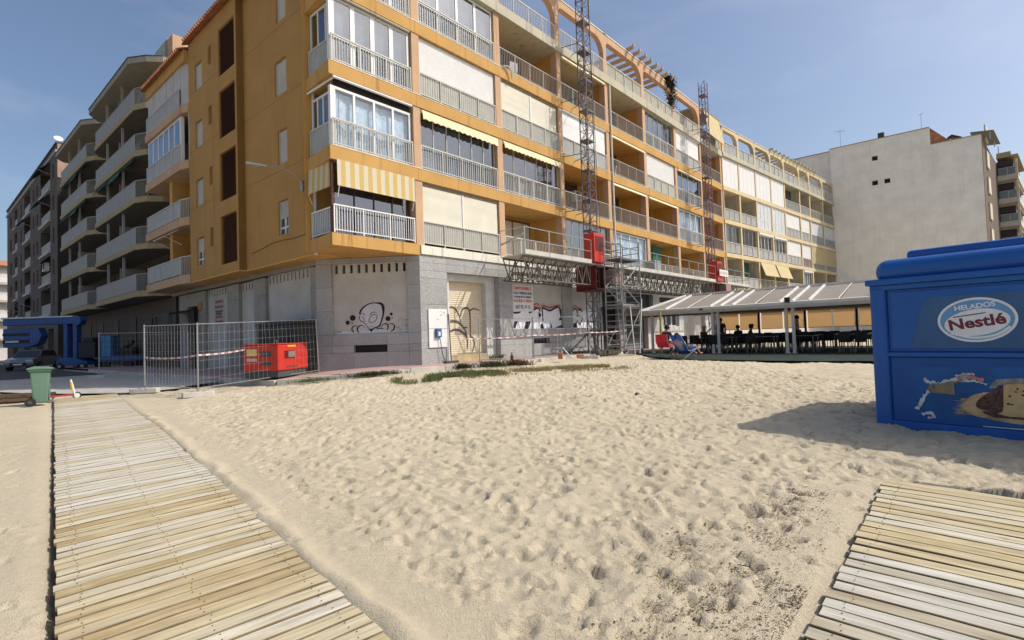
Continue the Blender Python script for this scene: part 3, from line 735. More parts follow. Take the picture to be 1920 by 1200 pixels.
# ---- cells of the sea front
def cell(fr, i, k, s0, s1, kind):
    zf, zc = LV[k] + (.03 if k > 1 else 0), LV[k + 1] - .45
    rail = zf + .93
    if kind == 'open':
        railing(fr, s0, s1, zf); inside(fr, s0, s1, zf, zc)
    elif kind == 'open_pale':
        railing(fr, s0, s1, zf, m=PALERAIL); inside(fr, s0, s1, zf, zc, kind='pale')
    elif kind == 'awn_open':
        railing(fr, s0, s1, zf); inside(fr, s0, s1, zf, zc); awnroll(fr, s0 + .05, s1 - .05, zc, scallop=False, drop=.22)
    elif kind == 'awn_glass':
        railing(fr, s0, s1, zf, m=PALERAIL); glazing(fr, s0 + .03, s1 - .03, zf, zc - .02, 6, gl=GLASSD, fw=.035, n=-.22, transom=None, fm=PALERAIL); awnroll(fr, s0 + .03, s1 - .03, zc, drop=.46); drape(fr, s0 + .1, s1 - .4, zf + .05, zc - .1, -.75, SKYREFL, OB)  # the drape here is an added sheet giving the panes their reflected sky tone
    elif kind == 'grey_glass':
        railing(fr, s0, s1, zf, m=PALERAIL); glazing(fr, s0 + .03, s1 - .03, zf, zc - .02, 6, gl=GLASSG, fw=.022, n=-.2, fm=PALERAIL); b = G(fr); b.box(s0 + .1, s1 - .1, -1.7, -1.62, zf, zc); b.obj('inner_wall', CURTG, OB)
    elif kind == 'awn_grey_glass':
        railing(fr, s0, s1, zf, m=PALERAIL); glazing(fr, s0 + .03, s1 - .03, zf, zc - .02, 5, gl=GLASSG, fw=.025, n=-.2, fm=PALERAIL); awnroll(fr, s0 + .03, s1 - .03, zc, drop=.40)
    elif kind == 'white_glass':
        glazing(fr, s0 + .02, s1 - .02, zf, zc - .03, 4, gl=GLASSD, fw=.085, transom=rail, mull=1.5, curtain=SKYREFL); railing(fr, s0, s1, zf, n=-.06, m=PALERAIL)  # sheet behind these panes imitates the sky mirrored in the glass
    elif kind == 'white_curtain':
        glazing(fr, s0 + .02, s1 - .02, zf, zc - .03, 4, fw=.075, transom=rail, curtain=CURTB); railing(fr, s0, s1, zf, n=-.06, m=PALERAIL)
    elif kind == 'shutter':
        railing(fr, s0, s1, zf, m=PALERAIL, panel=PANELRAIL); shutter(fr, s0 + .02, s1 - .02, rail - .05, zc - .02)
    elif kind == 'blinds':
        railing(fr, s0, s1, zf, m=PALERAIL, panel=PANELRAIL); blinds(fr, s0 + .02, s1 - .02, rail, zc - .15)
        b = G(fr)
        for j in range(3): b.box(s0 + .02, s1 - .02, -.30, -.10, zc - .05 * j - .03, zc - .05 * j - .005)
        b.obj('blind_box', mat('blind_box_wood', (.40, .34, .24)), OB)
    elif kind == 'white_blinds':
        railing(fr, s0, s1, zf, m=PALERAIL, panel=GREYPANEL); blinds(fr, s0 + .02, s1 - .02, rail, zc - .06, m=SHUT)
        b = G(fr); b.box(s0 + .02, s1 - .02, -.2, -.02, zc - .06, zc - .01); b.obj('blind_box', WHITE, OB)
    elif kind == 'awn_white':
        railing(fr, s0, s1, zf, m=PALERAIL); glazing(fr, s0 + .03, s1 - .03, zf, zc - .05, 4, gl=GLASSD, fw=.05, n=-.2, curtain=CURTG); awnroll(fr, s0 + .03, s1 - .03, zc, drop=.2, scallop=False, m=AWNCREAM)
PLAN = {  # bay -> kinds from the first to the fourth floor
    0: ['blinds', 'awn_glass', 'shutter', 'white_glass'],
    1: ['open_pale', 'awn_grey_glass', 'blinds', 'open'],
    2: ['grey_glass', 'open', 'white_blinds', 'awn_open'],
    3: ['white_curtain', 'awn_open', 'awn_open', 'open'],
    4: ['open_pale', 'awn_open', 'shutter', 'grey_glass'],
    5: ['open_pale', 'white_curtain', 'awn_white', 'white_blinds'],
    6: ['open', 'open', 'open', 'open']}
for i, kinds in PLAN.items():
    for k in range(1, 5):
        cell(FA, i, k, PIER[i] + .18, PIER[i + 1] - (.18 if i < 6 else .30), kinds[k - 1])
b = G(FA); b.box(19.9, 21.2, -.7, -.64, 3.5, 5.75); b.obj('door_curtain', GREENCLOTH, OB)   # green curtain on the open first floor

# ---- corner bay, two faces
for k in range(1, 5):
    zf, zc = LV[k] + .03, LV[k + 1] - .45; rail = zf + .93
    if k == 1:
        railing(FA, -3.46, -.2, zf, m=WHITE, step=.10); railing(FL, -7.44, -5.85, zf, n=-.17, m=WHITE, panel=mat('bay_side_panel', (.33, .35, .38)))
        glazing(FA, -3.3, -.22, zf, zc, 4, n=-.35, gl=GLASSD, fw=.03, fm=DGREY); drape(FA, -3.0, -1.7, zf, zc - .3, -.5, CURTP, OB)
        awning_out(FA, -3.36, -.24, zc + .02, .03, zc - .84, .045, STRIPES, 'striped_awning')
        awning_out(FL, -7.36, -5.84, zc + .02, -.07, zc - .82, -.03, STRIPES, 'striped_awning')
        b = G(FA); b.box(-3.5, -3.42, -.2, -.1, zf, zc); b.obj('bay_post', BROWNLOUVRE, OB)
    else:
        top = zc - (.06 if k != 2 else .30)
        if k == 2:
            glazing(FA, -3.36, -.22, zf, top, 4, n=-.17, fw=.085, transom=rail, curtain=CURTB)
            b = G(FA); b.box(-3.3, -.25, -.25, -.2, top, zc - .02); b.obj('blind_box', BLACK, OB)
            b = G(FA); b.bar((-3.42, -.02, zc - .06), (-.24, -.02, zc - .06), .045, 8); b.obj('awning_roll', WHITE, OB)
            b = G(FL); b.bar((-7.44, -.12, zc - .06), (-5.8, -.12, zc - .06), .04, 8); b.obj('awning_roll', WHITE, OB)
        else:
            glazing(FA, -3.36, -.22, zf, top, 4, n=-.17, fw=.10, transom=rail, gl=GLASSD, mull=1.7, curtain=CURTB if k == 4 else SKYREFL)  # third-floor sheet stands in for clouds reflected in the panes
            b = G(FA); b.bar((-3.42, -.05, zc - .05), (-.24, -.05, zc - .05), .045, 8); b.obj('awning_roll', GREYLEDGE, OB)
        glazing(FL, -7.33, -5.86, zf, top, 3 if k != 2 else 4, n=-.27, fw=.07, transom=rail, gl=GLASSD, curtain=CURTG if k == 2 else None)
        railing(FA, -3.44, -.2, zf, n=-.07, m=PALERAIL, step=.10); railing(FL, -7.42, -5.85, zf, n=-.17, m=PALERAIL, panel=GREYPANEL)
        b = G(FA); b.box(-3.46, -3.36, -.27, -.13, zf, top); b.obj('bay_post', WHITE, OB)

# ---- roof terrace: rails, arcade of rounded openings, pergola
ZT = LV[5]
AP = [-3.4] + PIER
for i in range(8):
    s0, s1 = AP[i], AP[i + 1]
    railing(FA, s0 + .16, s1 - .16, ZT, n=-.05, m=PALERAIL, h=.9, step=.12, panel=mat('pale_rail_infill', (.50, .46, .38)) if i > 3 else None)
    b = G(FA); b.box(s1 - .15, s1 + .15, -.32, -.03, ZT, 17.25); b.obj('arcade_pillar', PEACH, OB)
    b = G(FA); b.box(s0 + .15, s1 - .15, -.32, -.03, 16.85, 17.25); o = b.obj('arcade_beam', PEACH, OB)
    b = G(FA); b.box(s0 - .15, s1 + .15, -.36, .0, 17.252, 17.31); b.obj('arcade_coping', LEDGE, OB)
    b = G(FA); r = .85; pts = [(s1 - .15, 16.85), (s1 - .15, 16.85 - r)] + [(s1 - .15 - r + r * math.cos(t), 16.85 - r + r * math.sin(t)) for t in np.linspace(0, math.pi / 2, 9)][1:]
    b.vprism(pts, -.318, -.032); b.obj('arch_corner', PEACH, OB)
    r = .3; b = G(FA); pts = [(s0 + .15, 16.85 - r)] + [(s0 + .15 + r - r * math.cos(t), 16.85 - r + r * math.sin(t)) for t in np.linspace(0, math.pi / 2, 6)][1:] + [(s0 + .15, 16.85)]
    b.vprism(pts, -.318, -.032); b.obj('arch_corner', PEACH, OB)
for s in np.arange(16.4, 22.6, .78):
    b = G(FA); b.box(s, s + .13, -3.2, .32, 17.32, 17.52); b.nprism([(.32, 17.52), (.32, 17.32), (.42, 17.46), (.42, 17.62), (.34, 17.62)], s + .001, s + .129); b.obj('pergola_beam', PEACH, OB)
b = G(FA); b.box(-3.3, S7 - .5, -9, -6.0, ZT, 16.9); b.obj('penthouse_wall', ORANGE_IN, OB)
b = G(FA); b.box(27.5, 31.5, -3.6, -.5, 17.33, 17.45); b.obj('terrace_roof', mat('grey_roof_sheet', (.34, .33, .30)), OB)
b = G(FA); b.hprism([cl(-5.7, -.4), (-3.2, -.35), (-3.2, -9), (S7, -9), (S7, -13), cl(11.5, -14), cl(11.5, -1.5), cl(5.9, -.4)], 14.56, 14.78); b.obj('roof_deck', TERRA, OB)

JOINT = mat('shadow_joint', (.30, .165, .05), rough=.9)
# ---- street side (left): windows wall, louvre wall, balconies, tiled eaves
b = G(FL)
WZ = [(3.95, 5.22), (6.68, 7.98), (9.45, 10.75), (12.3, 13.5)]
wh = [(-3.72 + .0, -2.9, 4.17, 5.5), (-3.72, -2.95, 6.9, 8.22), (-3.75, -2.8, 9.6, 10.96), (-3.78, -3.0, 12.45, 13.75)]
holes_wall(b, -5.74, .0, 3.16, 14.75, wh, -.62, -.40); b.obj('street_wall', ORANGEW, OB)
b = G(FL)
lz = [(LV[k] + .66, LV[k] + 2.5) for k in range(1, 5)]
lz = [(3.56 + 2.8 * k, 5.69 + 2.8 * k) for k in range(4)]
lh = [(.0 + .18, 1.90, a, c) for a, c in lz]
sw = []; 
for k in range(4):
    z = 3.9 + 2.8 * k
    sw.append((3.85, 4.75, z - .05, z + 1.25)); sw.append((2.72, 3.1, z + .65, z + 1.5))
holes_wall(b, .0, 5.6, 3.16, 14.9, lh + sw, -.62, -.10); b.quad([(0, -.62, 3.16), (0, -.10, 3.16), (0, -.10, 14.9), (0, -.62, 14.9)])
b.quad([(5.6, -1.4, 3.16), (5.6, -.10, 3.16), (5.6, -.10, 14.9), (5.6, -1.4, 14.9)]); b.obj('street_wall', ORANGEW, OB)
b = G(FL); b.hprism([(-5.74, -.40), (0, -.40), (0, -.10), (5.6, -.10), (5.6, -1.2), (-5.74, -1.2)], 3.10, 3.158); b.obj('soffit', ORANGE_IN, OB)
for a, c in lz:
    b = G(FL); b.box(.20, 1.88, -.30, -.27, a + .01, c - .01); o = b.obj('louvre_panel', BROWNLOUVRE, OB)
    s_ = G(FL); k = 34
    for j in range(k):
        z = a + (c - a) * (j + .5) / k; s_.nprism([(-.265, z + .028), (-.155, z - .022), (-.155, z - .032), (-.265, z + .018)], .20, 1.88)
    tag(s_.obj('louvre_slats', BROWNLOUVRE, o), kind='stuff')
for hset, nn in ((wh, -.50), (sw, -.20)):
    for j, (a, c, z0, z1) in enumerate(hset):
        big = c - a > .6
        if big:
            half = (nn == -.50 and j == 0) or (nn == -.2 and j == 0)
            zs = z0 + (z1 - z0) * .52 if half else z0 + .06
            o = shutter(FL, a + .05, c - .05, zs, z1 - .02, m=WHITE_DIRTY, n=nn, name='window_shutter')
            f = G(FL); f.box(a, a + .05, nn - .03, nn + .03, z0, z1); f.box(c - .05, c, nn - .03, nn + .03, z0, z1); f.box(a, c, nn - .03, nn + .08, z0 - .04, z0); f.obj('window_frame', WHITE_DIRTY, o)
            if half:
                p = G(FL); p.box((a + c) / 2 - .03, (a + c) / 2 + .03, nn - .03, nn + .02, z0, zs); p.box(a + .05, c - .05, nn - .03, nn + .02, z0 + .25, z0 + .31); p.obj('window_frame', WHITE, o)
                p = G(FL); p.quad([(a + .05, nn - .02, z0), (c - .05, nn - .02, z0), (c - .05, nn - .02, zs), (a + .05, nn - .02, zs)]); p.obj('pane', GLASSD, o)
        else:
            p = G(FL); p.quad([(a, nn - .05, z0), (c, nn - .05, z0), (c, nn - .05, z1), (a, nn - .05, z1)]); p.obj('pane', GLASSD, OB)
for z in [LV[k] - .28 for k in range(2, 5)]:
    pass
for k in (2, 3, 4):
    b = G(FL); b.box(-5.7, -.02, -.402, -.396, LV[k] + .26, LV[k] + .285); b.obj('wall_joint', JOINT, OB); b = G(FL); b.box(2.0, 5.55, -.102, -.096, LV[k] + .26, LV[k] + .285); b.obj('wall_joint', JOINT, OB)
b = G(FL); b.tube([(-5.5 + .55 * i, -.385, 3.98 - .06 * math.sin(i * .9) - .015 * i) for i in range(10)], .012, 5); b.obj('wall_cable', mat('dark_cable', (.10, .06, .03)), OB)
b = G(FL); b.tube([(-5.80, -.33, 3.05), (-5.80, -.33, 14.8)], .06, 8); b.obj('drainpipe', mat('pale_pipe2', (.66, .63, .56), rough=.5), OB)
b = G(FL); b.tube([(-5.2, -.37, 3.9), (-5.2, -.37, 5.4)], .02, 6); b.tube([(-5.0, -.37, 3.9), (-5.0, -.37, 5.4)], .02, 6); b.obj('conduit', mat('orange_conduit', (.42, .22, .07)), OB)
# balconies of the street side
for k in range(1, 5):
    zt = LV[k]
    b = G(FL); b.hprism([(6.45, .15), (11.75, .15), (11.75, -1.4), (5.6, -1.4), (5.6, -.05), (6.2, .15)], zt - .42, zt); b.obj('balcony_slab', PEACH, OB)
    zf, zc = zt, LV[k + 1] - .42
    if k in (1, 2):
        railing(FL, 6.4, 11.7, zf, n=.08, m=GREYPANEL, panel=GREYPANEL); b = G(FL); 
        for j in range(6): b.bar((6.38 - .0, .08 - .04 * j * 1.2, zf), (6.38 - .15 * j, .08 - .05 * j, zf + .0), .001, 4)
        b2 = G(FL)
        for j in range(7): 
            t = j / 6; p = (6.38 - .75 * t, .08 - .2 * t); b2.box(p[0] - .012, p[0] + .012, p[1] - .012, p[1] + .012, zf, zf + .92)
        b2.bar((6.38, .08, zf + .92), (5.62, -.12, zf + .92), .025, 4); b2.obj('railing', PALERAIL, OB)
        b = G(FL); b.box(7.0, 11.0, -1.38, -1.32, zf, zf + 2.2); b.obj('balcony_door', DARKBROWN, OB)
        b = G(FL); b.box(8.5, 8.9, -1.3, -.2, zf, zc); b.obj('party_wall', ORANGE_IN, OB)
    elif k == 3:
        railing(FL, 6.4, 11.7, zf, n=.08, m=GREYPANEL, panel=PANELRAIL)
        glazing(FL, 6.42, 11.6, zf, zc - .04, 6, n=.0, fw=.10, gl=GLASSD, curtain=CURTG, mull=1.2)
        b = G(FL); b.box(6.3, 6.42, -.12, .02, zf, zc - .04); b.obj('bay_post', WHITE, OB)
        b = G(FL); b.box(5.62, 5.72, -.2, -.12, zf, zc); b.obj('bay_post', WHITE, OB)
    else:
        railing(FL, 6.4, 11.7, zf, n=.08, m=GREYPANEL, panel=GREYPANEL)
        for a in np.arange(6.4, 11.5, 1.06):
            b = G(FL); b.box(a + .02, a + 1.03, -.02, .0, zf + .9, zc + .1); b.obj('closing_panel', WHITE_DIRTY, OB)
        b = G(FL); b.hprism([(6.38, .0), (5.65, -.15), (5.65, -.17), (6.38, -.02)], zf + .05, zc + .1); b.obj('closing_panel', WHITE_DIRTY, OB)
b = G(FL); b.box(5.62, 11.75, -1.2, .1, 14.05, 14.62); b.obj('parapet', ORANGE, OB)
o = awning_out(FL, 6.4, 8.2, LV[2] - .5, .1, LV[2] - .95, .75, AWNCREAM, 'small_awning')
# tiled eaves
def eave(fr, s0, s1, n0, n1, z0, z1, pitch=.24):
    b = G(fr); b.quad([(s0, n0, z0 - .05), (s1, n0, z0 - .05), (s1, n1, z1 - .05), (s0, n1, z1 - .05)]); b.quad([(s0, n0, z0 - .12), (s1, n0, z0 - .12), (s1, n1, z1 - .12), (s0, n1, z1 - .12)]); o = b.obj('roof', TERRA, OB)
    t = G(fr); k = int((s1 - s0) / pitch)
    for i in range(k):
        s = s0 + pitch * (i + .5)
        t.bar((s, n0 + .03, z0 + random.uniform(-.01, .01)), (s, n1, z1), .085, 6)
    tag(t.obj('tile_rows', TERRA, o), kind='stuff')
eave(FL, -5.74, 5.75, .16, -2.6, 14.95, 16.3); eave(FL, 5.75, 11.9, .30, -1.6, 14.62, 15.5)
b = G(FL); b.box(-5.7, 9.5, -3.2, -2.7, 14.8, 18.3); b.obj('attic_wall', TERRA, OB)
b = G(FL); b.box(-5.7, 9.7, -3.3, -2.55, 18.3, 18.5); b.obj('attic_coping', GREYBAND, OB)

# ---- granite ground floor, panel by panel
def clad(fr, a0, a1, z0, z1, holes, n0, n1, px, pz, m=GRANITE, name='granite_panel'):
    xs = sorted({round(v, 3) for v in [a0, a1] + [h[i] for h in holes for i in (0, 1)]}); zs = sorted({round(v, 3) for v in [z0, z1] + [h[i] for h in holes for i in (2, 3)]})
    def sub(v, p):
        o = []
        for i in range(len(v) - 1):
            k = max(1, round((v[i + 1] - v[i]) / p)); o += [v[i] + (v[i + 1] - v[i]) * j / k for j in range(k)]
        return o + [v[-1]]
    xs, zs = sub(xs, px), sub(zs, pz)
    for i in range(len(xs) - 1):
        for j in range(len(zs) - 1):
            x, z = (xs[i] + xs[i + 1]) / 2, (zs[j] + zs[j + 1]) / 2
            if any(h[0] < x < h[1] and h[2] < z < h[3] for h in holes): continue
            if xs[i + 1] - xs[i] < .04 or zs[j + 1] - zs[j] < .04: continue
            e = random.uniform(-.004, .004); b = G(fr); b.box(xs[i] + .004, xs[i + 1] - .004, n0, n1 + e, zs[j] + .004, zs[j + 1] - .004); b.obj(name, m, OB)
def board(fr, a0, a1, z0, z1, n, slots, m=WHITE_DIRTY, sw_=.11, sh=.32, seg=0):
    """boarded-up shop window with a row of vent slots along its top"""
    w = (a1 - a0) / slots; hs = [(a0 + w * (i + .5) - sw_ / 2, a0 + w * (i + .5) + sw_ / 2, z1 - .04 - sh, z1 - .04) for i in range(slots)]
    b = G(fr); holes_wall(b, a0, a1, z0, z1, hs, n - .12, n); o = b.obj('shop_board', m, OB)
    return o
# chamfered corner
cs = [(.60, 3.50, .27, 2.93), (1.40, 2.68, -.41, -.14)]
clad(FC, -.0, 3.98, -1.5, 3.12, cs, -.25, .0, .95, .82)
CORNERB = board(FC, .60, 3.50, .27, 2.93, -.14, 10)
b = G(FC); b.box(1.40, 2.68, -.22, -.2, -.41, -.14); b.obj('vent', BLACK, OB)
# sea front
gs = [(1.24, 4.17, -1.5, 2.58), (5.05, 8.8, .33, 2.88), (6.43, 7.62, -.36, -.12), (9.6, 12.0, .33, 2.88), (12.4, 14.2, -1.5, 2.3)]
clad(FA, -.09, 14.6, -1.5, 3.16, gs, -.3, -.01, .9, .82)
SHOPB = board(FA, 5.05, 8.8, .33, 2.88, -.12, 11); SHOPB2 = board(FA, 9.6, 12.0, .33, 2.88, -.12, 7)
b = G(FA); b.box(6.43, 7.62, -.28, -.25, -.36, -.12); b.obj('vent', BLACK, OB)
b = G(FA); b.box(12.4, 14.2, -.34, -.30, -1.5, 2.3); b.obj('shop_door', BLACK, OB)
# door recess with inner white frame and roller door
DOORW = mat('door_surround', (.56, .56, .53), rough=.8, var=.12)
b = G(FA); b.box(1.24, 1.56, -.62, -.28, -1.4, 2.30); b.box(3.62, 4.17, -.62, -.28, -1.4, 2.30); b.box(1.24, 4.17, -.62, -.28, 2.30, 2.58); b.obj('door_surround', DOORW, OB)
b = G(FA); b.box(1.56, 3.62, -.60, -.3, -1.4, -.66); b.obj('door_step', mat('dirty_step', (.42, .34, .20), var=.3), OB)
ROLLD = shutter(FA, 1.56, 3.62, -.62, 2.30, m=mat('cream_roller_door', (.60, .52, .38), rough=.65, var=.1, scale=1.5), n=-.50, name='roller_door', slat=.085)
# right part of the ground floor, white shop fronts
b = G(FA)
fh = [(14.9, 17.6, -1.3, 1.0), (15.0, 18.4, 1.5, 2.35), (19.3, 22.3, 1.9, 2.25), (19.75, 22.2, .35, 1.55), (22.9, 26.8, -1.3, 1.25), (28, 31, -.8, 2.2)]
holes_wall(b, 14.6, S7, -1.5, 3.16, fh, -.3, .0); b.obj('shopfront_wall', mat('white_shop_wall', (.60, .59, .55), var=.1), OB)
for i, (a, c, z0, z1) in enumerate(fh):
    b = G(FA); b.box(a, c, -.33, -.29, z0, z1); o = b.obj('shop_window', DGREY if i != 4 else WHITE_DIRTY, OB)
    if i in (3, 5):
        f = G(FA); w = (c - a) / 3
        for j in range(4): f.box(a + w * j - .05, a + w * j + .05, -.28, -.2, z0, z1)
        f.box(a, c, -.28, -.2, z0, z0 + .06); f.obj('window_frame', WHITE, o)
b = G(FA); b.nprism([(.0, 1.45), (.9, 1.32), (.9, 1.26), (.0, 1.36)], 12.2, 19.2); b.obj('canopy', BLACK, OB)
# street-side shops
gl_ = [(.4, 4.2, .79, 2.92), (5.3, 6.9, -1.5, 2.86), (8.25, 11.0, -1.5, 2.87), (12.0, 13.5, -1.5, 2.15), (14.8, 16.0, -1.5, 2.9)]
off = -4.42
hl = [(a + off, c + off, z0, z1) for a, c, z0, z1 in gl_]
GREYBROWN = mat('brown_granite', (.30, .28, .25), rough=.65, var=.12, bscale=38, fine=.4, perobj=.06)
clad(FL, off, 11.6, -1.6, 3.10, hl, -1.42, -1.05, 1.3, .95, m=GREYBROWN)
board(FL, hl[0][0], hl[0][1], .79, 2.92, -1.2, 12); board(FL, hl[1][0], hl[1][1], -1.3, 2.86, -1.2, 5); SIGNB = board(FL, hl[2][0], hl[2][1], -1.3, 2.87, -1.2, 8)
for h in hl[3:]:
    b = G(FL); b.box(h[0], h[1], -1.4, -1.36, h[2], h[3]); b.obj('shop_door', BLACK, OB)

# ================================================================== BEIGE APARTMENT BLOCK (continues the sea front)
BB = fthing('apartment_building', 'beige apartment block with an arcaded roof terrace behind the restaurant pavilion', 'building', FB, z=-1.0)
OBP[0] = BB; LENB = PIERB[-1]
b = G(FB); b.box(.05, LENB, -12, -1.8, -1.5, 14.55); b.obj('core_wall', BEIGE_IN, BB)
b = G(FB); b.box(.02, LENB, -1.8, .0, -1.5, 3.1); b.obj('ground_floor_wall', mat('white_ground_wall', (.55, .53, .48)), BB)
for k in range(1, 6):
    b = G(FB); b.box(.0, LENB, -1.8, .02 if k < 5 else .10, LV[k] - .34, LV[k]); b.obj('floor_slab', BEIGE if k < 5 else GREYLEDGE, BB)
for i, s in enumerate(PIERB):
    for k in range(1, 5):
        b = G(FB); b.box(s - .12 + (.14 if i == 0 else 0), s + .12, -.36, -.02, LV[k], LV[k + 1] - .34); b.obj('pier', BEIGE, BB)
        b = G(FB); b.box(s - .06 + (.1 if i == 0 else 0), s + .06, -1.8, -.36, LV[k], LV[k + 1] - .34); b.obj('party_wall', BEIGE_IN, BB)
PLANB = {0: ['open_p', 'glass', 'open_p', 'wblind'], 1: ['green', 'glass', 'open_p', 'wblind'], 2: ['yel', 'glass2', 'lattice', 'wblind'], 3: ['yel', 'glass2', 'lattice', 'wblind'],
         4: ['open_p', 'shut', 'shut', 'dglass'], 5: ['glass2', 'shutm', 'shut', 'dglass'], 6: ['open', 'tan', 'gblind', 'open'], 7: ['open', 'tan', 'gblind', 'open']}
for i, kinds in PLANB.items():
    s0, s1 = PIERB[i] + .13, PIERB[i + 1] - .13
    for k in range(1, 5):
        kd = kinds[k - 1]; zf, zc = LV[k] + .01, LV[k + 1] - .34; rail = zf + .95
        kw = dict(step=.14, post=1.0, h=.95)
        if kd in ('open', 'open_p'):
            railing(FB, s0, s1, zf, m=PALERAIL, panel=GREYPANEL if kd == 'open_p' else None, **kw); inside(FB, s0, s1, zf, zc)
        elif kd == 'green':
            railing(FB, s0, s1, zf, m=PALERAIL, panel=GREYPANEL, **kw); b = G(FB); b.box(s0 + 1.2, s1 - .3, -.9, -.84, zf, zc - .05); b.obj('door_curtain', GREENCLOTH, BB); inside(FB, s0, s1, zf, zc)
        elif kd == 'wblind':
            for j in range(4):
                w = (s1 - s0) / 4; b = G(FB); b.box(s0 + w * j + .01, s0 + w * (j + 1) - .01, -.09, -.07, zf + .02, zc - .03); b.obj('closing_panel', SHUT, BB)
        elif kd == 'lattice':
            glazing(FB, s0, s1, zf, zc - .02, 4, n=-.10, gl=mat('frosted_glass', (.58, .60, .62), rough=.35), fw=.06, transom=rail)
        elif kd == 'glass':
            railing(FB, s0, s1, zf, m=PALERAIL, panel=GREYPANEL, **kw); glazing(FB, s0, s1, zf, zc - .02, 4, n=-.2, gl=GLASSG if i == 0 else GLASSD, fw=.03, fm=PALERAIL)
        elif kd == 'glass2':
            railing(FB, s0, s1, zf, m=PALERAIL, panel=GREYPANEL if k > 1 else None, **kw); glazing(FB, s0, s1, zf, zc - .2, 4, n=-.2, gl=GLASSD, fw=.07, curtain=CURTB if k == 1 else None); b = G(FB); b.box(s0, s1, -.2, .06, zc - .22, zc - .04); b.obj('awning_box', WHITE, BB)
        elif kd == 'dglass':
            railing(FB, s0, s1, zf, m=PALERAIL, panel=mat('dark_rail_panel', (.22, .23, .24)), **kw); glazing(FB, s0, s1, zf, zc - .02, 3, n=-.9, gl=GLASSD, fw=.05, fm=DGREY, curtain=CURTG)
        elif kd in ('shut', 'shutm'):
            railing(FB, s0, s1, zf, m=PALERAIL, panel=GREYPANEL if kd == 'shut' else MAROON, **kw); blinds(FB, s0 + .02, s1 - .02, rail - .05, zc - .03, k=1, m=SHUT)
        elif kd == 'gblind':
            railing(FB, s0, s1, zf, m=GREYPANEL, panel=mat('grey_blue_panel', (.24, .26, .28)), **kw); blinds(FB, s0 + .02, s1 - .02, rail - .05, zc - .03, k=1, m=mat('pale_grey_blind', (.55, .55, .53)))
        elif kd == 'tan':
            railing(FB, s0, s1, zf, m=GREYPANEL, panel=mat('grey_blue_panel', (.24, .26, .28)), **kw); blinds(FB, s0 + .02, s1 - .02, zf + .55, zc - .03, k=1, m=TAN, n=-.02)
        elif kd == 'yel':
            railing(FB, s0, s1, zf, m=PALERAIL, **kw); inside(FB, s0, s1, zf, zc); awning_out(FB, s0 + .03, s1 - .03, zc - .02, .03, zc - 1.25, .45, YELLOWISH, arms=False)
for i in range(8):
    s0, s1 = PIERB[i], PIERB[i + 1]
    railing(FB, s0 + .13, s1 - .13, ZT, n=-.05, m=PALERAIL, h=1.0, step=.14, panel=GREYPANEL if i < 5 else mat('pale_rail_infill', (.50, .46, .38)))
    b = G(FB); b.box(s1 - .13, s1 + .13, -.34, -.02, ZT, 17.05); b.obj('arcade_pillar', BEIGE, BB)
    b = G(FB); b.box(s0 + .13, s1 - .13, -.34, -.02, 16.75, 17.05); b.obj('arcade_beam', BEIGE, BB)
    b = G(FB); b.box(s0 - .13, s1 + .13, -.38, .02, 17.052, 17.10); b.obj('arcade_coping', LEDGE, BB)
    for r, side in ((.75, 1), (.3, 0)):
        b = G(FB)
        if side: pts = [(s1 - .13, 16.75), (s1 - .13, 16.75 - r)] + [(s1 - .13 - r + r * math.cos(t), 16.75 - r + r * math.sin(t)) for t in np.linspace(0, math.pi / 2, 8)][1:]
        else: pts = [(s0 + .13, 16.75 - r)] + [(s0 + .13 + r - r * math.cos(t), 16.75 - r + r * math.sin(t)) for t in np.linspace(0, math.pi / 2, 6)][1:] + [(s0 + .13, 16.75)]
        b.vprism(pts, -.338, -.022); b.obj('arch_corner', BEIGE, BB)
b = G(FB); b.box(.14, .4, -.34, -.02, ZT, 17.05); b.obj('arcade_pillar', BEIGE, BB)
for s in np.arange(10.2, 22.5, 1.0):
    b = G(FB); b.box(s, s + .12, -3.4, .30, 17.12, 17.32); b.obj('pergola_beam', BEIGE, BB)
b = G(FB)
for n in (-1.6, -3.2): b.box(10.1, 22.6, n - .06, n + .06, 16.95, 17.11)
b.obj('pergola_rail', BEIGE, BB)
b = G(FB); b.box(.5, LENB, -9, -5.5, ZT, 17.2); b.obj('penthouse_wall', ORANGE_IN, BB)
b = G(FB); b.box(22.0, LENB - .2, -3.0, -2.9, ZT, 16.9); b.obj('terrace_screen', mat('brown_screen', (.20, .12, .07)), BB)
o = thing('shade_net', 'dark green shade net sagging over the beige roof terrace', 'shade net', FB.w(5, -1, ZT))
b = G(FB); A, B_ = [], []
for i in range(25):
    t = i / 24; A.append((3.4 + 6.4 * t, -.6, 16.15 - .25 * math.sin(t * 9) - .35 * math.sin(math.pi * t))); B_.append((3.4 + 6.4 * t, -3.2, 16.35 - .2 * math.sin(t * 7)))
b.strip(A, B_); b.strip(A, [(p[0], p[1] + .02, p[2] - .35 - .1 * math.sin(p[0] * 5)) for p in A]); b.obj('net_cloth', mat('dark_green_net', (.015, .035, .035), rough=.9), o)

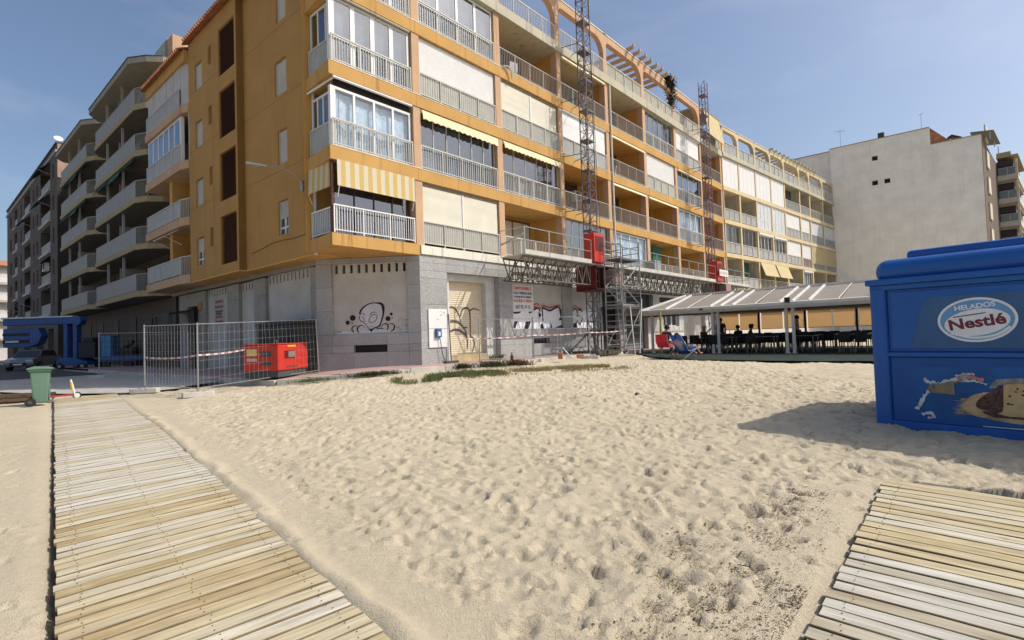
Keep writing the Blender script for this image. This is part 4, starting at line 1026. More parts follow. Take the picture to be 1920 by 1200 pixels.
def antenna(label, p, h=2.2, w=.9):
    t = thing('antenna', label, 'antenna', p); b = G(); x, y, z = p; y = -y
    b.bar((x, y, z), (x, y, z + h), .025, 5); b.obj('antenna_mast', STEEL, t)
    b = G(); b.bar((x - w / 2, y, z + h - .1), (x + w / 2, y, z + h - .02), .018, 4)
    for i in range(6): b.bar((x - w / 2 + w * i / 5, y - .22, z + h - .1 + .016 * i), (x - w / 2 + w * i / 5, y + .22, z + h - .1 + .016 * i), .012, 4)
    b.obj('antenna_boom', STEEL, t)
antenna('thin roof antenna standing above the arcade of the beige block', FB.w(3.6, -2.5, 17.0), 2.4)
antenna('satellite and aerial mast on the step of the blank party wall', FW.w(-.9, -1, 21.3), 2.3, 1.0)
antenna('lone thin mast on the ridge of the blank party wall', FW.w(-8.6, -1.2, 21.4), 2.0, .3)

# awning sheet hanging on the terrace at the second mast
o = fthing('awning', 'cream awning sheet hung over the terrace rail beside the far mast', 'awning', FA, 28.5, .1, 15)
b = G(FA); A = [(27.9 + .4 * i, .12, 17.2) for i in range(9)]; B_ = [(27.9 + .4 * i, .55 + .03 * math.sin(i * 2), 15.15 - .02 * i) for i in range(9)]
b.strip(A, B_); b.bar((27.8, .56, 15.13), (31.2, .56, 14.98), .03, 6); b.obj('awning_cloth', YELLOWISH, o)
b = G(FA); b.bar((27.8, .1, 17.22), (31.3, .1, 17.22), .07, 8); b.obj('awning_roll', GREYBAND, o)

# dark creeper / tarpaulin on the pergola
o = fthing('climbing_plant', 'dark creeper bundled on the pergola end above the orange roof terrace', 'creeper', FA, 22.3, 0, 16)
b = G(FA); rr = random.Random(3)
for i in range(2600):
    t = rr.random(); base = (21.7 + 1.1 * t + rr.gauss(0, .10), rr.gauss(-.05, .15), 17.75 - abs(rr.gauss(0, .25)) - (1.9 * rr.random() ** 1.6 if t > .6 else .35 * rr.random()))
    d = Vector((rr.gauss(0, 1), rr.gauss(0, 1), rr.gauss(-.4, 1))).normalized() * rr.uniform(.06, .14); e = Vector((rr.gauss(0, 1), rr.gauss(0, 1), rr.gauss(0, 1))).normalized() * .06
    b.face([b.q(*base), b.q(base[0] + d.x + e.x, base[1] + d.y + e.y, base[2] + d.z + e.z), b.q(base[0] + d.x - e.x, base[1] + d.y - e.y, base[2] + d.z - e.z)])
tag(b.obj('foliage', mat('dark_foliage', (.022, .026, .018), rough=.8, var=.4, scale=8), o), kind='stuff')
b = G(FA); b.tube([(22.7, -.2, 14.9), (22.6, -.15, 16.4), (22.3, -.1, 17.5)], .05, 6); b.obj('stem', DARKBROWN, o)

# ================================================================== BLANK PARTY WALL BUILDING
WB = fthing('apartment_building', 'tall building with a bare cement party wall and three tiny vents', 'building', FW, -6, 0, -1)
b = G(FW); vh = [(-4.55, -4.0, 18.9, 19.45), (-4.45, -3.9, 16.05, 16.6), (-5.6, -5.05, 16.05, 16.6)]
holes_wall(b, -9.3, .15, -1.2, 21.3, vh, -.5, .0); b.obj('party_wall', BLANK, WB)
b = G(FW); b.box(-13.4, -9.302, -.5, .0, -1.2, 19.4); b.box(.152, 6, -.5, -.25, -1.2, 21.1); b.obj('party_wall', BLANK, WB)
for h in vh:
    b = G(FW); b.box(h[0], h[1], -.48, -.4, h[2], h[3]); b.obj('vent', BLACK, WB)
b = G(FW); b.box(-13.35, 6, -14, -.52, -1.2, 19.2); b.box(-9.2, 6, -14, -.52, 19.2, 21.0); b.obj('core_wall', BLANK, WB)
b = G(FW); b.box(-9.3, .15, -.6, .06, 21.302, 21.38); b.box(-13.4, -9.35, -.6, .06, 19.402, 19.48); b.box(.16, 6, -.6, -.2, 21.102, 21.2); b.obj('coping', GREYBAND, WB)
b = G(FW); b.vprism([(-9.3, 19.45), (-9.3, 21.3), (-10.9, 19.45)], -1.2, -.1); b.obj('stair_roof', TERRA, WB)
b = G(FW); b.box(-11.5, -11.0, -1.6, -.8, 19.4, 19.9); b.obj('roof_hutch', TERRA, WB); b = G(FW); b.vprism([(-11.9, 19.75), (-11.1, 20.2), (-10.7, 19.95), (-10.75, 19.88), (-11.1, 20.1), (-11.9, 19.66)], -1.7, -.6); b.obj('hutch_roof', DARKBROWN, WB)
b = G(FW); b.box(-5.2, -4.6, -1.6, -.8, 21.3, 22.2); b.obj('chimney', DGREY, WB)
b = G(FW); b.box(-1.6, -.2, -1.2, -.7, 21.35, 21.6); b.obj('roof_edge', DGREY, WB)
# sea side of it: brick strip with lit windows, balconies stepping out
SIDEB = brickmat('side_brick', (.13, .09, .066), (.11, .075, .055), (.2, .17, .14), 4)
b = G(FS); b.box(.52, 24, -8, .02, -1.2, 19.1); b.obj('side_wall', SIDEB, WB)
b = G(FS); b.box(0.0, .5, .0, .05, -1.2, 19.3); b.obj('corner_trim', mat('rust_trim', (.23, .13, .08)), WB)
for k in range(6):
    z = 5.3 + 2.8 * k
    b = G(FS); b.box(2.6, 4.6, .025, .16, z, z + 1.75); b.obj('window_frame', mat('cream_window', (.60, .55, .42)), WB)
b = G(FS); b.nprism([(-.9, 20.05), (.9, 19.75), (.95, 19.68), (-.9, 19.9)], .6, 7); b.obj('roof_canopy', mat('dark_roof_canopy', (.22, .21, .19)), WB)
b = G(FS)
for s in (1, 5, 8.8): b.bar((s, .6, 19.0), (s, .6, 19.9), .05, 5)
b.obj('canopy_post', WHITE_DIRTY, WB)
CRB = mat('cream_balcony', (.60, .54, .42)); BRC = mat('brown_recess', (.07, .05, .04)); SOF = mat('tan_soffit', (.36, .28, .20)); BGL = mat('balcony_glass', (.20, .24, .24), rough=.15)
for k in range(6):
    z = 2.9 + 2.8 * k
    b = G(FS); b.box(13.5, 24, .03, 1.85, z - .05, z + .55); b.obj('balcony_slab', CRB, WB); b = G(FS); b.box(13.6, 24, .03, 1.7, z - .42, z - .052); b.obj('soffit', SOF, WB)
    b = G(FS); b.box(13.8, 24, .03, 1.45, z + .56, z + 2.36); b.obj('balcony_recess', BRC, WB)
    b = G(FS); b.box(13.52, 13.55, .1, 1.8, z + .55, z + 1.4); b.obj('railing_glass', BGL, WB); b = G(FS); b.box(13.5, 13.57, .1, 1.83, z + 1.4, z + 1.45); b.box(13.5, 13.57, .9, .95, z + .55, z + 1.4); b.obj('railing', PALERAIL, WB)
    b = G(FS); b.box(13.5, 13.7, 1.62, 1.85, z + .552, z + 2.3); b.obj('balcony_post', CRB, WB)
b = G(FS); b.box(13.4, 24, .03, 1.95, 19.6, 19.75); b.box(13.8, 24, .03, 1.3, 19.76, 20.3); b.obj('roof_slab', GREYBAND, WB)

# ================================================================== GREY-BROWN BALCONY BUILDING (left)
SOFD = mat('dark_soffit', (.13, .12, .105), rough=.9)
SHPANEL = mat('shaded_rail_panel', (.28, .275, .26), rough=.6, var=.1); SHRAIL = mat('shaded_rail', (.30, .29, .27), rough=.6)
GB = fthing('apartment_building', 'shaded grey apartment building with two stacks of long balconies, next to the orange block', 'building', FL, 14, 0, -1)
OBP[0] = GB
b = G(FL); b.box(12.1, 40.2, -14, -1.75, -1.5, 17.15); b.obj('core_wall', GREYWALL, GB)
b = G(FL); b.box(12.1, 40.2, -1.72, -1.4, -1.5, 3.0); b.obj('ground_floor_wall', mat('brown_ground_wall', (.09, .065, .048), var=.2), GB)
for (s, z) in ((13, .0), (16.5, -1.2), (20, -1.2), (24.5, -1.2), (29, 0), (33, -1.2), (37, 0)):
    b = G(FL); b.box(s, s + 1.5, -1.45, -1.36, z, z + 2.2 + (1.2 if z < 0 else 0)); b.obj('ground_opening', BLACK if z < 0 else DGREY, GB)
b = G(FL); b.box(12.5, 13.9, -2.2, -1.5, 14.5, 18.9); b.obj('stair_tower', PEACH, GB); b = G(FL); b.box(13.4, 15.8, -3.0, -1.5, 17.2, 19.0); b.obj('stair_tower', mat('pale_green_wall', (.38, .42, .35)), GB)
for c0, c1 in ((14.27, 24.0), (26.9, 36.6)):
    for k in range(1, 7):
        zt = 3.42 + 2.8 * (k - 1) if k < 6 else 17.32
        ext = .25 if k == 6 else 0
        sl = [(c0 - ext * .3, .08 + ext), (c1 + ext, .08 + ext), (c1 + 1.0 + ext, -.35), (c1 + 1.3, -1.75), (c0 - 1.7, -1.75), (c0 - 1.5 - ext, -1.0), (c0 - .9 - ext, -.32)]
        b = G(FL); b.hprism(sl, zt - .34, zt); b.obj('balcony_slab' if k < 6 else 'roof_slab', GREYBAND if k < 6 else mat('roof_band', (.29, .27, .21), var=.12), GB)
        if k == 6:
            b = G(FL); b.hprism([(a, n * 1.02 + .03) for a, n in sl], zt + .002, zt + .06); b.obj('roof_edge', DGREY, GB); continue
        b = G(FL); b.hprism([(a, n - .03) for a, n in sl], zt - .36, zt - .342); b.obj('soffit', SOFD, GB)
        zc = zt + 2.46
        w = (c1 - c0) / 9
        for j in range(9):
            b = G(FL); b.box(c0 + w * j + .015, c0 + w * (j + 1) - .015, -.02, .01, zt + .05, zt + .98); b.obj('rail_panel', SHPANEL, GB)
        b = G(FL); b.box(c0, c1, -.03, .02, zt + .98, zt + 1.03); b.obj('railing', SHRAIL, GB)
        b = G(FL)
        for j in range(11):
            t = j / 10; p = (c0 - .85 * t, .0 - .38 * t) if t < .99 else (c0 - .85, -.38)
            b.box(p[0] - .012, p[0] + .012, p[1] - .012, p[1] + .012, zt, zt + 1.0)
        b.bar((c0, .0, zt + 1.0), (c0 - .88, -.4, zt + 1.0), .03, 4)
        for j in range(5):
            p = (c0 - .9 - .1 * j, -.42 - .16 * j); b.box(p[0] - .012, p[0] + .012, p[1] - .012, p[1] + .012, zt, zt + 1.0)
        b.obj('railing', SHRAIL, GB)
        for s, wd, h in ((c0 + .2, 2.1, 2.15), (c0 + 4.6, 1.6, 2.1), (c1 - 2.2, 2.0, 2.1)):
            b = G(FL); b.box(s, s + wd, -1.78, -1.71, zt + .02, zt + h); b.obj('balcony_door', BLACK if random.random() < .6 else DARKBROWN, GB)
        for s in (c0 + 3.4, c0 + 7.2):
            b = G(FL); b.box(s, s + .12, -.25, -.12, zt, zc); b.obj('balcony_post', mat('pale_post', (.36, .34, .30)), GB)
        b = G(FL); b.box((c0 + c1) / 2 - .06, (c0 + c1) / 2 + .06, -1.75, -.3, zt, zt + 1.9); b.obj('divider', mat('pale_divider', (.30, .28, .25)), GB)
        if (k, c0) in ((4, 14.27), (5, 26.9), (4, 26.9)):
            for a0, a1, dn in ((c0 + .3, c0 + 2.6, .35), (c0 + 3.2, c0 + 6.0, .55), (c0 + 6.5, c1 - .2, .4)): awning_out(FL, a0, a1, zt - .38, .0, zt - .38 - dn, .22, GREENCLOTH, 'green_awning', arms=False)
o = thing('satellite_dish', 'small white dish high on the roof of the brick building', 'dish', FL.w(44.5, -1, 19.6))
b = G(FL); b.bar((44.5, -1, 19.5), (44.5, -1, 20.9), .04, 5); b.obj('dish_mast', STEEL, o)
b = G(FL); b.bar((44.55, -1.0, 21.0), (44.35, -1.0, 21.15), .05, 12, r2=.38); b.obj('dish_bowl', WHITE, o)

# ================================================================== BRICK BUILDING, far left
KB = fthing('apartment_building', 'dark brick apartment building at the far left with recessed loggias and green awnings', 'building', FL, 45, 0, -1)
OBP[0] = KB
b = G(FL); hs = []
for z in np.arange(3.7, 18, 3.05):
    hs += [(44.0, 49.4, z, z + 2.55), (56.2, 60.6, z, z + 2.55), (66.3, 68.8, z, z + 2.3), (51.0, 51.9, z + .6, z + 2.0), (53.4, 54.3, z + .6, z + 2.0), (62.6, 63.6, z + .5, z + 2.1), (41.9, 42.7, z + .6, z + 2.0), (71.5, 73.0, z + .6, z + 2.1)]
hs += [(42.5, 45.5, -1.2, 2.2), (48, 52, -1.2, 2.3), (56, 61, -1.2, 2.3), (66, 70, -1.2, 2.3)]
holes_wall(b, 40.4, 76, -1.5, 19.4, hs, -1.7, -.3); b.quad([(40.4, -12, -1.5), (40.4, -.3, -1.5), (40.4, -.3, 19.4), (40.4, -12, 19.4)]); b.obj('brick_wall', BRICKD, KB)
b = G(FL); b.box(40.5, 76, -12, -1.75, -1.5, 19.3); b.obj('core_wall', DGREY, KB)
b = G(FL); b.box(40.3, 76.1, -.6, -.16, 18.55, 18.8); b.obj('cornice_band', mat('grey_cornice', (.34, .33, .31)), KB)
b = G(FL); b.box(40.3, 76.1, -12, -.2, 19.402, 19.55); b.obj('roof_edge', DGREY, KB)
b = G(FL); b.box(40.32, 40.39, -7, -.31, 16.2, 19.4); b.obj('side_render', mat('pink_render', (.36, .23, .16)), KB)
for h in hs[:-4]:
    wd = h[1] - h[0]
    if wd > 2:
        b = G(FL); b.box(h[0] - .25, h[1] + .2, -1.6, -.12, h[2] - .24, h[2]); b.obj('loggia_slab', mat('pale_concrete', (.46, .45, .43)), KB)
        b = G(FL); b.box(h[0] + .1, h[1] - .1, -.42, -.34, h[2] + .02, h[2] + 1.0); b.obj('loggia_parapet', mat('white_parapet', (.36, .36, .345)), KB)
    else:
        b = G(FL); b.box(h[0], h[1], -.6, -.55, h[2], h[3]); b.obj('pane', GLASSD, KB)
for (a0, a1, zi) in ((44.0, 49.4, 4), (44.2, 49.2, 3), (44.0, 49.4, 1), (56.2, 60.5, 3), (56.2, 60.5, 0), (66.2, 69, 0)):
    z = 3.7 + 3.05 * zi + 2.6; awning_out(FL, a0, a1, z, -.28, z - .9, .6, GREENCLOTH, 'green_awning')
o = fthing('air_conditioner', 'white air conditioning unit on a brick loggia at the far left', 'air conditioner', FL, 46, -.2, 9.9)
b = G(FL); b.box(44.6, 46.0, -.30, .05, 7.9, 8.7); b.obj('casing', WHITE, o); b = G(FL); b.cyl((45.1, .06, 8.3), 'n', .30, .03, 14); b.obj('fan_grille', BLACK, o)

# ================================================================== SUNLIT WHITE BUILDING at the end of the street
FE = Frame(FL.w(92, 0).xy, YA - math.pi / 2, 1)
FE = Frame(FL.w(92, 0).xy, YL + math.pi / 2, 1)     # faces back down the street
EB = fthing('apartment_building', 'sunlit white building with a red roof at the far end of the shaded street', 'building', FE, 20, 0, -1)
OBP[0] = EB
_t = FE.inv(FL.w(92, 20)); E0, E1 = sorted((FE.inv(FL.w(92, -4))[0], FE.inv(FL.w(92, 34))[0]))
sgn = 1 if FE.inv(FL.w(90, 0))[1] > 0 else -1
b = G(FE); hs = []
for z in (-.6, 2.4, 5.4, 8.4, 11.2):
    for s in np.arange(E0 + 1.0, E1 - 2, 2.6): hs.append((s, s + 1.2, z + .3, z + 2.2))
holes_wall(b, E0, E1, -2, 13.9, hs, -.5 * sgn, 0); b.obj('wall', mat('white_far_wall', (.62, .60, .56)), EB)
b = G(FE); b.box(E0, E1, -8 * sgn, -.55 * sgn, -2, 13.7); b.obj('core_wall', DGREY, EB)
for z in (2.0, 5.0, 8.0, 10.8):
    b = G(FE); b.box(E0, E1, .0, .9 * sgn, z, z + .35); b.obj('balcony_slab', mat('far_band', (.5, .42, .36)), EB)
    b = G(FE); b.box(E0, E1, .82 * sgn, .9 * sgn, z + .36, z + 1.1); b.obj('balcony_parapet', WHITE, EB)
b = G(FE); b.nprism([(.9 * sgn, 13.8), (-4 * sgn, 15.2), (-4 * sgn, 13.8)], E0, E1); b.obj('roof', TERRA, EB)

# ================================================================== ICE-CREAM KIOSK
KBLUE = mat('kiosk_blue_plastic', (.009, .092, .355), rough=.42, var=.12, scale=1.3, spec=.4, fine=.03, bump=.03, bscale=25)
KBLUE2 = mat('kiosk_panel_blue', (.009, .076, .295), rough=.5, var=.16, scale=1.6, spec=.35)
KDECAL = mat('faded_blue_decal', (.045, .115, .25), rough=.6, var=.10, scale=2)
KS = fthing('ice_cream_kiosk', 'closed blue ice cream kiosk with rounded roof and torn poster on the sand', 'kiosk', FK, 0, 0, -1.5)
KL, KD = 3.3, 2.7
b = G(FK); b.box(.06, KL - .06, -KD + .06, -.07, -1.56, .60); b.obj('body', KBLUE2, KS)
for s in (.0, KL - .21):
    b = G(FK); b.box(s, s + .21, -.21, .0, -1.56, .58); b.obj('corner_post', KBLUE, KS, bevel=.05)
    b = G(FK); b.box(s, s + .21, -KD, -KD + .21, -1.56, .58); b.obj('corner_post', KBLUE, KS, bevel=.05)
b = G(FK); b.box(-.035, KL + .035, -KD - .03, .04, .575, .665); b.obj('cornice', KBLUE, KS, bevel=.018)
b = G(FK); b.box(.01, KL - .01, -KD, .0, .50, .575); b.obj('cornice_step', KBLUE, KS, bevel=.012)
b = G(FK); b.box(.05, KL - .05, -KD + .05, -.05, .60, .96); b.obj('roof', KBLUE, KS, bevel=.165)
KS.children[-1].modifiers[0].segments = 6
b = G(FK); b.box(.40, KL - .40, -KD + .4, -.32, .90, 1.08); b.obj('roof_cap', KBLUE, KS, bevel=.05)
b = G(FK); b.box(.19, KL - .19, -.09, -.018, -.475, -.41); b.obj('ledge', KBLUE, KS, bevel=.012)
b = G(FK); b.box(.19, KL - .19, -.09, -.02, -1.56, -1.40); b.obj('plinth', KBLUE, KS, bevel=.012)
b = G(FK); b.box(.215, KL - .215, -.09, -.045, -.40, .50); b.obj('hatch', KBLUE2, KS, bevel=.01)
b = G(FK); b.box(.255, KL - .255, -.05, -.038, -.36, .46); b.obj('hatch_panel', KBLUE, KS, bevel=.006)
b = G(FK); b.box(.215, KL - .215, -.09, -.05, -1.40, -.48); b.obj('lower_panel', KBLUE2, KS, bevel=.01)
b = G(FK); b.vprism(smoothpts([(.49, -.355), (.51, -.2), (.60, .16), (.655, .30)], 3) + [(.70, .345), (.78, .362), (2.7, .375), (2.75, .33), (2.8, -.355)], -.036, -.034); b.obj('decal', KDECAL, KS)
# logo
LOGOW = mat('logo_white', (.72, .74, .76), rough=.55, var=.06); LOGOB = mat('logo_blue', (.14, .31, .55), rough=.55); LOGOR = mat('logo_red', (.17, .03, .05), rough=.55)
lc = (1.20, .022); rt = R(3)
b = G(FK); b.vprism(ell(lc, .405, .295, 40, rt), -.033, -.030); lg = b.obj('logo', LOGOW, KS)
b = G(FK); b.vprism(ell((lc[0], lc[1]), .375, .265, 40, rt), -.0295, -.028); b.obj('logo_field', LOGOB, lg)
b = G(FK); b.vprism(ell((lc[0] + .0, lc[1] - .035), .335, .175, 40, R(8)), -.0275, -.026); b.obj('logo_centre', LOGOW, lg)
b = G(FK); ribbon(b, smoothpts([(lc[0] - .27, lc[1] - .17), (lc[0] - .05, lc[1] - .235), (lc[0] + .18, lc[1] - .205), (lc[0] + .33, lc[1] - .10)], 5), .03, -.0275, -.0255); b.obj('logo_swoosh', LOGOW, lg)
text('lettering', 'HELADOS', FK, lc[0] - .01, -.025, lc[1] + .178, .088, LOGOW, lg, rot=R(6), sx=1.08, bold=.003)
text('lettering', 'Nestl\u00e9', FK, lc[0] + .0, -.0245, lc[1] - .035, .195, LOGOR, lg, rot=R(8), sx=1.12, bold=.006)
b = G(FK); ribbon(b, [(lc[0] - .235, lc[1] + .042), (lc[0] + .10, lc[1] + .088)], .014, -.0255, -.024); b.obj('lettering_bar', LOGOR, lg)
# torn poster
b = G(FK); b.vprism([(.40, -1.34), (.44, -.9), (.48, -.62), (2.9, -.56), (2.9, -1.36)], -.0485, -.047); po = b.obj('poster', mat('poster_blue', (.012, .088, .29), rough=.5, var=.3, scale=1.2), KS)
def torn(pts, m, w, nm):
    b = G(FK); rr = random.Random(len(pts)); P = smoothpts(pts, 5); ribbon(b, [(x + rr.gauss(0, .004), z + rr.gauss(0, .006)) for x, z in P], [w * rr.uniform(.3, 1.7) for _ in P], -.046, -.040); return b.obj(nm, m, po)
PAPER = mat('torn_paper', (.52, .55, .57), rough=.9, var=.2, scale=9); PAPERB = mat('paper_back', (.22, .19, .13), rough=.9, var=.2, scale=6); PINK = mat('poster_pink', (.52, .20, .17), rough=.7, var=.15)
torn([(.50, -1.22), (.555, -1.12), (.60, -1.02), (.655, -.95)], PAPER, .035, 'torn_edge')
torn([(.60, -.785), (.66, -.835), (.76, -.84), (.88, -.80), (.97, -.77), (1.08, -.755)], PAPER, .05, 'torn_edge')
torn([(.56, -1.29), (.63, -1.255), (.70, -1.30), (.62, -1.325)], PAPER, .03, 'torn_edge')
torn([(.97, -.775), (1.03, -.745), (1.12, -.735), (1.24, -.78)], PINK, .055, 'torn_edge')
torn([(.655, -.95), (.68, -.90), (.72, -.865), (.78, -.85)], PAPERB, .05, 'torn_edge')
torn([(1.0, -.80), (1.1, -.79), (1.2, -.80), (1.27, -.83)], PAPER, .018, 'torn_edge')
torn([(.95, -.735), (1.05, -.70), (1.15, -.70)], PAPER, .022, 'torn_edge')
b = G(FK); b.vprism([(.66, -.97), (.76, -.85), (.90, -.80), (1.02, -.80), (.93, -.835), (.935, -.985), (.78, -.975)], -.0455, -.036); b.obj('paper_flap', PAPERB, po)
b = G(FK); b.vprism(smoothpts([(1.00, -1.15), (1.03, -1.08), (1.10, -.99), (1.22, -.94), (1.3, -.93), (2.2, -.9), (2.6, -1.2), (2.2, -1.33), (1.5, -1.31), (1.25, -1.275), (1.08, -1.23)], 4, True), -.0465, -.045); b.obj('poster_glow', mat('poster_cream_glow', (.48, .33, .17), rough=.6, var=.45, scale=5), po)
rq = random.Random(6); bb_ = G(FK)
for i in range(26):
    t = rq.random(); z = -1.22 + .2 * t; x = 1.06 + .06 * t; L = rq.uniform(.05, .20); ribbon(bb_, [(x + .06, z), (x - L * .5, z - .015 + .01 * t), (x - L, z - .03 + .03 * t)], [.03, .016, .002], -.0466, -.0458)
tag(bb_.obj('poster_streaks', mat('poster_streak', (.40, .30, .18), rough=.7), po), kind='stuff')
ICE = mat('printed_vanilla', (.50, .36, .17), rough=.6, var=.15, scale=8); CHOC = mat('printed_chocolate', (.03, .010, .009), rough=.6, var=.5, scale=34, col2=(.17, .085, .07))
b = G(FK); b.vprism(smoothpts([(1.14, -1.10), (1.20, -1.0), (1.30, -.92), (1.42, -.845), (1.40, -1.165), (1.28, -1.175), (1.18, -1.155)], 4, True), -.0445, -.043); b.obj('poster_biscuit', CHOC, po)
b = G(FK); b.vprism([(1.41, -1.18), (1.425, -.83), (1.48, -.80), (2.1, -.75), (2.12, -1.21)], -.0445, -.0428); ic = b.obj('poster_ice_cream', ICE, po)
b = G(FK); b.vprism(smoothpts([(1.20, -1.185), (1.32, -1.18), (1.46, -1.225), (2.0, -1.215), (2.0, -1.245), (1.4, -1.255), (1.28, -1.235)], 3, True), -.0425, -.041); b.obj('poster_biscuit', CHOC, po)
rr = random.Random(8)
for i in range(12):
    b = G(FK); c = (rr.uniform(1.45, 1.9), rr.uniform(-1.14, -.86)); b.vprism(ell(c, rr.uniform(.012, .024), rr.uniform(.009, .016), 8), -.0427, -.0415); b.obj('chocolate_chip', CHOC, ic)
b = G(FK); b.vprism(smoothpts([(1.28, -.88), (1.34, -.79), (1.45, -.745), (2.2, -.70), (2.2, -.77), (1.45, -.815), (1.36, -.87)], 3), -.0445, -.040); b.obj('poster_wrapper', mat('wrapper_foil', (.22, .22, .20), rough=.5, var=.5, scale=14), po)
for i in range(3):
    b = G(FK); z = -1.395 + .03 * i; ribbon(b, [(1.2 + .4 * i, -1.38), (1.7 + .4 * i, -1.375)], .012, -.046, -.045); b.obj('scratch', PAPER, po)

# ================================================================== MAST CLIMBING WORK PLATFORM
MC = fthing('mast_climber', 'long work platform on two lattice masts with red drive units along the balconies', 'work platform', FA, 9.7, 1.2, -.94)
def mast(s, n, z0, z1, m, w=.27):
    for a in (-1, 1):
        for c in (-1, 1):
            b = G(FA); b.bar((s + a * w, n + c * w * .8, z0), (s + a * w, n + c * w * .8, z1), .026, 4); b.obj('mast_chord', m, MC)
    b = G(FA); z = z0; i = 0; st = .50
    while z < z1 - st + .01:
        for c in (-1, 1):
            b.bar((s - w, n + c * w * .8, z), (s + w, n + c * w * .8, z), .013, 4, False)
            p, q = (-w, w) if i % 2 else (w, -w); b.bar((s + p, n + c * w * .8, z), (s + q, n + c * w * .8, z + st), .012, 4, False)
        for a in (-1, 1):
            b.bar((s + a * w, n - w * .8, z), (s + a * w, n + w * .8, z), .013, 4, False)
            p, q = (-w, w) if i % 2 else (w, -w); b.bar((s + a * w, n + p * .8, z), (s + a * w, n + q * .8, z + st), .012, 4, False)
        if i % 3 == 0:
            b.box(s - w - .03, s + w + .03, n - w * .8 - .03, n + w * .8 + .03, z - .035, z + .035)
        z += st; i += 1
    tag(b.obj('mast_lattice', m, MC), kind='stuff')
MN = 1.15
MAST2 = mat('mast_steel_violet', (.17, .13, .17), rough=.5, var=.2, metal=.3)
mast(9.72, MN, -.9, 19.5, MASTM); mast(25.3, MN, -1.0, 18.0, MAST2)
for s in (9.72, 25.3):
    b = G(FA); b.box(s - 1.0, s + 1.0, .5, 2.0, -1.0, -.82)
    for a in (-1, 1):
        b.bar((s + a * 1.3, 2.2, -.9), (s + a * .3, MN, .2), .05, 6); b.bar((s + a * 1.3, .5, -.9), (s + a * .3, MN, .2), .05, 6)
    b.obj('mast_base', TRUSSM, MC)
for s in (9.72, 25.3):   # wall ties
    for z in (6.2, 9.0, 11.8, 14.6):
        b = G(FA); b.bar((s - .25, MN - .2, z), (s - .5, .0, z), .02, 5); b.bar((s + .25, MN - .2, z), (s + .5, .0, z), .02, 5); b.bar((s - .3, MN - .22, z), (s + .3, MN - .22, z), .02, 5)
        b.obj('wall_tie', MASTM, MC)
PZ = 3.33; N0, N1 = .55, 1.85
segs = [(3.75, 8.6), (10.9, 24.2), (26.4, 31.3)]
for s0, s1 in segs:
    k = max(1, round((s1 - s0) / 1.5)); w = (s1 - s0) / k
    for i in range(k):
        b = G(FA); b.box(s0 + w * i + .01, s0 + w * (i + 1) - .01, N0, N1, PZ - .05, PZ); b.obj('deck_board', DECKM, MC)
        b = G(FA); b.box(s0 + w * i + .015, s0 + w * (i + 1) - .015, N1 + .01, N1 + .035, PZ - .02, PZ + .17); b.obj('toe_board', DECKM, MC)
    for n in (N0 + .12, N1 - .1):
        b = G(FA); zt, zb = PZ - .09, 2.32
        b.bar((s0, n, zt), (s1, n, zt), .035, 4); b.bar((s0, n, zb), (s1, n, zb), .035, 4); b.obj('truss_chord', TRUSSM, MC)
        b = G(FA); q = s0; i = 0; st = .38
        while q < s1 - .1:
            e = min(q + st, s1); b.bar((q, n, zb if i % 2 else zt), (e, n, zt if i % 2 else zb), .022, 4, False); b.bar((e, n, zb), (e, n, zt), .016, 4, False); q = e; i += 1
        tag(b.obj('truss_lattice', TRUSSM, MC), kind='stuff')
    b = G(FA); q = s0
    while q < s1: b.bar((q, N0 + .12, 2.32), (q, N1 - .1, PZ - .09), .018, 4, False); b.bar((q, N0 + .12, 2.32), (q, N1 - .1, 2.32), .018, 4, False); q += .76
    tag(b.obj('truss_lattice', TRUSSM, MC), kind='stuff')
    k = max(1, round((s1 - s0) / 1.45)); w = (s1 - s0) / k
    for i in range(k + 1):
        b = G(FA); b.box(s0 + w * i - .02, s0 + w * i + .02, N1, N1 + .04, PZ, PZ + 1.08); b.obj('guard_post', STEEL, MC)
    for z in (.55, 1.08):
        b = G(FA); b.bar((s0, N1 + .02, PZ + z), (s1, N1 + .02, PZ + z), .02, 5); b.obj('guard_rail', STEEL, MC)
b = G(FA)
for z in (.55, 1.08): b.bar((3.75, N0, PZ + z), (3.75, N1, PZ + z), .02, 5); b.bar((31.3, N0, PZ + z), (31.3, N1, PZ + z), .02, 5)
b.bar((3.75, N0, PZ), (3.75, N0, PZ + 1.08), .02, 5); b.bar((3.75, N0 + .05, PZ + .5), (3.75, N1 - .05, PZ + .8), .03, 4); b.obj('guard_rail', STEEL, MC)
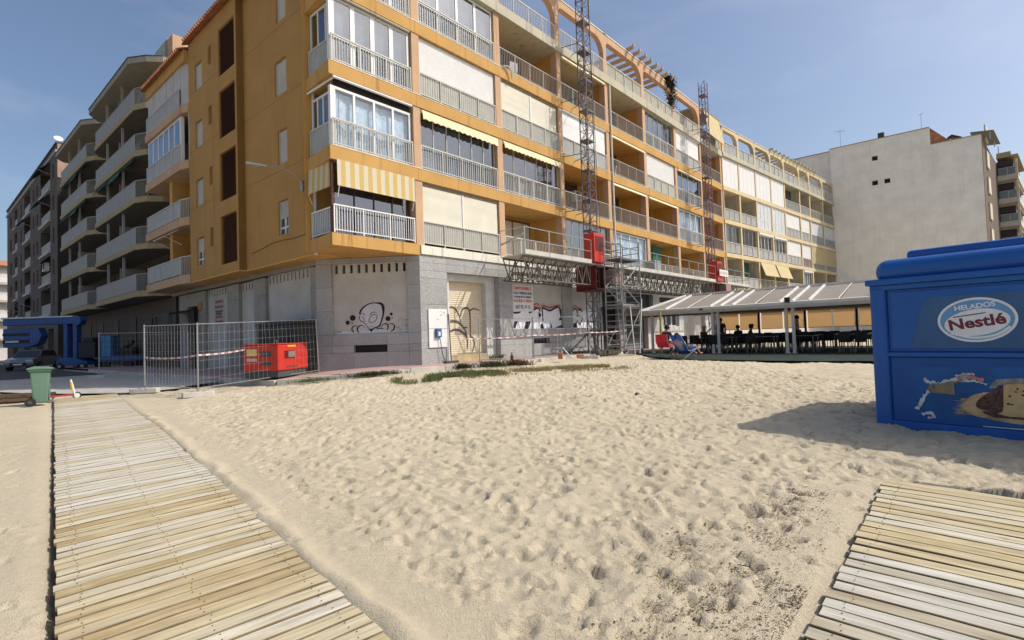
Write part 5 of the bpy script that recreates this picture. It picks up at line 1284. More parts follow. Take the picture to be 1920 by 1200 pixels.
for s, z0 in ((9.72, 2.15), (25.3, 2.25)):
    b = G(FA); b.box(s - 1.05, s - .12, 1.44, 2.0, PZ + .05, PZ + 1.45); d = b.obj('drive_unit', REDP, MC, bevel=.03)
    p = G(FA); p.box(s - .119, s - .108, 1.52, 1.92, PZ + .85, PZ + 1.36); p.box(s - .95, s - .25, 2.002, 2.012, PZ + .6, PZ + 1.3); p.obj('drive_cover', DRED, d)
    p = G(FA); p.box(s - .107, s - .10, 1.62, 1.80, PZ + 1.0, PZ + 1.28); p.box(s - .118, s - .105, 1.62, 1.8, PZ + .35, PZ + .45); p.obj('label_plate', WHITE, d)
    b = G(FA); b.box(s - .62, s + .62, .6, 1.75, z0 - .05, z0 + .06); b.box(s - .62, s - .54, .6, 1.75, z0, PZ); b.box(s + .54, s + .62, .6, 1.75, z0, PZ); b.obj('drive_frame', DRED, MC)
    b = G(FA); b.box(s + .5, s + 1.5, 1.45, 2.0, z0 + .25, z0 + 1.0); b.obj('motor_box', mat('pale_motor_box', (.30, .19, .185), rough=.6, var=.2), MC, bevel=.03)
    b = G(FA); b.box(s - 1.1, s + 1.2, N0, N1 + .02, PZ - .04, PZ + .01); b.obj('deck_board', DECKM, MC)
    b = G(FA)
    for z in (.4, .75, 1.1): b.bar((s + .75, N1, PZ + z), (s + 1.2, N1, PZ + z), .018, 5)
    b.box(s + .72, s + .76, N1 - .02, N1 + .02, PZ, PZ + 1.1); b.obj('gate', STEEL, MC)
b = G(FA); b.box(24.3, 25.95, 2.10, 2.12, PZ + .42, PZ + .86); sg = b.obj('platform_sign', mat('platform_sign_white', (.74, .70, .69)), MC)
b = G(FA); rr = random.Random(4)
for i, s in enumerate((24.5, 24.72, 24.98, 25.2, 25.45, 25.68)):
    z = PZ + .64; ribbon(b, [(s - .06, z - .13), (s, z + .13)], .04, 2.12, 2.126); ribbon(b, [(s, z + .13), (s + .07, z - .12)], .04, 2.12, 2.126)
b.obj('sign_print', mat('sign_print_violet', (.42, .22, .30)), sg)
b = G(FA); b.bar((9.45, 1.9, PZ), (9.45, 1.6, 19.4), .012, 5); b.obj('power_cable', BLACK, MC)
b = G(FA); b.box(15.6, 16.4, .9, 1.6, PZ + .02, PZ + .8); b.obj('tool_box', mat('grey_toolbox', (.30, .31, .31)), MC, bevel=.03); 

# ================================================================== SCAFFOLD TOWER
ST = fthing('scaffold_tower', 'narrow aluminium scaffold tower with ladder rungs and braces in front of the first mast', 'scaffold', FA, 10.2, 2.6, -.98)
a0, a1, n0, n1 = 9.25, 11.0, 2.15, 3.05; zb = -.98
for a in (a0, a1):
    for n in (n0, n1):
        b = G(FA); b.bar((a, n, zb + .12), (a, n, 4.42), .028, 8); b.obj('standard', ALU, ST)
        b = G(FA); b.cyl((a, n, zb + .09), 'n', .09, .05, 12); b.obj('castor', RUBBER, ST)
for a in (a0, a1):
    for j in range(17):
        b = G(FA); z = zb + .35 + j * .30; b.bar((a, n0, z), (a, n1, z), .02, 5); b.obj('rung', ALU, ST)
for n in (n0, n1):
    for z in (-.55, .35, 1.25, 2.2, 3.2, 4.0, 4.4):
        b = G(FA); b.bar((a0, n, z), (a1, n, z), .026, 6); b.obj('ledger', ALU, ST)
    for (p, q) in (((a0, -.6), (a1, 1.25)), ((a1, 1.25), (a0, 2.2)), ((a0, 2.2), (a1, 3.35))):
        b = G(FA); b.bar((p[0], n + .03, p[1]), (q[0], n + .03, q[1]), .028, 6); b.obj('brace', ALU, ST)
for z in (1.3, 3.45):
    b = G(FA); b.box(a0 + .03, a1 - .03, n0 + .05, n1 - .05, z, z + .06); b.obj('deck', mat('scaffold_deck', (.10, .10, .10)) if z > 3 else ALU, ST)
b = G(FA); b.bar((a1 - .2, n1 + .15, 1.6), (a0 + .15, n1 + .7, -.95), .032, 6); b.obj('outrigger', ALU, ST); b = G(FA); b.bar((a0 + .4, n1 + .15, 1.2), (a0 - .5, n1 + .8, -.95), .032, 6); b.obj('outrigger', ALU, ST)
b = G(FA); b.box(a0, a1, n1, n1 + .03, -.75, -.62); b.obj('base_board', ALU, ST)
# ladder leaning inside the tower
o = fthing('ladder', 'pale leaning ladder inside the scaffold tower', 'ladder', FA, 10.2, 2.6, -.9)
b = G(FA); b.bar((9.9, 2.5, -.9), (9.75, 2.4, 3.4), .03, 4); b.bar((10.3, 2.5, -.9), (10.1, 2.4, 3.4), .03, 4); b.obj('stile', ALU, o)
for j in range(13):
    b = G(FA); t = j / 13 + .04; b.bar((9.9 - .15 * t, 2.5 - .1 * t, -.9 + 4.3 * t), (10.3 - .2 * t, 2.5 - .1 * t, -.9 + 4.3 * t), .016, 5); b.obj('rung', ALU, o)

# ================================================================== TEMPORARY FENCES, TAPE
def fence_panel(label, p, q, h=2.0, group='temporary fence panels', lean=(0, 0), wires=True, posts=2, stepx=.16):
    P = Vector((p[0], p[1], g(*p) + .06 + .10)); Q = Vector((q[0], q[1], g(*q) + .06 + .10)); d = Q - P; L = math.hypot(d.x, d.y)
    t = thing('temporary_fence', label, 'fence', P, math.atan2(d.y, d.x), group)
    fr = Frame((P.x, P.y), math.atan2(d.y, d.x), -1, P.z); sl = d.z / L
    pt = lambda a, z: (a + lean[0] * z * (1 if a > L / 2 else 0), lean[1] * z, z + sl * a)
    for a in (0, L):
        b = G(fr); b.bar(pt(a, -.12), pt(a, h - .1), .024, 8); b.obj('post', STEEL, t)
    for z in (.05, h - .14):
        b = G(fr); b.bar(pt(0, z), pt(L, z), .014, 6); b.obj('frame_rail', STEEL, t)
    b = G(fr); k = int(L / stepx)
    for i in range(1, k): b.bar(pt(L * i / k, .05), pt(L * i / k, h - .14), .0024, 4, False)
    k = 7
    for i in range(1, k): b.bar(pt(0, .05 + (h - .2) * i / k), pt(L, .05 + (h - .2) * i / k), .0024, 4, False)
    tag(b.obj('wire_mesh', mat('fence_wire', (.33, .335, .335), rough=.5, metal=.4), t), kind='stuff')
    return t
def foot(label, p, ang, m=None):
    z = g(*p); t = thing('ballast_block', label, 'ballast block', (p[0], p[1], z + .0), ang, 'concrete fence feet'); b = G(Frame(p, ang, -1, z))
    b.hprism([(-.36, -.11), (.36, -.11), (.40, -.06), (.40, .06), (.36, .11), (-.36, .11), (-.40, .06), (-.40, -.06)], -.03, .115); b.obj('block', m or mat('fence_foot_concrete', (.50, .47, .43), rough=.85, var=.15), t, bevel=.015)
    for a in (-.15, .15):
        b = G(Frame(p, ang, -1, z)); b.cyl((a, 0, .118), 'z', .045, .012, 10); b.obj('socket', DGREY, t)
fp1, fp2, fp3 = (-11.31, 15.98), (-8.9, 14.69), (-6.95, 18.6)
fence_panel('wire fence panel at left, between the two bright posts beside the boardwalk end', fp1, fp2)
fence_panel('wire fence panel leaning in front of the red generator', fp2, fp3, lean=(-.045, 0))
fence_panel('distant fence panel standing behind the green bin towards the blue lift', (-18.95, 23.84), (-16.2, 26.0))
fence_panel('wire fence panel by the graffiti wall, nearest the cream roller door', (-1.3, 20.2), (.82, 21.47), h=1.75)
fence_panel('wire fence panel just left of the scaffold tower', (.86, 21.49), (3.35, 22.64), h=1.8)
foot('pale concrete fence foot on the sand, nearest one to the camera', fp2, R(35)); foot('concrete fence foot on the street edge at the boardwalk end', fp1, R(10))
foot('concrete fence foot with weeds beside the red generator', fp3, R(-10)); foot('double-post fence foot out on the shaded street', (-19.1, 23.9), R(0))
foot('concrete fence foot on the pavement below the graffiti', (.84, 21.48), R(-25)); foot('concrete fence foot left of the scaffold tower', (3.35, 22.64), R(-15))
def tape(label, pts, sag=.06, w=.05):
    t = thing('barrier_tape', label, 'barrier tape', pts[0]); b = G(); k = 0
    for i in range(len(pts) - 1):
        P, Q = Vector(pts[i]), Vector(pts[i + 1]); n = max(2, int((Q - P).length / .16))
        for j in range(n):
            f = lambda u: P.lerp(Q, u) - Vector((0, 0, sag * 4 * u * (1 - u)))
            A, B_ = f(j / n), f((j + 1) / n); tw = .02 * math.sin(k * .7)
            b.cur = k % 2; b.quad([(A.x, -A.y, A.z), (B_.x, -B_.y, B_.z), (B_.x, -(B_.y + tw), B_.z + w), (A.x, -(A.y + tw), A.z + w)]); k += 1
    o = b.obj('tape_band', [mat('tape_white', (.62, .59, .57)), mat('tape_red', (.45, .20, .19))], t); return t
tape('red and white barrier tape strung behind the left fence to the red generator', [(-11.31, 16.0, -.30), (-8.92, 14.75, -.26), (-8.6, 17.7, -.06)])
tape('red and white barrier tape across the cream roller door and graffiti wall', [tuple(FA.w(1.3, .6, -.05)), tuple(FA.w(4.42, 1.62, .0)), tuple(FA.w(6.98, 2.6, .05)), tuple(FA.w(9.6, 3.0, .1))], sag=.04)

# crowd barrier leaning under the graffiti
o = fthing('crowd_barrier', 'grey steel crowd barrier standing under the graffiti between fence and scaffold', 'barrier', FA, 7.9, .9, -.94)
b = G(FA); a0, a1, z0, z1 = 7.0, 9.3, -.62, .28
for p, q in (((a0, z0), (a1, z0)), ((a0, z1), (a1, z1)), ((a0, z0), (a0, z1)), ((a1, z0), (a1, z1))): b.bar((p[0], .9, p[1]), (q[0], .9, q[1]), .022, 6)
b.obj('frame', STEEL, o); b = G(FA)
for i in range(1, 20): b.bar((a0 + (a1 - a0) * i / 20, .9, z0), (a0 + (a1 - a0) * i / 20, .9, z1), .008, 4)
b.obj('bars', STEEL, o)
for a in (7.4, 8.9):
    b = G(FA); b.tube([(a - .05, .65, -.94), (a, .9, -.60), (a + .05, 1.2, -.94)], .02, 6); b.obj('leg', STEEL, o)

# ================================================================== GENERATOR, CONTAINER
GP = Vector((-7.86, 17.25)); gl0 = Vector((-9.75, 19.25)); gr0 = Vector((-7.55, 19.0))
gdir = (gr0 - GP).normalized(); FG = Frame(GP, math.atan2(.82, .25), -1, -1.06)      # x away along the lit side; n to the right
FG = Frame((-7.55, 16.75), R(82), -1, -1.02)
GN = fthing('generator', 'red site generator behind the wire fence on the pavement corner', 'generator', FG)
def gbox(a0, a1, n0, n1, z0, z1, nm, m, par, bev=.0):
    b = G(FG); b.box(a0, a1, n0, n1, z0, z1); return b.obj(nm, m, par, bevel=bev)
gbox(.05, 1.75, -1.2, -.05, -.05, .16, 'skid', DGREY, GN)
gbox(0, 1.8, -1.25, 0, .16, 1.0, 'body', REDP, GN, .035); gbox(-.01, 1.81, -1.26, .01, 1.0, 1.05, 'roof', REDP, GN, .02)
gbox(.35, .95, .002, .012, .55, .80, 'vent', DRED, GN); gbox(.55, .95, .013, .018, .58, .78, 'label_plate', mat('grey_label', (.22, .17, .16)), GN)
gbox(.5, 1.0, .012, .016, .92, .985, 'label_plate', mat('orange_label', (.75, .33, .05)), GN)
b = G(FG)
for i in range(6): b.box(.45 + .12 * i, .52 + .12 * i, .002, .012, .24, .30)
b.obj('louvre_row', DGREY, GN)
gbox(-.012, -.002, -1.1, -.75, .66, .88, 'label_plate', mat('yellow_label', (.60, .52, .20)), GN); gbox(-.012, -.002, -1.1, -.75, .48, .58, 'label_plate', mat('pale_label', (.5, .42, .40)), GN)
gbox(-.012, -.002, -.6, -.25, .62, .80, 'vent', DGREY, GN); gbox(-.012, -.002, -.6, -.25, .34, .46, 'vent', DGREY, GN)
b = G(FG); b.tube([(.8, -.65, 1.05), (.8, -.65, 1.13), (.8, -.6, 1.17), (.8, -.55, 1.13), (.8, -.55, 1.05)], .018, 6); b.obj('lifting_eye', STEEL, GN)
CT = thing('container', 'large black waste container standing behind the red generator against the wall', 'container', (-7.2, 18.4, -1.05))
FT = Frame(FL.w(-4.55, -.10).xy, R(139.5), 1, -1.06)
b = G(FT); b.nprism([(-.8, .1), (.0, .1), (.08, 1.78), (-.9, 1.78)], .05, 2.9); b.obj('body', mat('black_plastic', (.016, .018, .018), rough=.5), CT, bevel=.04)
b = G(FT); b.nprism([(-.92, 1.78), (.12, 1.78), (.05, 1.89), (-.4, 1.95), (-.88, 1.89)], .02, 2.93); b.obj('lid', mat('black_plastic', (.016, .018, .018)), CT, bevel=.03)
b = G(FT)
for i in range(6): b.box(.25 + .5 * i, .32 + .5 * i, .02, .075, .3, 1.45)
b.obj('rib', BLACK, CT)
for a in (.4, 2.5):
    b = G(FT); b.cyl((a, -.2, .08), 'n', .09, .06, 12); b.obj('wheel', RUBBER, CT)

# ================================================================== STREET LAMP, METER CABINET, STICK, SIGN
o = fthing('street_lamp', 'street lamp on a curved arm fixed to the orange side wall', 'street lamp', FL, -5.5, -.4, 5.4)
b = G(FL); b.tube([(-5.75, -.28, 5.42), (-5.2, -.2, 5.42)], .03, 6); b.box(-5.32, -5.2, -.30, -.12, 5.38, 5.75); b.obj('bracket', STEEL, o)
b = G(FL); P_ = [(-5.25, -.15, 5.65), (-5.2, .15, 5.95), (-4.95, .5, 6.15), (-4.6, .8, 6.22)]; b.tube(P_, .016, 6); b.obj('arm', STEEL, o)
b = G(FL); b.bar((-4.62, .78, 6.22), (-4.0, 1.21, 6.38), .03, 8, r2=.055); b.obj('lamp_head', mat('lamp_white', (.42, .42, .40)), o); b = G(FL); b.bar((-4.4, .93, 6.22), (-4.05, 1.17, 6.31), .03, 8); b.obj('lamp_glass', GLASSG, o)

o = fthing('meter_cabinet', 'white meter cabinet board with a blue box on the granite beside the roller door', 'cabinet', FA, .65, .02, -.3)
b = G(FA); b.box(.24, 1.14, -.005, .035, -.32, 1.13); b.obj('cabinet_door', WHITE, o, bevel=.008); b = G(FA); b.box(.24, 1.14, .036, .040, .385, .395); b.obj('door_seam', DGREY, o)
b = G(FA); b.box(.52, .78, .036, .14, .06, .40); b.obj('blue_box', mat('blue_box', (.05, .12, .30), rough=.5), o, bevel=.02); b = G(FA); b.box(.60, .70, .141, .15, .12, .27); b.obj('display', WHITE, o)
b = G(FA); rr = random.Random(2)
for i in range(9): c = (rr.uniform(.6, 1.05), rr.uniform(.75, 1.05)); ribbon(b, [c, (c[0] + rr.uniform(-.08, .08), c[1] + rr.uniform(-.05, .05))], .02, .036, .04)
b.obj('spray_tag', BLACK, o)
o = fthing('hanging_cable', 'thin black cable hanging from the blue meter box to the pavement', 'cable', FA, .75, .1, -.9)
b = G(FA); b.tube([(.70, .1, .06), (.74, .12, -.25), (.80, .12, -.6), (.86, .2, -.88)], .015, 6); b.obj('cable', DGREY, o); b = G(FA); b.box(.80, 1.45, .15, .3, -.93, -.85); b.obj('plug_box', DGREY, o)
o = fthing('leaning_pole', 'grey pole leaning upright between the meter cabinet and the roller door', 'pole', FA, 1.2, .1, -.9)
b = G(FA); b.bar((1.19, .16, -.92), (1.22, .03, .95), .022, 6); b.obj('pole', DGREY, o)

# for-rent banner on the boarded shop
BAN = fthing('banner', 'white for rent banner with red and blue lettering above the graffiti', 'banner', FA, 5.8, -.1, 1.6)
b = G(FA); b.box(5.09, 6.58, -.115, -.105, 1.12, 2.30); b.obj('banner_sheet', mat('banner_white', (.66, .65, .63), rough=.7), BAN)
TR = mat('banner_red', (.50, .06, .05)); TB = mat('banner_blue', (.06, .07, .20))
for t, z, sz, m in (('DISPONIBLE', 2.17, .19, TR), ('LOCAL COMERCIAL 300 M2', 1.95, .135, TB), ('GARAJE EN EL MISMO', 1.78, .10, TB), ('ALQUILER O VENTA', 1.60, .17, TR), ('667 92 19 13', 1.32, .22, TB)):
    text('lettering', t, FA, 5.84, -.103, z, sz, m, BAN, sx=min(1.25, 1.42 / (len(t) * sz * .62)), bold=.006)
# faded poster on the shaded street side
o = fthing('poster', 'faded for rent poster on the shaded street-side shop front', 'poster', FL, 5.2, -1.2, 1.7)
b = G(FL); b.box(4.55, 5.75, -1.19, -1.182, 1.0, 2.35); b.obj('poster_sheet', mat('poster_faded', (.42, .38, .36)), o)
b = G(FL)
for z, w in ((2.2, .9), (1.95, 1.0), (1.45, .8), (1.2, .9)): b.box(5.15 - w / 2, 5.15 + w / 2, -1.18, -1.176, z - .07, z + .07)
b.obj('poster_print', mat('poster_print_red', (.30, .12, .11)), o)
b = G(FL)
for z, w in ((1.72, .9), (1.60, .7)): b.box(5.15 - w / 2, 5.15 + w / 2, -1.18, -1.176, z - .05, z + .05)
b.obj('poster_print', mat('poster_print_dark', (.10, .10, .12)), o)

# ================================================================== GRAFFITI (paint on the boards)
PB = mat('spray_black', (.012, .012, .014), rough=.6); PW = mat('spray_white', (.74, .75, .79), rough=.7, var=.06); PGR = mat('spray_grey', (.10, .095, .085), rough=.7, var=.4, scale=8)
PR = mat('spray_red', (.42, .07, .05), rough=.7, var=.3, scale=6)
cc = lambda u, v: (.388 + u * .001893, 1.806 - v * .001881)
def line(par, fr, pts, w, n, m, nm='spray_line', close=False, sub=5, conv=cc):
    b = G(fr); P = smoothpts([conv(*p) for p in pts], sub, close); k = len(P)
    ws = w if not isinstance(w, list) else [float(np.interp(i / (k - 1), np.linspace(0, 1, len(w)), w)) for i in range(k)]
    ribbon(b, P, ws, n, n + .003, close); return b.obj(nm, m, par)
NB = -.138
b = G(FC); b.vprism(smoothpts([cc(*p) for p in [(690, 700), (650, 560), (650, 420), (740, 290), (900, 215), (1060, 230), (1110, 330), (1100, 500), (1060, 640), (880, 720), (780, 640)]], 4, True), NB, NB + .001)
b.obj('spray_fill', mat('spray_pale', (.52, .52, .54), rough=.8, var=.1), CORNERB)
line(CORNERB, FC, [(660, 430), (655, 380), (720, 290), (850, 215), (980, 205), (1090, 230), (1125, 310), (1120, 440), (1075, 590), (1030, 670), (900, 710)], [.05, .07, .06, .035, .04, .10, .11, .06, .05, .06, .03], NB + .002, PB)
line(CORNERB, FC, [(650, 450), (640, 500), (665, 555), (720, 575)], .026, NB + .002, PB); line(CORNERB, FC, [(690, 460), (735, 520), (738, 570)], .022, NB + .002, PB); line(CORNERB, FC, [(720, 575), (770, 640), (830, 710)], .022, NB + .002, PB)
line(CORNERB, FC, [(690, 400), (730, 412), (755, 442)], .026, NB + .002, PGR); line(CORNERB, FC, [(850, 440), (900, 395), (950, 385), (990, 400)], .026, NB + .002, PGR)
line(CORNERB, FC, [(832, 570), (850, 500), (910, 440), (985, 440), (995, 490), (960, 560), (890, 590)], .026, NB + .002, PGR, close=True)
line(CORNERB, FC, [(790, 610), (810, 615)], .018, NB + .002, PGR); line(CORNERB, FC, [(830, 665), (870, 658), (910, 668)], .018, NB + .002, PGR)
b = G(FC); b.vprism([cc(*p) for p in [(815, 715), (930, 715), (875, 780)]], NB, NB + .006); b.obj('spray_fill', PB, CORNERB)
for c, r_ in (((503, 487), 58), ((398, 578), 42), ((488, 588), 14), ((1215, 525), 50), ((1284, 437), 30), ((1300, 507), 12)):
    b = G(FC); p = cc(*c); b.vprism(ell(p, r_ * .00189, r_ * .00189, 22), NB, NB + .005); b.obj('spray_dot', PB, CORNERB)
for pts in ([(600, 650), (520, 650), (480, 710), (520, 780)], [(740, 690), (690, 640), (620, 660), (590, 720), (620, 785)], [(1070, 700), (1110, 640), (1180, 625), (1215, 680), (1190, 760)], [(1230, 640), (1290, 625), (1340, 670), (1320, 750), (1260, 780)]):
    line(CORNERB, FC, pts, [.015, .035, .055, .03], NB + .002, PB)
line(CORNERB, FC, [(980, 720), (1060, 712), (1120, 730)], .03, NB + .002, PB); line(CORNERB, FC, [(1350, 690), (1440, 715), (1460, 770)], .018, NB + .002, PGR)
b = G(FC); b.vprism([cc(*p) for p in [(150, 790), (330, 745), (480, 770), (900, 750), (1100, 740), (1450, 770), (1640, 760), (1640, 790), (150, 800)]], NB, NB + .0008); b.obj('spray_fill', mat('spray_bluish_white', (.60, .63, .65), var=.1), CORNERB)
for pts in ([(1440, 600), (1430, 560), (1460, 535), (1500, 540)], [(1500, 600), (1540, 540), (1580, 600)], [(1560, 560), (1640, 560)], [(1490, 640), (1490, 700)], [(1520, 640), (1560, 640), (1540, 700)], [(1570, 700), (1600, 640), (1610, 700)], [(180, 790), (210, 740), (250, 780), (270, 740)]):
    line(CORNERB, FC, pts, .018, NB + .002, mat('spray_violet_grey', (.20, .19, .24)))
# roller door
dd = lambda u, v: (1.56 + (u - 1305) * .00640, 2.3 - (v - 320) * .0044)
for pts, w in (([(1305, 580), (1345, 555), (1385, 575), (1415, 640), (1425, 705)], [.05, .07, .07, .05, .03]), ([(1425, 640), (1440, 580), (1480, 560), (1505, 590), (1508, 700), (1508, 830), (1530, 840), (1540, 890), (1522, 970)], [.05, .08, .08, .07, .06, .05, .05, .05, .04]),
               ([(1505, 590), (1540, 565), (1600, 580)], [.06, .06, .03]), ([(1308, 715), (1345, 685), (1400, 695), (1445, 740), (1470, 800), (1478, 860)], [.06, .10, .10, .07, .07, .06]), ([(1312, 800), (1350, 768), (1400, 765), (1450, 800), (1475, 850), (1480, 950)], [.04, .09, .09, .09, .08, .02]), ([(1445, 745), (1480, 742)], .05)):
    line(ROLLD, FA, pts, w, -.483, PGR, conv=dd)
# big letters on the two shop boards and the granite below
ss_ = lambda u, v: (5.03 + (u - 115) * .0066, .35 + (780 - v) * .0042)
def gfill(par, pts, m, n, nm='spray_fill'):
    b = G(FA); b.vprism([ss_(*p) for p in pts], n, n + .002); return b.obj(nm, m, par)
NS = -.117
gfill(SHOPB, [(122, 785), (122, 590), (215, 585), (225, 530), (300, 525), (310, 590), (350, 580), (400, 545), (430, 600), (455, 565), (560, 575), (640, 540), (672, 560), (672, 785)], PW, NS)
for pts in ([(122, 600), (150, 612), (205, 600), (218, 535)], [(310, 575), (330, 590), (380, 560), (405, 555), (425, 590)], [(455, 700), (452, 560), (480, 560), (540, 580), (600, 550), (640, 535), (668, 560)]):
    line(SHOPB, FA, pts, .085, NS + .003, PB, conv=ss_)
for poly in ([(140, 705), (178, 700), (150, 785), (132, 770)], [(262, 705), (318, 703), (285, 790), (240, 788)], [(290, 560), (318, 600), (345, 600), (300, 620)], [(405, 590), (440, 630), (405, 680)], [(650, 560), (680, 560), (680, 690), (640, 690), (665, 640)], [(425, 740), (445, 725), (468, 783), (425, 785)], [(545, 700), (560, 780), (540, 780)], [(590, 775), (680, 745), (690, 785)]):
    gfill(SHOPB, poly, PB, NS + .003)
for poly in ([(130, 545), (200, 540), (205, 590), (165, 600), (135, 580)], [(330, 540), (395, 530), (375, 555), (330, 565)]): gfill(SHOPB, poly, PR, NS + .002)
line(SHOPB, FA, [(330, 530), (400, 505), (430, 560), (455, 525), (540, 545), (640, 515), (670, 520)], [.05, .08, .05, .08, .09, .08, .04], NS + .001, PR, conv=ss_)
for u in range(370, 660, 24): line(SHOPB, FA, [(u, 540), (u + random.uniform(-8, 8), random.uniform(480, 510))], [.03, .008], NS + .0015, PR, conv=ss_)
s2 = lambda u, v: (9.62 + (u - 775) * .0062, .35 + (780 - v) * .0042)
b = G(FA); b.vprism([s2(*p) for p in [(790, 785), (790, 600), (825, 555), (850, 600), (870, 570), (930, 580), (1000, 560), (1090, 570), (1150, 575), (1150, 785)]], NS, NS + .002); b.obj('spray_fill', PW, SHOPB2)
for pts in ([(785, 590), (825, 545), (858, 580), (862, 640)], [(870, 560), (900, 560), (935, 580)], [(840, 640), (900, 640), (930, 660), (890, 740), (850, 690)], [(1000, 600), (1010, 700), (1060, 700)], [(1085, 600), (1100, 740), (1140, 690)]): line(SHOPB2, FA, pts, .07, NS + .003, PB, conv=s2)
b = G(FA); b.vprism([s2(*p) for p in [(790, 740), (850, 705), (850, 780), (790, 785)]], NS + .003, NS + .005); b.obj('spray_fill', PB, SHOPB2)
line(SHOPB2, FA, [(785, 560), (825, 510), (870, 540), (925, 545)], .07, NS + .001, PR, conv=s2)

# ================================================================== RESTAURANT PAVILION
b = G(FA); prev = None
cm = mat('green_terrace_mat', (.018, .030, .025), rough=.95, var=.35, scale=1.2, fine=.2)
bmx = bmesh.new(); vs = [bmx.verts.new((a, -n, 0)) for a, n in CARPET]; f_ = bmx.faces.new(vs); bmesh.ops.triangulate(bmx, faces=[f_]); bmesh.ops.subdivide_edges(bmx, edges=bmx.edges[:], cuts=5, use_grid_fill=True)
for v in bmx.verts:
    p = FA.M @ v.co; v.co.z = g(p.x, p.y) + .03 + .012 * math.sin(p.x * 3) * math.sin(p.y * 2.3)
me = bpy.data.meshes.new('terrace_floor'); bmesh.ops.recalc_face_normals(bmx, faces=bmx.faces[:]); bmx.to_mesh(me); bmx.free(); me.materials.append(cm)
o = bpy.data.objects.new('terrace_floor', me); put(o, None, FA.M); tag(o, kind='structure')
PV = fthing('restaurant_pavilion', 'open restaurant pavilion with a pale pitched awning roof, double posts and tan blinds', 'pavilion', FP, 6, 0, -1.1)
PVM = mat('pavilion_frame', (.62, .58, .52), rough=.5, var=.08); ROOFF = mat('pavilion_roof_fabric', (.26, .235, .205), rough=.85, var=.08, scale=2); RAFT = mat('pavilion_rafter_white', (.72, .70, .67), rough=.5)
A0, A1 = 1.95, 16.4
def gy(a, n): p = FP.w(a, n); return g(p.x, p.y)
posts = [2.55, 5.72, 5.98, 8.97, 9.24, 12.3, 12.57, 15.7]
for a in posts:
    b = G(FP); b.box(a - .055, a + .055, -.16, -.04, gy(a, 0) - .05, .86); o = b.obj('post', PVM, PV); b = G(FP); b.box(a - .10, a + .10, -.2, .0, gy(a, 0) + .02, gy(a, 0) + .05); b.obj('post_base', PVM, o)
for a in (3.4, 5.8, 8.2, 10.6, 13, 15.4):
    b = G(FP); b.box(a - .05, a + .05, -7.05, -6.95, gy(a, -7) - .05, 1.0); b.obj('back_post', mat('dark_post', (.06, .045, .04)), PV)
b = G(FP); b.nprism([(.10, .86), (.16, 1.0), (.13, 1.12), (-.02, 1.15), (-.14, 1.12), (-.14, .86)], A0, A1); b.obj('gutter', PVM, PV)
b = G(FP); b.box(A0, A1, -.6, -.35, .78, .86); b.obj('inner_beam', mat('brown_beam', (.13, .10, .08)), PV)
RZ = 1.98; e1 = 1.08
ra = [2.3, 3.35, 4.5, 5.65, 6.15, 6.7, 7.7, 8.75, 9.25, 9.9, 11, 12.1, 12.6, 13.3, 14.4, 15.5, 16.3]
for i in range(len(ra) - 1):
    a, c = ra[i] + .03, ra[i + 1] - .03; up0, up1 = max(a, 3.05), max(c, 3.10)
    b = G(FP); b.quad([(a, -.12, e1 + .03), (c, -.12, e1 + .03), (up1 if a < 3.1 else c, -3.4, RZ - .02), (up0 if a < 3.1 else a, -3.4, RZ - .02)]); b.obj('roof_sheet', ROOFF, PV)
    if a > 3: b = G(FP); b.quad([(a, -3.6, RZ - .02), (c, -3.6, RZ - .02), (c, -7.0, e1), (a, -7.0, e1)]); b.obj('roof_sheet', ROOFF, PV)
for a in ra:
    wide = a in (5.65, 6.15, 6.7, 8.75, 9.25, 9.9, 3.35, 12.1, 12.6, 13.3)
    b = G(FP); t = max(a, 3.05); b.bar((a, -.05, e1 + .07), (t, -3.5, RZ + .03), .05 if wide else .022, 4); b.obj('rafter', RAFT if wide else PVM, PV)
    if a > 3: b = G(FP); b.bar((a, -7.0, e1 + .02), (a, -3.5, RZ + .02), .03, 4); b.obj('rafter', PVM, PV)
b = G(FP); b.box(3.0, A1, -3.6, -3.4, RZ, RZ + .09); b.obj('ridge', RAFT, PV)
b = G(FP); b.bar((A0 + .05, -.05, e1 + .06), (3.05, -3.5, RZ + .04), .06, 4); b.bar((A0 + .05, -7, e1 + .06), (3.05, -3.5, RZ + .04), .05, 4); b.obj('hip_rafter', RAFT, PV)
b = G(FP); b.box(A0, A1, -7.1, -6.95, .9, 1.08); b.obj('back_beam', PVM, PV)
def translucent(name, col):
    m, n, l, bs = nodes(name); o = n['Material Output']; bs.inputs['Base Color'].default_value = (*col, 1); bs.inputs['Roughness'].default_value = .9
    t = n.new('ShaderNodeBsdfTranslucent'); t.inputs[0].default_value = (*[min(1, c * 1.1) for c in col], 1); x = n.new('ShaderNodeMixShader'); x.inputs[0].default_value = .55
    l.new(bs.outputs[0], x.inputs[1]); l.new(t.outputs[0], x.inputs[2]); l.new(x.outputs[0], o.inputs[0]); return m
BLT = translucent('tan_blind_fabric', (.60, .38, .18))
a = 3.5
while a < 16:
    b = G(FP); b.quad([(a + .02, -7.02, .92), (a + 1.16, -7.02, .92), (a + 1.16, -7.0, -.02), (a + .02, -7.0, -.02)]); b.bar((a + .02, -7.0, -.03), (a + 1.16, -7.0, -.03), .02, 6); b.obj('drop_blind', BLT, PV); a += 1.2
b = G(FP); b.box(5.2, 5.35, .1, .2, .98, 1.05); b.box(9.0, 9.2, .08, .22, 1.1, 1.32); b.obj('gutter_lamp', BLACK, PV)
for (a, n, nm) in ((5.05, .0, 0), (4.15, -.1, 1), (4.75, -1.2, 2)):
    pass
o = fthing('bamboo_post', 'slim yellowish post beside the pavilion near the blue beach chair', 'post', FA, 8.9, 5.05, -1.1)
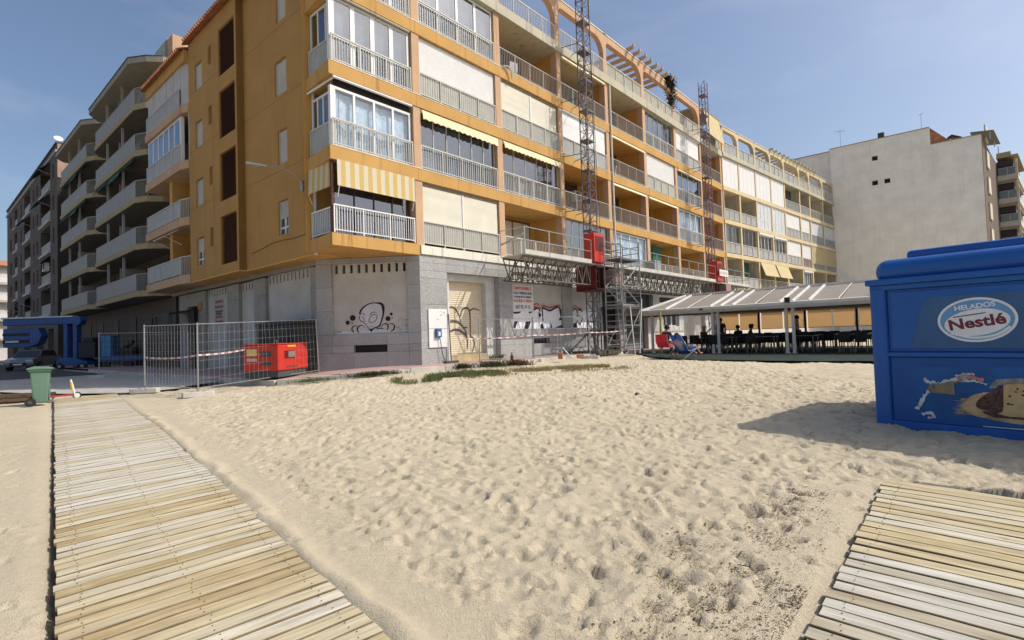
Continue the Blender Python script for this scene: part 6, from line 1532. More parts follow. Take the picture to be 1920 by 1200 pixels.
b = G(FA); b.bar((12.0, 3.55, -1.1), (12.0, 3.55, 1.0), .05, 7); b.obj('pole', mat('yellow_bamboo', (.42, .38, .07), rough=.6), o)
o = fthing('bamboo_post', 'greenish post right behind the scaffold tower at the pavilion corner', 'post', FA, 12.0, 2.2, -1.1)
b = G(FA); b.bar((12.0, 2.4, -1.1), (12.0, 2.4, 1.0), .05, 7); b.obj('pole', mat('green_bamboo', (.22, .25, .06), rough=.6), o)

# tables and chairs under it
CHB = mat('black_chair_plastic', (.015, .015, .017), rough=.55); TBT = mat('table_top_grey', (.14, .14, .15), rough=.3); TBL = mat('table_leg_grey', (.20, .20, .21), rough=.4, metal=.4)
def make_chair():
    t = thing('dining_chair', 'black dining chair under the restaurant pavilion', 'chair', group='black dining chairs of the restaurant pavilion')
    b = G(); b.box(-.22, .22, -.22, .22, .43, .47); b.obj('seat', CHB, t, bevel=.02)
    b = G(); b.nprism([(.20, .47), (.24, .47), (.29, .88), (.25, .88)], -.21, .21); b.obj('backrest', CHB, t, bevel=.01)
    for x in (-.19, .19):
        for y in (-.19, .20): b = G(); b.bar((x, y, .43), (x * 1.12, y * 1.15, 0), .016, 5); b.obj('leg', TBL, t)
    return t
def make_table():
    t = thing('dining_table', 'dark dining table under the restaurant pavilion', 'table', group='tables of the restaurant pavilion')
    b = G(); b.box(-.55, .55, -.4, .4, .72, .75); b.obj('table_top', TBT, t, bevel=.01)
    for x in (-.48, .48):
        for y in (-.33, .33): b = G(); b.bar((x, y, .72), (x, y, 0), .02, 6); b.obj('leg', TBL, t)
    return t
ch0, tb0 = make_chair(), make_table(); chk, tbk = list(ch0.children), list(tb0.children); cu = tu = False
rr = random.Random(5); yaw = math.atan2(FP.x.y, FP.x.x)
for n in (-1.1, -2.8, -4.5, -6.1):
    for a in (4.3, 6.0, 7.7, 9.4, 11.1, 12.8, 14.5, 15.9):
        if rr.random() < .08: continue
        p = FP.w(a + rr.uniform(-.2, .2), n + rr.uniform(-.2, .2)); z = g(p.x, p.y) + .035; th = yaw + rr.uniform(-.08, .08)
        M = Matrix.Translation((p.x, p.y, z)) @ Matrix.Rotation(th, 4, 'Z')
        if tu: copy_tree(tb0, M, kids=tbk)
        else: tb0.matrix_basis = M; tu = True
        for dx, dy, ro in ((-.28, -.62, 0), (.28, -.62, 0), (-.28, .62, math.pi), (.28, .62, math.pi)):
            if rr.random() < .1: continue
            q = M @ Vector((dx + rr.uniform(-.06, .06), dy + rr.uniform(-.08, .08), 0)); M2 = Matrix.Translation(q) @ Matrix.Rotation(th + ro + rr.uniform(-.25, .25), 4, 'Z')
            if cu: copy_tree(ch0, M2, kids=chk)
            else: ch0.matrix_basis = M2; cu = True

# ================================================================== PEOPLE
JOBS = []
def skin_job(name, V, E, Rd, root, m, parent, M):
    me = bpy.data.meshes.new(name); me.from_pydata(V, E, []); o = bpy.data.objects.new(name, me); COL.objects.link(o)
    md = o.modifiers.new('skin', 'SKIN'); md.use_smooth_shade = True; sb = o.modifiers.new('sub', 'SUBSURF'); sb.levels = sb.render_levels = 1
    for i, r in enumerate(Rd): me.skin_vertices[0].data[i].radius = r if isinstance(r, tuple) else (r, r)
    me.skin_vertices[0].data[root].use_root = True; me.materials.append(m); JOBS.append((o, name, m, parent, M))
POSES = {
 'stand': dict(pel=(0, 0, .94), sp=(0, -.01, 1.12), ch=(0, 0, 1.32), nk=(0, .0, 1.47), hd=(0, .02, 1.60), sh=(.17, 0, 1.41), el=(.23, -.03, 1.14), wr=(.22, .07, .92), hn=(.21, .10, .85), hip=(.09, 0, .90), kn=(.10, .02, .50), an=(.10, -.02, .09), toe=(.12, .14, .04)),
 'sit': dict(pel=(0, 0, .54), sp=(0, -.01, .72), ch=(0, .03, .92), nk=(0, .06, 1.07), hd=(0, .10, 1.20), sh=(.17, .04, 1.0), el=(.24, .12, .78), wr=(.16, .33, .76), hn=(.12, .40, .77), hip=(.09, .04, .53), kn=(.12, .44, .53), an=(.12, .42, .10), toe=(.13, .57, .05)),
 'recline': dict(pel=(0, 0, .30), sp=(0, -.12, .43), ch=(0, -.26, .60), nk=(0, -.34, .72), hd=(0, -.36, .85), sh=(.17, -.29, .67), el=(.24, -.12, .48), wr=(.2, .1, .42), hn=(.16, .17, .41), hip=(.09, .05, .30), kn=(.12, .48, .50), an=(.12, .82, .14), toe=(.14, .95, .16))}
def person(label, loc, rz, pose, shirt, trousers, skin, hair, long_legs=True, hat=None):
    z = g(loc[0], loc[1]) + .035; t = thing('person', label, 'person', (loc[0], loc[1], z), rz); M = ROOTM[t.name]; p = POSES[pose]
    mir = lambda v: (-v[0], v[1], v[2]); V, E, Rd = [], [], []
    def add(v, r, par=None):
        V.append(v); Rd.append(r); i = len(V) - 1
        if par is not None: E.append((par, i))
        return i
    pel = add(p['pel'], (.15, .11)); sp = add(p['sp'], (.13, .10), pel); ch = add(p['ch'], (.15, .105), sp); nk = add(p['nk'], .055, ch); hd = add(p['hd'], (.075, .09), nk)
    d = (Vector(p['hd']) - Vector(p['nk'])).normalized(); cr = add(tuple(Vector(p['hd']) + d * .10), (.06, .07), hd)
    for f in (lambda v: v, mir):
        sh = add(f(p['sh']), .062, ch); el = add(f(p['el']), .042, sh); wr = add(f(p['wr']), .030, el); hn = add(f(p['hn']), (.036, .02), wr)
        hv = (Vector(f(p['hn'])) - Vector(f(p['wr']))).normalized(); side = Vector((1, 0, 0)) if abs(hv.x) < .8 else Vector((0, 1, 0))
        for j, (o_, ln) in enumerate(((-.027, .062), (-.009, .075), (.009, .07), (.027, .055))):
            q = Vector(f(p['hn'])) + side * o_ + hv * ln * .55; fi = add(tuple(q), .009, hn); add(tuple(q + hv * ln * .4 + Vector((0, 0, -.012))), .007, fi)
        th = Vector(f(p['wr'])) * .4 + Vector(f(p['hn'])) * .6 + Vector((-.035 if f(p['hn'])[0] > 0 else .035, .02, 0)); add(tuple(th), .011, wr)
        hp = add(f(p['hip']), .092, pel); kn = add(f(p['kn']), .062, hp); an = add(f(p['an']), .042, kn); add(f(p['toe']), (.045, .03), an)
    skin_job('body', V, E, Rd, pel, skin, t, M)
    # shirt
    V, E, Rd = [], [], []
    a = add(tuple(Vector(p['pel']) + Vector((0, 0, .0))), (.168, .135)); b_ = add(p['sp'], (.15, .125), a); c = add(p['ch'], (.168, .13), b_); add(tuple(Vector(p['ch']).lerp(Vector(p['nk']), .55)), .085, c)
    for f in (lambda v: v, mir):
        s = add(f(p['sh']), .082, c); add(tuple(Vector(f(p['sh'])).lerp(Vector(f(p['el'])), .7)), .062, s)
    skin_job('shirt', V, E, Rd, a, shirt, t, M)
    V, E, Rd = [], [], []
    a = add(p['pel'], (.172, .14))
    for f in (lambda v: v, mir):
        h = add(f(p['hip']), .112, a); k = add(tuple(Vector(f(p['hip'])).lerp(Vector(f(p['kn'])), .85 if not long_legs else 1)), .088, h)
        if long_legs: add(tuple(Vector(f(p['kn'])).lerp(Vector(f(p['an'])), .95)), .062, k)
    skin_job('trousers' if long_legs else 'shorts', V, E, Rd, a, trousers, t, M)
    h = Vector(p['hd']); bm = bmesh.new(); bmesh.ops.create_icosphere(bm, subdivisions=2, radius=.112)
    for v in bm.verts:
        v.co.y = v.co.y * 1.08 - .022; v.co.z = v.co.z * 1.05 + .045
        if v.co.z < -.02 and v.co.y > -.04: v.co *= .6
    me = bpy.data.meshes.new('hair'); bm.to_mesh(me); bm.free(); me.materials.append(hair); me.polygons.foreach_set('use_smooth', [True] * len(me.polygons)); inst(me, 'hair', t, M @ Matrix.Translation(h))
    b = G(); y = -(h.y + .0)
    for sx in (-.03, .03): b.box(sx - .011, sx + .011, y - .10, y - .088, h.z + .005, h.z + .018)
    b.box(-.025, .025, y - .098, y - .085, h.z - .065, h.z - .055); fc = b.obj('eyes_and_mouth', BLACK, t, M=M)
    b = G(); b.nprism([(y - .115, h.z - .03), (y - .085, h.z - .035), (y - .085, h.z + .015)], -.012, .012); b.obj('nose', skin, t, M=M)
    if hat:
        b = G(); b.cyl((0, -(h.y - .0), h.z + .13), 'z', .115, .09, 14); b.box(-.09, .09, -(h.y + .2), -h.y, h.z + .09, h.z + .105); b.obj('cap', hat, t, M=M)
    return t
SKN = mat('skin', (.42, .23, .15), rough=.6, var=.08); HBL = mat('dark_hair', (.02, .014, .01), rough=.7); HGR = mat('grey_hair', (.42, .40, .38), rough=.8)
SHD = mat('dark_shirt', (.025, .025, .035), rough=.9); SHK = mat('khaki_shorts', (.12, .12, .085), rough=.9); SHW = mat('light_shirt', (.48, .46, .44), rough=.9); NAVY = mat('navy_trousers', (.03, .035, .06), rough=.9)
STR = striped('striped_shirt', (.035, .03, .04), (.20, .18, .17), .13, axis=2)
FAR = yaw
person('person standing under the pavilion in a dark shirt and khaki shorts', (11.01, 27.5), R(160), 'stand', SHD, SHK, SKN, HBL, long_legs=False)
person('person in a dark striped shirt and pale cap sitting at a pavilion table', (10.72, 29.3), R(-70), 'sit', STR, NAVY, SKN, HGR, hat=mat('pale_cap', (.5, .48, .44)))
person('person with dark hair seated at a table just right of the standing person', (11.96, 27.5), R(120), 'sit', SHD, NAVY, SKN, HBL)
person('person in dark clothes and cap seated beside the grey table top', (12.25, 26.9), R(-110), 'sit', NAVY, SHD, SKN, HBL, hat=SHD)
person('person with dark hair and light shirt standing behind the right-hand double post', (14.55, 26.6), R(-120), 'stand', SHW, SHD, SKN, HBL)
person('person lounging on the blue beach chair with bare legs stretched out', (6.82, 20.8), R(-58), 'recline', mat('blue_white_shirt', (.35, .38, .45)), mat('blue_shorts', (.03, .05, .22)), SKN, HBL, long_legs=False)
person('person in black sitting behind the red folding chair at the pavilion edge', (6.45, 21.9), R(-60), 'sit', SHD, NAVY, SKN, HBL)
dgm = bpy.context.evaluated_depsgraph_get(); done = []
for o, nm, m, par, M in JOBS:
    me = bpy.data.meshes.new_from_object(o.evaluated_get(dgm)); done.append((o, me, nm, m, par, M))
for o, me, nm, m, par, M in done:
    old = o.data; bpy.data.objects.remove(o); bpy.data.meshes.remove(old)
    me.name = nm; me.materials.clear(); me.materials.append(m); me.polygons.foreach_set('use_smooth', [True] * len(me.polygons)); inst(me, nm, par, M)

# beach chairs
def folding(label, p, rz, m, name, recl):
    z = g(*p) + .03; t = thing(name, label, 'beach chair', (p[0], p[1], z), rz); fr = Frame(p, rz, -1, z)
    sb = .28 if recl else .42
    pts = [(.50, .12 if recl else .42), (.05, sb - .04), (0, sb)]; bt = (-.42, .92) if recl else (-.14, .95)
    b = G(fr); prof = [(.62, sb + .12), (.3, sb + .02), (.02, sb), (-.12, sb + .22), bt]
    A = [(x, -.27, zz) for x, zz in prof]; B_ = [(x, .27, zz) for x, zz in prof]; b.strip(A, B_); b.strip([(x, n, zz - .012) for x, n, zz in A], [(x, n, zz - .012) for x, n, zz in B_]); b.obj('fabric', m, t)
    for n in (-.28, .28):
        b = G(fr); b.tube([(x, n, zz) for x, zz in prof], .014, 6); b.obj('side_tube', STEEL, t)
        b = G(fr); b.bar((.55, n, sb + .1), (-.25, n, .0), .013, 6); b.obj('leg', STEEL, t); b = G(fr); b.bar((-.05, n, sb + .1), (.5, n, .0), .013, 6); b.obj('leg', STEEL, t)
        b = G(fr); b.box(-.1, .38, n - .03, n + .03, sb + .24, sb + .27); b.obj('armrest', DGREY, t)
    return t
folding('red folding beach chair with white frame, left of the blue one', (6.12, 21.15), R(38), mat('red_fabric', (.52, .03, .05), rough=.9, var=.25, scale=5), 'folding_chair', False)
folding('bright blue reclining beach chair at the pavilion edge', (6.75, 20.75), R(32), mat('blue_fabric', (.03, .12, .50), rough=.9, var=.3, scale=4), 'folding_chair', True)

# ================================================================== LEFT: LIFT, CARS, BIN, SCOOTER, TIMBER
FX = Frame((-29.5, 35.0), 0, -1, 0)      # x to the right, n towards the sea
LB = fthing('boom_lift', 'blue boom lift folded low on the shaded street at left', 'boom lift', FX, 0, 0, -1.2)
b = G(FX); b.box(-4.6, .25, -.22, .22, 1.82, 2.26); b.obj('upper_boom', BLUEP, LB, bevel=.03)
b = G(FX); b.box(-4.7, .1, -.26, .26, 2.27, 2.36); b.obj('boom_top', mat('pale_boom_top', (.55, .56, .56)), LB)
b = G(FX); b.box(-4.7, -2.9, -.45, .1, .35, 1.62); b.vprism([(-2.9, .35), (-2.35, .55), (-2.1, 1.1), (-2.35, 1.62), (-2.9, 1.62)], -.45, .1); b.obj('lower_boom', BLUEP, LB, bevel=.03)
b = G(FX); b.box(-4.7, -2.95, .105, .13, .62, .86); b.obj('boom_recess', BLACK, LB); b = G(FX); b.box(-4.7, -2.95, .105, .13, 1.12, 1.3); b.obj('boom_recess', BLACK, LB)
b = G(FX); b.box(-4.5, -3.6, .135, .15, .68, .80); b.obj('boom_lettering', mat('pale_print', (.5, .55, .6)), LB)
for a in (-.42, .22):
    b = G(FX); b.box(a - .13, a + .13, -.2, .2, -.75, 1.82); b.obj('mast_column', BLUEP, LB, bevel=.02)
b = G(FX); b.bar((.0, 0, -.7), (.0, 0, 1.5), .06, 8); b.obj('cylinder', STEEL, LB)
b = G(FX); b.cyl((.36, .0, 2.0), 'n', .3, .5, 14); b.obj('boom_joint', BLUEP, LB)
b = G(FX); b.vprism([(-.6, -.95), (1.4, -.95), (1.4, -.78), (.5, -.45), (-.6, -.45)], -.7, .7); b.obj('chassis', BLUEP, LB, bevel=.02)
for a in (-.35, 1.15):
    for n in (-.65, .65):
        b = G(FX); b.cyl((a, n, -1.0), 'n', .22, .18, 16); w_ = b.obj('wheel', RUBBER, LB); b = G(FX); b.cyl((a, n + .1, -1.0), 'n', .10, .03, 10); b.obj('hub', STEEL, w_)
b = G(FX); b.box(.65, 1.75, -.5, .45, -.5, .55); b.box(.8, 1.5, -.4, .3, .55, .85); b.obj('engine_box', mat('dark_machine', (.03, .03, .035), rough=.6), LB, bevel=.04)
TR_ = fthing('trailer', 'low blue flat trailer with dark gear parked right of the blue lift', 'trailer', FX, 4, 0, -1.2)
b = G(FX); b.box(2.3, 5.6, -.7, .7, -.72, -.45); b.obj('flatbed', mat('dull_blue_paint', (.06, .10, .22), rough=.6, var=.25, scale=3), TR_, bevel=.02)
for a in (2.7, 4.2):
    b = G(FX); b.cyl((a, .72, -.98), 'n', .26, .18, 16); b.obj('wheel', RUBBER, TR_)
b = G(FX); b.box(2.0, 2.7, -.4, .3, -.45, .95); b.obj('control_cabinet', mat('pale_blue_paint', (.05, .17, .33), rough=.5), TR_, bevel=.04)
b = G(FX); b.box(3.3, 4.2, -.4, .3, -.45, .1); b.bar((3.4, 0, .1), (4.1, .1, .5), .12, 8); b.obj('winch', BLACK, TR_)
b = G(FX); b.bar((5.6, 0, -.6), (6.4, 0, -.75), .05, 6); b.obj('drawbar', DGREY, TR_)
def car(label, p, rz, col, name='parked_car'):
    z = g(*p) + .0; t = thing(name, label, 'car', (p[0], p[1], z), rz); fr = Frame(p, rz, -1, z); m = mat('car_paint_%d' % int(1000 * sum(col)), col, rough=.3, var=.04, spec=.5, coat=.6)
    b = G(fr); b.vprism([(-2.1, .28), (2.0, .28), (2.12, .5), (2.05, .78), (1.2, .92), (-1.9, .95), (-2.12, .75)], -.84, .84); b.obj('body', m, t, bevel=.07)
    b = G(fr); lo = [(-1.75, .93), (1.15, .90), (.45, 1.42), (-1.25, 1.44)]
    A = [(a, n * (.80 if zz < 1 else .66), zz) for n in (-1, 1) for a, zz in lo]; i = [b.q(*v) for v in A]
    for f in ((0, 1, 2, 3), (7, 6, 5, 4), (0, 4, 5, 1), (1, 5, 6, 2), (2, 6, 7, 3), (3, 7, 4, 0)): b.face([i[k] for k in f])
    b.obj('cabin', m, t, bevel=.05)
    for n in (-1, 1):
        b = G(fr); b.quad([(-1.5, n * .785, .98), (.95, n * .785, .98), (.38, n * .685, 1.36), (-1.15, n * .685, 1.38)]); b.obj('side_window', mat('car_glass', (.02, .025, .03), rough=.08, spec=.6), t)
    b = G(fr); b.quad([(1.16, -.72, .95), (1.16, .72, .95), (.52, .6, 1.39), (.52, -.6, 1.39)]); b.obj('windscreen', mat('car_glass', (0, 0, 0)), t)
    b = G(fr); b.quad([(-1.78, -.72, .98), (-1.78, .72, .98), (-1.32, .6, 1.4), (-1.32, -.6, 1.4)]); b.obj('rear_window', mat('car_glass', (0, 0, 0)), t)
    for n in (-.6, .6):
        b = G(fr); b.box(2.02, 2.13, n - .18, n + .18, .62, .76); b.obj('headlight', mat('headlight', (.6, .62, .64), rough=.15), t); b = G(fr); b.box(-2.14, -2.04, n - .16, n + .16, .66, .82); b.obj('tail_light', REDP, t)
    b = G(fr); b.box(2.08, 2.14, -.45, .45, .38, .56); b.obj('grille', BLACK, t); b = G(fr); b.box(2.141, 2.15, -.25, .25, .40, .50); b.obj('number_plate', WHITE, t)
    for a in (-1.3, 1.3):
        for n in (-.8, .8):
            b = G(fr); b.cyl((a, n, .31), 'n', .31, .2, 20); w = b.obj('wheel', RUBBER, t); b = G(fr); b.cyl((a, n + (.105 if n > 0 else -.105), .31), 'n', .19, .02, 14); b.obj('rim', STEEL, w)
    return t
car('silver car with dark grille parked under the blue boom at the left edge', (-34.6, 37.6), R(-70), (.22, .225, .23))
car('dark car parked behind the blue lift on the shaded street', (-33.5, 42.5), R(-55), (.03, .03, .035))
car('pale beige car parked further along behind the dark one', (-33.6, 47.0), R(-55), (.38, .34, .29))

BN = thing('wheelie_bin', 'green plastic wheelie bin at the head of the left boardwalk', 'bin', (-12.60, 13.9, -1.41), R(-25)); FBN = Frame((-12.60, 13.9), R(127), -1, -1.41)
BG = mat('faded_green_plastic', (.125, .215, .155), rough=.55, var=.1, scale=3); BGD = mat('dark_green_plastic', (.06, .13, .085), rough=.5)
b = G(FBN); lo = [(-.13, -.16), (.13, -.16), (.13, .14), (-.13, .14)]; hi = [(-.18, -.21), (.18, -.21), (.18, .19), (-.18, .19)]
i = [b.q(a, n, .06) for a, n in lo] + [b.q(a, n, .92) for a, n in hi]
for f in ((3, 2, 1, 0), (4, 5, 6, 7), (0, 1, 5, 4), (1, 2, 6, 5), (2, 3, 7, 6), (3, 0, 4, 7)): b.face([i[k] for k in f])
b.obj('body', BG, BN, bevel=.03)
b = G(FBN); b.box(-.20, .20, -.24, .215, .88, .94); b.obj('rim', BGD, BN, bevel=.015)
b = G(FBN); b.nprism([(-.27, .945), (.24, .945), (.27, .96), (.13, 1.01), (-.13, 1.03), (-.27, .99)], -.21, .21); b.obj('lid', BG, BN, bevel=.02)
b = G(FBN); b.box(-.08, .02, .155, .185, .1, .55); b.obj('front_rib', BG, BN, bevel=.03)
for a in (-.19, .165):
    b = G(FBN); b.cyl((a, -.20, .10), 'a', .11, .05, 18); w = b.obj('wheel', RUBBER, BN); b = G(FBN); b.cyl((a - .03 if a < 0 else a + .03, -.20, .10), 'a', .05, .01, 12); b.obj('hub', DGREY, w)
b = G(FBN); b.bar((-.16, -.27, .93), (.16, -.27, .93), .018, 6); b.obj('handle', BGD, BN)
SCT = thing('toy_scooter', 'small red and yellow toy scooter with white wheels beside the green bin', 'scooter', (-13.2, 15.1, -1.36)); FSC = Frame((-12.75, 14.75), R(40), -1, g(-12.75, 14.75))
b = G(FSC); b.box(-.28, .22, -.05, .05, .10, .14); b.obj('deck', mat('scooter_red', (.45, .05, .05)), SCT, bevel=.01)
b = G(FSC); b.bar((.26, 0, .1), (.16, 0, .56), .03, 8); b.obj('stem', WHITE, SCT); b = G(FSC); b.bar((.20, .036, .25), (.17, .03, .48), .03, 6); b.obj('bag', mat('scooter_yellow', (.55, .42, .06)), SCT)
b = G(FSC); b.bar((.15, -.16, .57), (.15, .16, .57), .016, 6); b.obj('handlebar', mat('scooter_violet', (.14, .08, .25)), SCT)
for a, r_ in ((.30, .10), (-.28, .08)):
    b = G(FSC); b.cyl((a, 0, r_), 'n', r_, .04, 18); w = b.obj('wheel', RUBBER, SCT); b = G(FSC); b.cyl((a, 0, r_), 'n', r_ * .68, .05, 14); b.obj('wheel_disc', WHITE, w)
TP = thing('timber_pile', 'dark weathered boards lying on the sand left of the green bin', 'timber', (-14.3, 14.6, -1.4))
FTP = Frame((-14.55, 14.75), R(35), -1, g(-14.55, 14.75)); rr = random.Random(9); DW = mat('dark_old_wood', (.10, .065, .042), rough=.9, var=.4, scale=6, perobj=.25)
for k in range(9):
    b = G(FTP); x, y, zz = rr.uniform(-.3, .3), -.5 + .25 * (k % 5), .02 + .09 * (k // 5); a = rr.uniform(-.1, .1); L = rr.uniform(.7, 1.15)
    P_ = [(x - L, y + a - .09), (x + L, y - a - .09), (x + L, y - a + .09), (x - L, y + a + .09)]; b.hprism(P_, zz, zz + .07); b.obj('board', DW, TP)

# dark doorway canopy with a closed sign on the shaded pavement
o = fthing('shop_awning', 'dark shop awning over the shaded doorway next to the balconies', 'awning', FL, 8.8, 0, 1.5)
b = G(FL); b.nprism([(-1.05, 2.0), (.35, 1.75), (.35, 1.65), (-1.05, 1.9)], 7.4, 10.2); b.obj('awning_cloth', BLACK, o)
for a in (8.0, 9.9): b = G(FL); b.bar((a, .2, 1.7), (a, .2, -1.1), .04, 6); b.obj('awning_post', DGREY, o)
b = G(FL); b.nprism([(.36, 1.65), (.36, 1.2), (.34, 1.2), (.34, 1.65)], 7.4, 8.6); b.obj('side_cloth', BLACK, o)
o = fthing('shop_sign', 'small orange shop sign above the shaded doorway', 'sign', FL, 7.2, -1, 2)
b = G(FL); b.box(7.0, 7.5, -1.04, -1.0, 1.9, 2.3); b.obj('sign_board', mat('orange_sign', (.45, .17, .03)), o)

# ================================================================== GRASS, WEEDS, DEBRIS, ROCK
def blades(b, pts, h, w, rr):
    for x, y, z, s in pts:
        a = rr.uniform(0, 6.28); hh = h * s * rr.uniform(.5, 1.2); lx, ly = rr.gauss(0, .45) * hh, rr.gauss(0, .45) * hh; ww = w * rr.uniform(.6, 1.3)
        i = len(b.v); b.v += [(x - ww * math.cos(a), y - ww * math.sin(a), z - .01), (x + ww * math.cos(a), y + ww * math.sin(a), z - .01), (x + lx * .5, y + ly * .5, z + hh * .65), (x + lx, y + ly, z + hh)]
        b.face((i, i + 1, i + 2)); b.face((i + 1, i + 3, i + 2))
rr = random.Random(21)
GR = mat('green_grass', (.13, .155, .055), rough=.8, var=.4, scale=3); GRD = mat('dry_grass', (.27, .225, .10), rough=.85, var=.35, scale=3)
line_ = [(-3.25, 14.55), (-1.6, 15.9), (.3, 16.6), (1.9, 16.95), (3.4, 17.1)]
for nm, m, t0, t1, N_, hh, wd in (('grass', GR, .0, .40, 7000, .12, .32), ('dry_grass', GRD,   .18, 1.0, 9000, .075, .42)):
    b = G(); pts = []
    for _ in range(N_):
        t = rr.uniform(t0, t1) * (len(line_) - 1); k = min(int(t), len(line_) - 2); f = t - k
        x = line_[k][0] * (1 - f) + line_[k + 1][0] * f; y = line_[k][1] * (1 - f) + line_[k + 1][1] * f; dd_ = rr.gauss(0, wd)
        x += -.45 * dd_ + rr.gauss(0, .1); y += .9 * dd_
        if float(vnoise(np.array(x), np.array(y), 1.6, 9)) < -.12: continue
        pts.append((x, y, g(x, y) + .0, 1.0))
    blades(b, pts, hh, .008, rr); tag(b.obj(nm, m, None), kind='stuff')
def weed(label, c, rx, ry, N_, h, m, ang=0):
    t = thing('weed_clump', label, 'weeds', (c[0], c[1], g(*c))); b = G(); pts = []
    for _ in range(N_):
        u, v = rr.gauss(0, .4) * rx, rr.gauss(0, .4) * ry; x = c[0] + u * math.cos(ang) - v * math.sin(ang); y = c[1] + u * math.sin(ang) + v * math.cos(ang); pts.append((x, y, g(x, y) + .02, 1))
    blades(b, pts, h, .014, rr); tag(b.obj('leaves', m, t), kind='stuff')
    b = G(); b.bar((c[0], -c[1], g(*c) - .05), (c[0], -c[1], g(*c) + h * .4), .01, 5); b.obj('stem', m, t)
DKW = mat('dark_weed', (.045, .055, .022), rough=.8, var=.5, scale=6)
weed('dark weed clump on the kerb below the corner graffiti', (-4.5, 16.75), .95, .2, 700, .13, DKW, .3); weed('small weed tuft left of the roller door on the kerb line', (-1.75, 18.15), .35, .2, 300, .17, DKW)
weed('dark weed clump on the kerb in front of the roller door', (-.75, 18.5), .55, .25, 500, .2, DKW); weed('reddish weed clump at the sand edge below the graffiti wall', (.15, 18.9), .6, .25, 500, .2, mat('reddish_weed', (.085, .055, .028), var=.5, scale=6))
weed('green weeds growing around the fence foot by the generator', (-7.1, 18.2), .5, .3, 350, .13, GR); weed('weeds at the foot of the roller door opening', tuple(FA.w(3.75, .12).xy), .25, .15, 200, .3, GR)
weed('low weeds on the sand edge in front of the generator', (-6.3, 16.35), .8, .18, 400, .09, GR)
# brick rubble on the pavement
for i, (p, lab) in enumerate((((2.7, 21.0), 'broken red brick on the pavement by the scaffold'), ((-.05, 20.2), 'small brown bottle standing on the pavement below the graffiti'), ((1.9, 20.9), 'lump of rubble on the pavement edge below the graffiti'))):
    z = g(*p) + .12; t = thing(('brick', 'bottle', 'rubble')[i], lab, ('brick', 'bottle', 'rubble')[i], (p[0], p[1], z)); b = G(Frame(p, i * .7, -1, z))
    if i == 1: b.cyl((0, 0, .11), 'z', .06, .22, 10); b.cyl((0, 0, .27), 'z', .025, .12, 8)
    else: b.box(-.14, .14, -.09, .09, -.02, .13 + .05 * i)
    b.obj(('piece', 'glass_body', 'piece')[i], TERRA if i != 1 else DARKBROWN, t, bevel=.015)
def stone(label, p, s, m):
    z = g(*p) + .01; bm = bmesh.new(); bmesh.ops.create_icosphere(bm, subdivisions=3, radius=1); r_ = random.Random(int(p[0] * 100)); ph = [r_.uniform(0, 6) for _ in range(6)]
    for v in bm.verts:
        k = 1 + .22 * math.sin(v.co.x * 3 + ph[0]) + .18 * math.sin(v.co.y * 4 + ph[1]) + .12 * math.sin(v.co.z * 6 + ph[2]); v.co = Vector((v.co.x * s[0], v.co.y * s[1], v.co.z * s[2])) * k
    me = bpy.data.meshes.new('stone'); bm.to_mesh(me); bm.free(); me.materials.append(m); o = bpy.data.objects.new('stone', me); put(o, None, Matrix.Translation((p[0], p[1], z))); return tag(o, label, 'stone')
stone('small dark stone lying alone on the open sand', (2.62, 11.16), (.06, .045, .03), mat('dark_stone', (.10, .10, .11), rough=.8))
# dark seaweed crumbs and twigs beside the right walk
SEA = mat('dry_seaweed', (.17, .13, .08), rough=.95, var=.5, scale=9)
b = G(); rr = random.Random(33)
cl_ = [(1.55, 3.35, .16), (1.1, 3.0, .25), (1.9, 4.1, .20), (2.35, 4.6, .16), (1.35, 3.9, .22), (.75, 2.85, .22), (1.75, 3.1, .14), (2.7, 5.0, .12), (1.0, 3.55, .22), (1.5, 2.75, .2)]
for _ in range(14000):
    c = rr.choice(cl_); x, y = rr.gauss(c[0], c[2]), rr.gauss(c[1], c[2])
    if np.array([x, y]) @ P2 > R0 - .10: continue
    s = rr.uniform(.0018, .005) * (1 if rr.random() < .95 else 2.2); a = rr.uniform(0, 6.28); z = g(x, y) + rr.uniform(.0, .02); e = rr.uniform(1, 2.2)
    i = len(b.v); b.v += [(x + s * e * math.cos(a), y + s * e * math.sin(a), z), (x - s * math.sin(a), y + s * math.cos(a), z + s * .8), (x - s * e * math.cos(a), y - s * e * math.sin(a), z), (x + s * math.sin(a), y - s * math.cos(a), z + s * .5)]
    b.face((i, i + 1, i + 2, i + 3)); b.face((i, i + 1, i + 3))
tag(b.obj('seaweed_crumbs', SEA), kind='stuff')
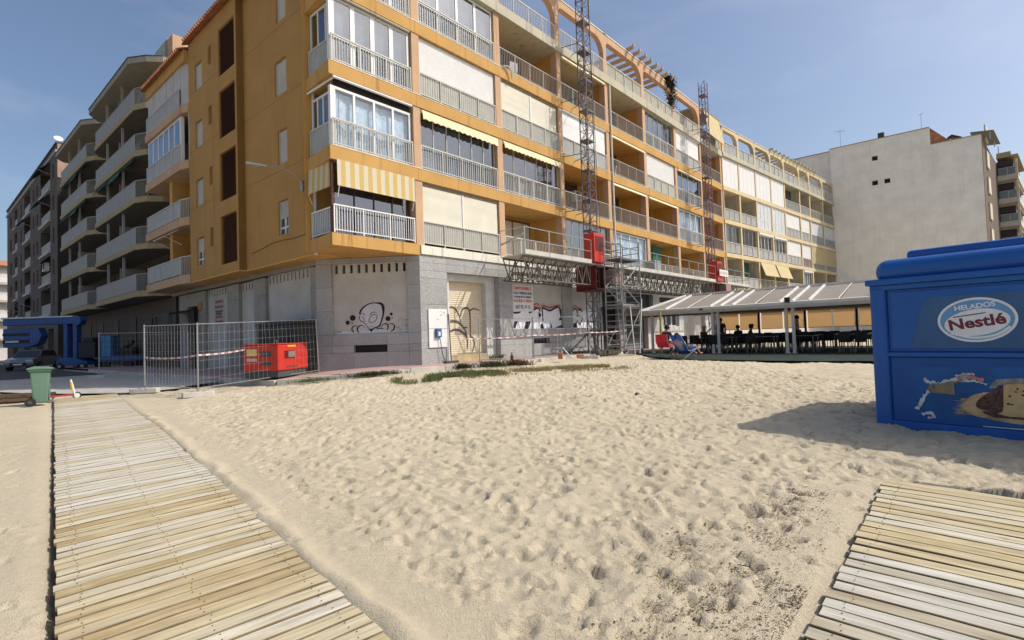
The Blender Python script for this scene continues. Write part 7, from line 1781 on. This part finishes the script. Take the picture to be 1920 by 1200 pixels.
for lab, p, a, L in (('dark twig lying on the sand near the right boardwalk', (1.55, 3.62), .9, .06), ('short dark twig at the bottom right of the sand', (1.12, 3.12), .2, .035), ('brown leaf scrap at the edge of the right boardwalk', (1.72, 3.02), .5, .03)):
    z = g(*p) + .02; b = G(Frame(p, -a, -1, z)); b.tube([(-L, 0, .0), (-L * .3, .012, .012), (L * .4, -.006, .012), (L, .01, .0)], .0035, 5); tag(b.obj('twig', DARKBROWN), lab, 'twig')

# ------------------------------------------------------------------ bits on the balconies
def ac_unit(label, s, z, n=-1.45):
    o = fthing('air_conditioner', label, 'air conditioner', FA, s, n, z)
    b = G(FA); b.box(s - .42, s + .42, n - .28, n, z, z + .58); b.obj('casing', WHITE_DIRTY, o, bevel=.02); b = G(FA); b.cyl((s - .1, n + .01, z + .29), 'n', .23, .02, 16); b.obj('fan_grille', DGREY, o)
ac_unit('white air conditioner on the open first-floor balcony beside the green curtain', 21.7, 3.55, -.45)
ac_unit('white air conditioner at the back of the second-floor open balcony behind the near mast', 12.6, 7.6, -1.4)
o = fthing('hose', 'pale hose hanging over the fourth-floor balcony edge', 'hose', FA, 5.2, .1, 12)
b = G(FA); b.tube([(4.85, .05, 12.05), (5.1, .12, 12.1), (5.3, .14, 11.95), (5.34, .12, 11.6)], .035, 6); b.obj('tube', WHITE_DIRTY, o)
def plastic_chair(label, s, n, z, rz):
    p = FA.w(s, n); t = thing('balcony_chair', label, 'chair', (p.x, p.y, z), rz); fr = Frame(p.xy, rz, -1, z)
    b = G(fr); b.box(-.22, .22, -.22, .22, .40, .44); b.obj('seat', WHITE, t); b = G(fr); b.nprism([(.19, .44), (.23, .44), (.30, .86), (.26, .86)], -.22, .22); b.obj('backrest', WHITE, t)
    for x in (-.19, .19):
        for y in (-.19, .19): b = G(fr); b.bar((x, y, .4), (x * 1.15, y * 1.15, 0), .02, 5); b.obj('leg', WHITE, t)
plastic_chair('white plastic chair behind the glass of the second-floor balcony', 6.6, -.9, 6.41, 1.0)
plastic_chair('white plastic chair on the open third-floor balcony right of the near mast', 15.2, -.8, 9.21, 2.0)
plastic_chair('white plastic chair on the open fourth-floor balcony left of the near mast', 6.2, -.7, 12.01, .6)
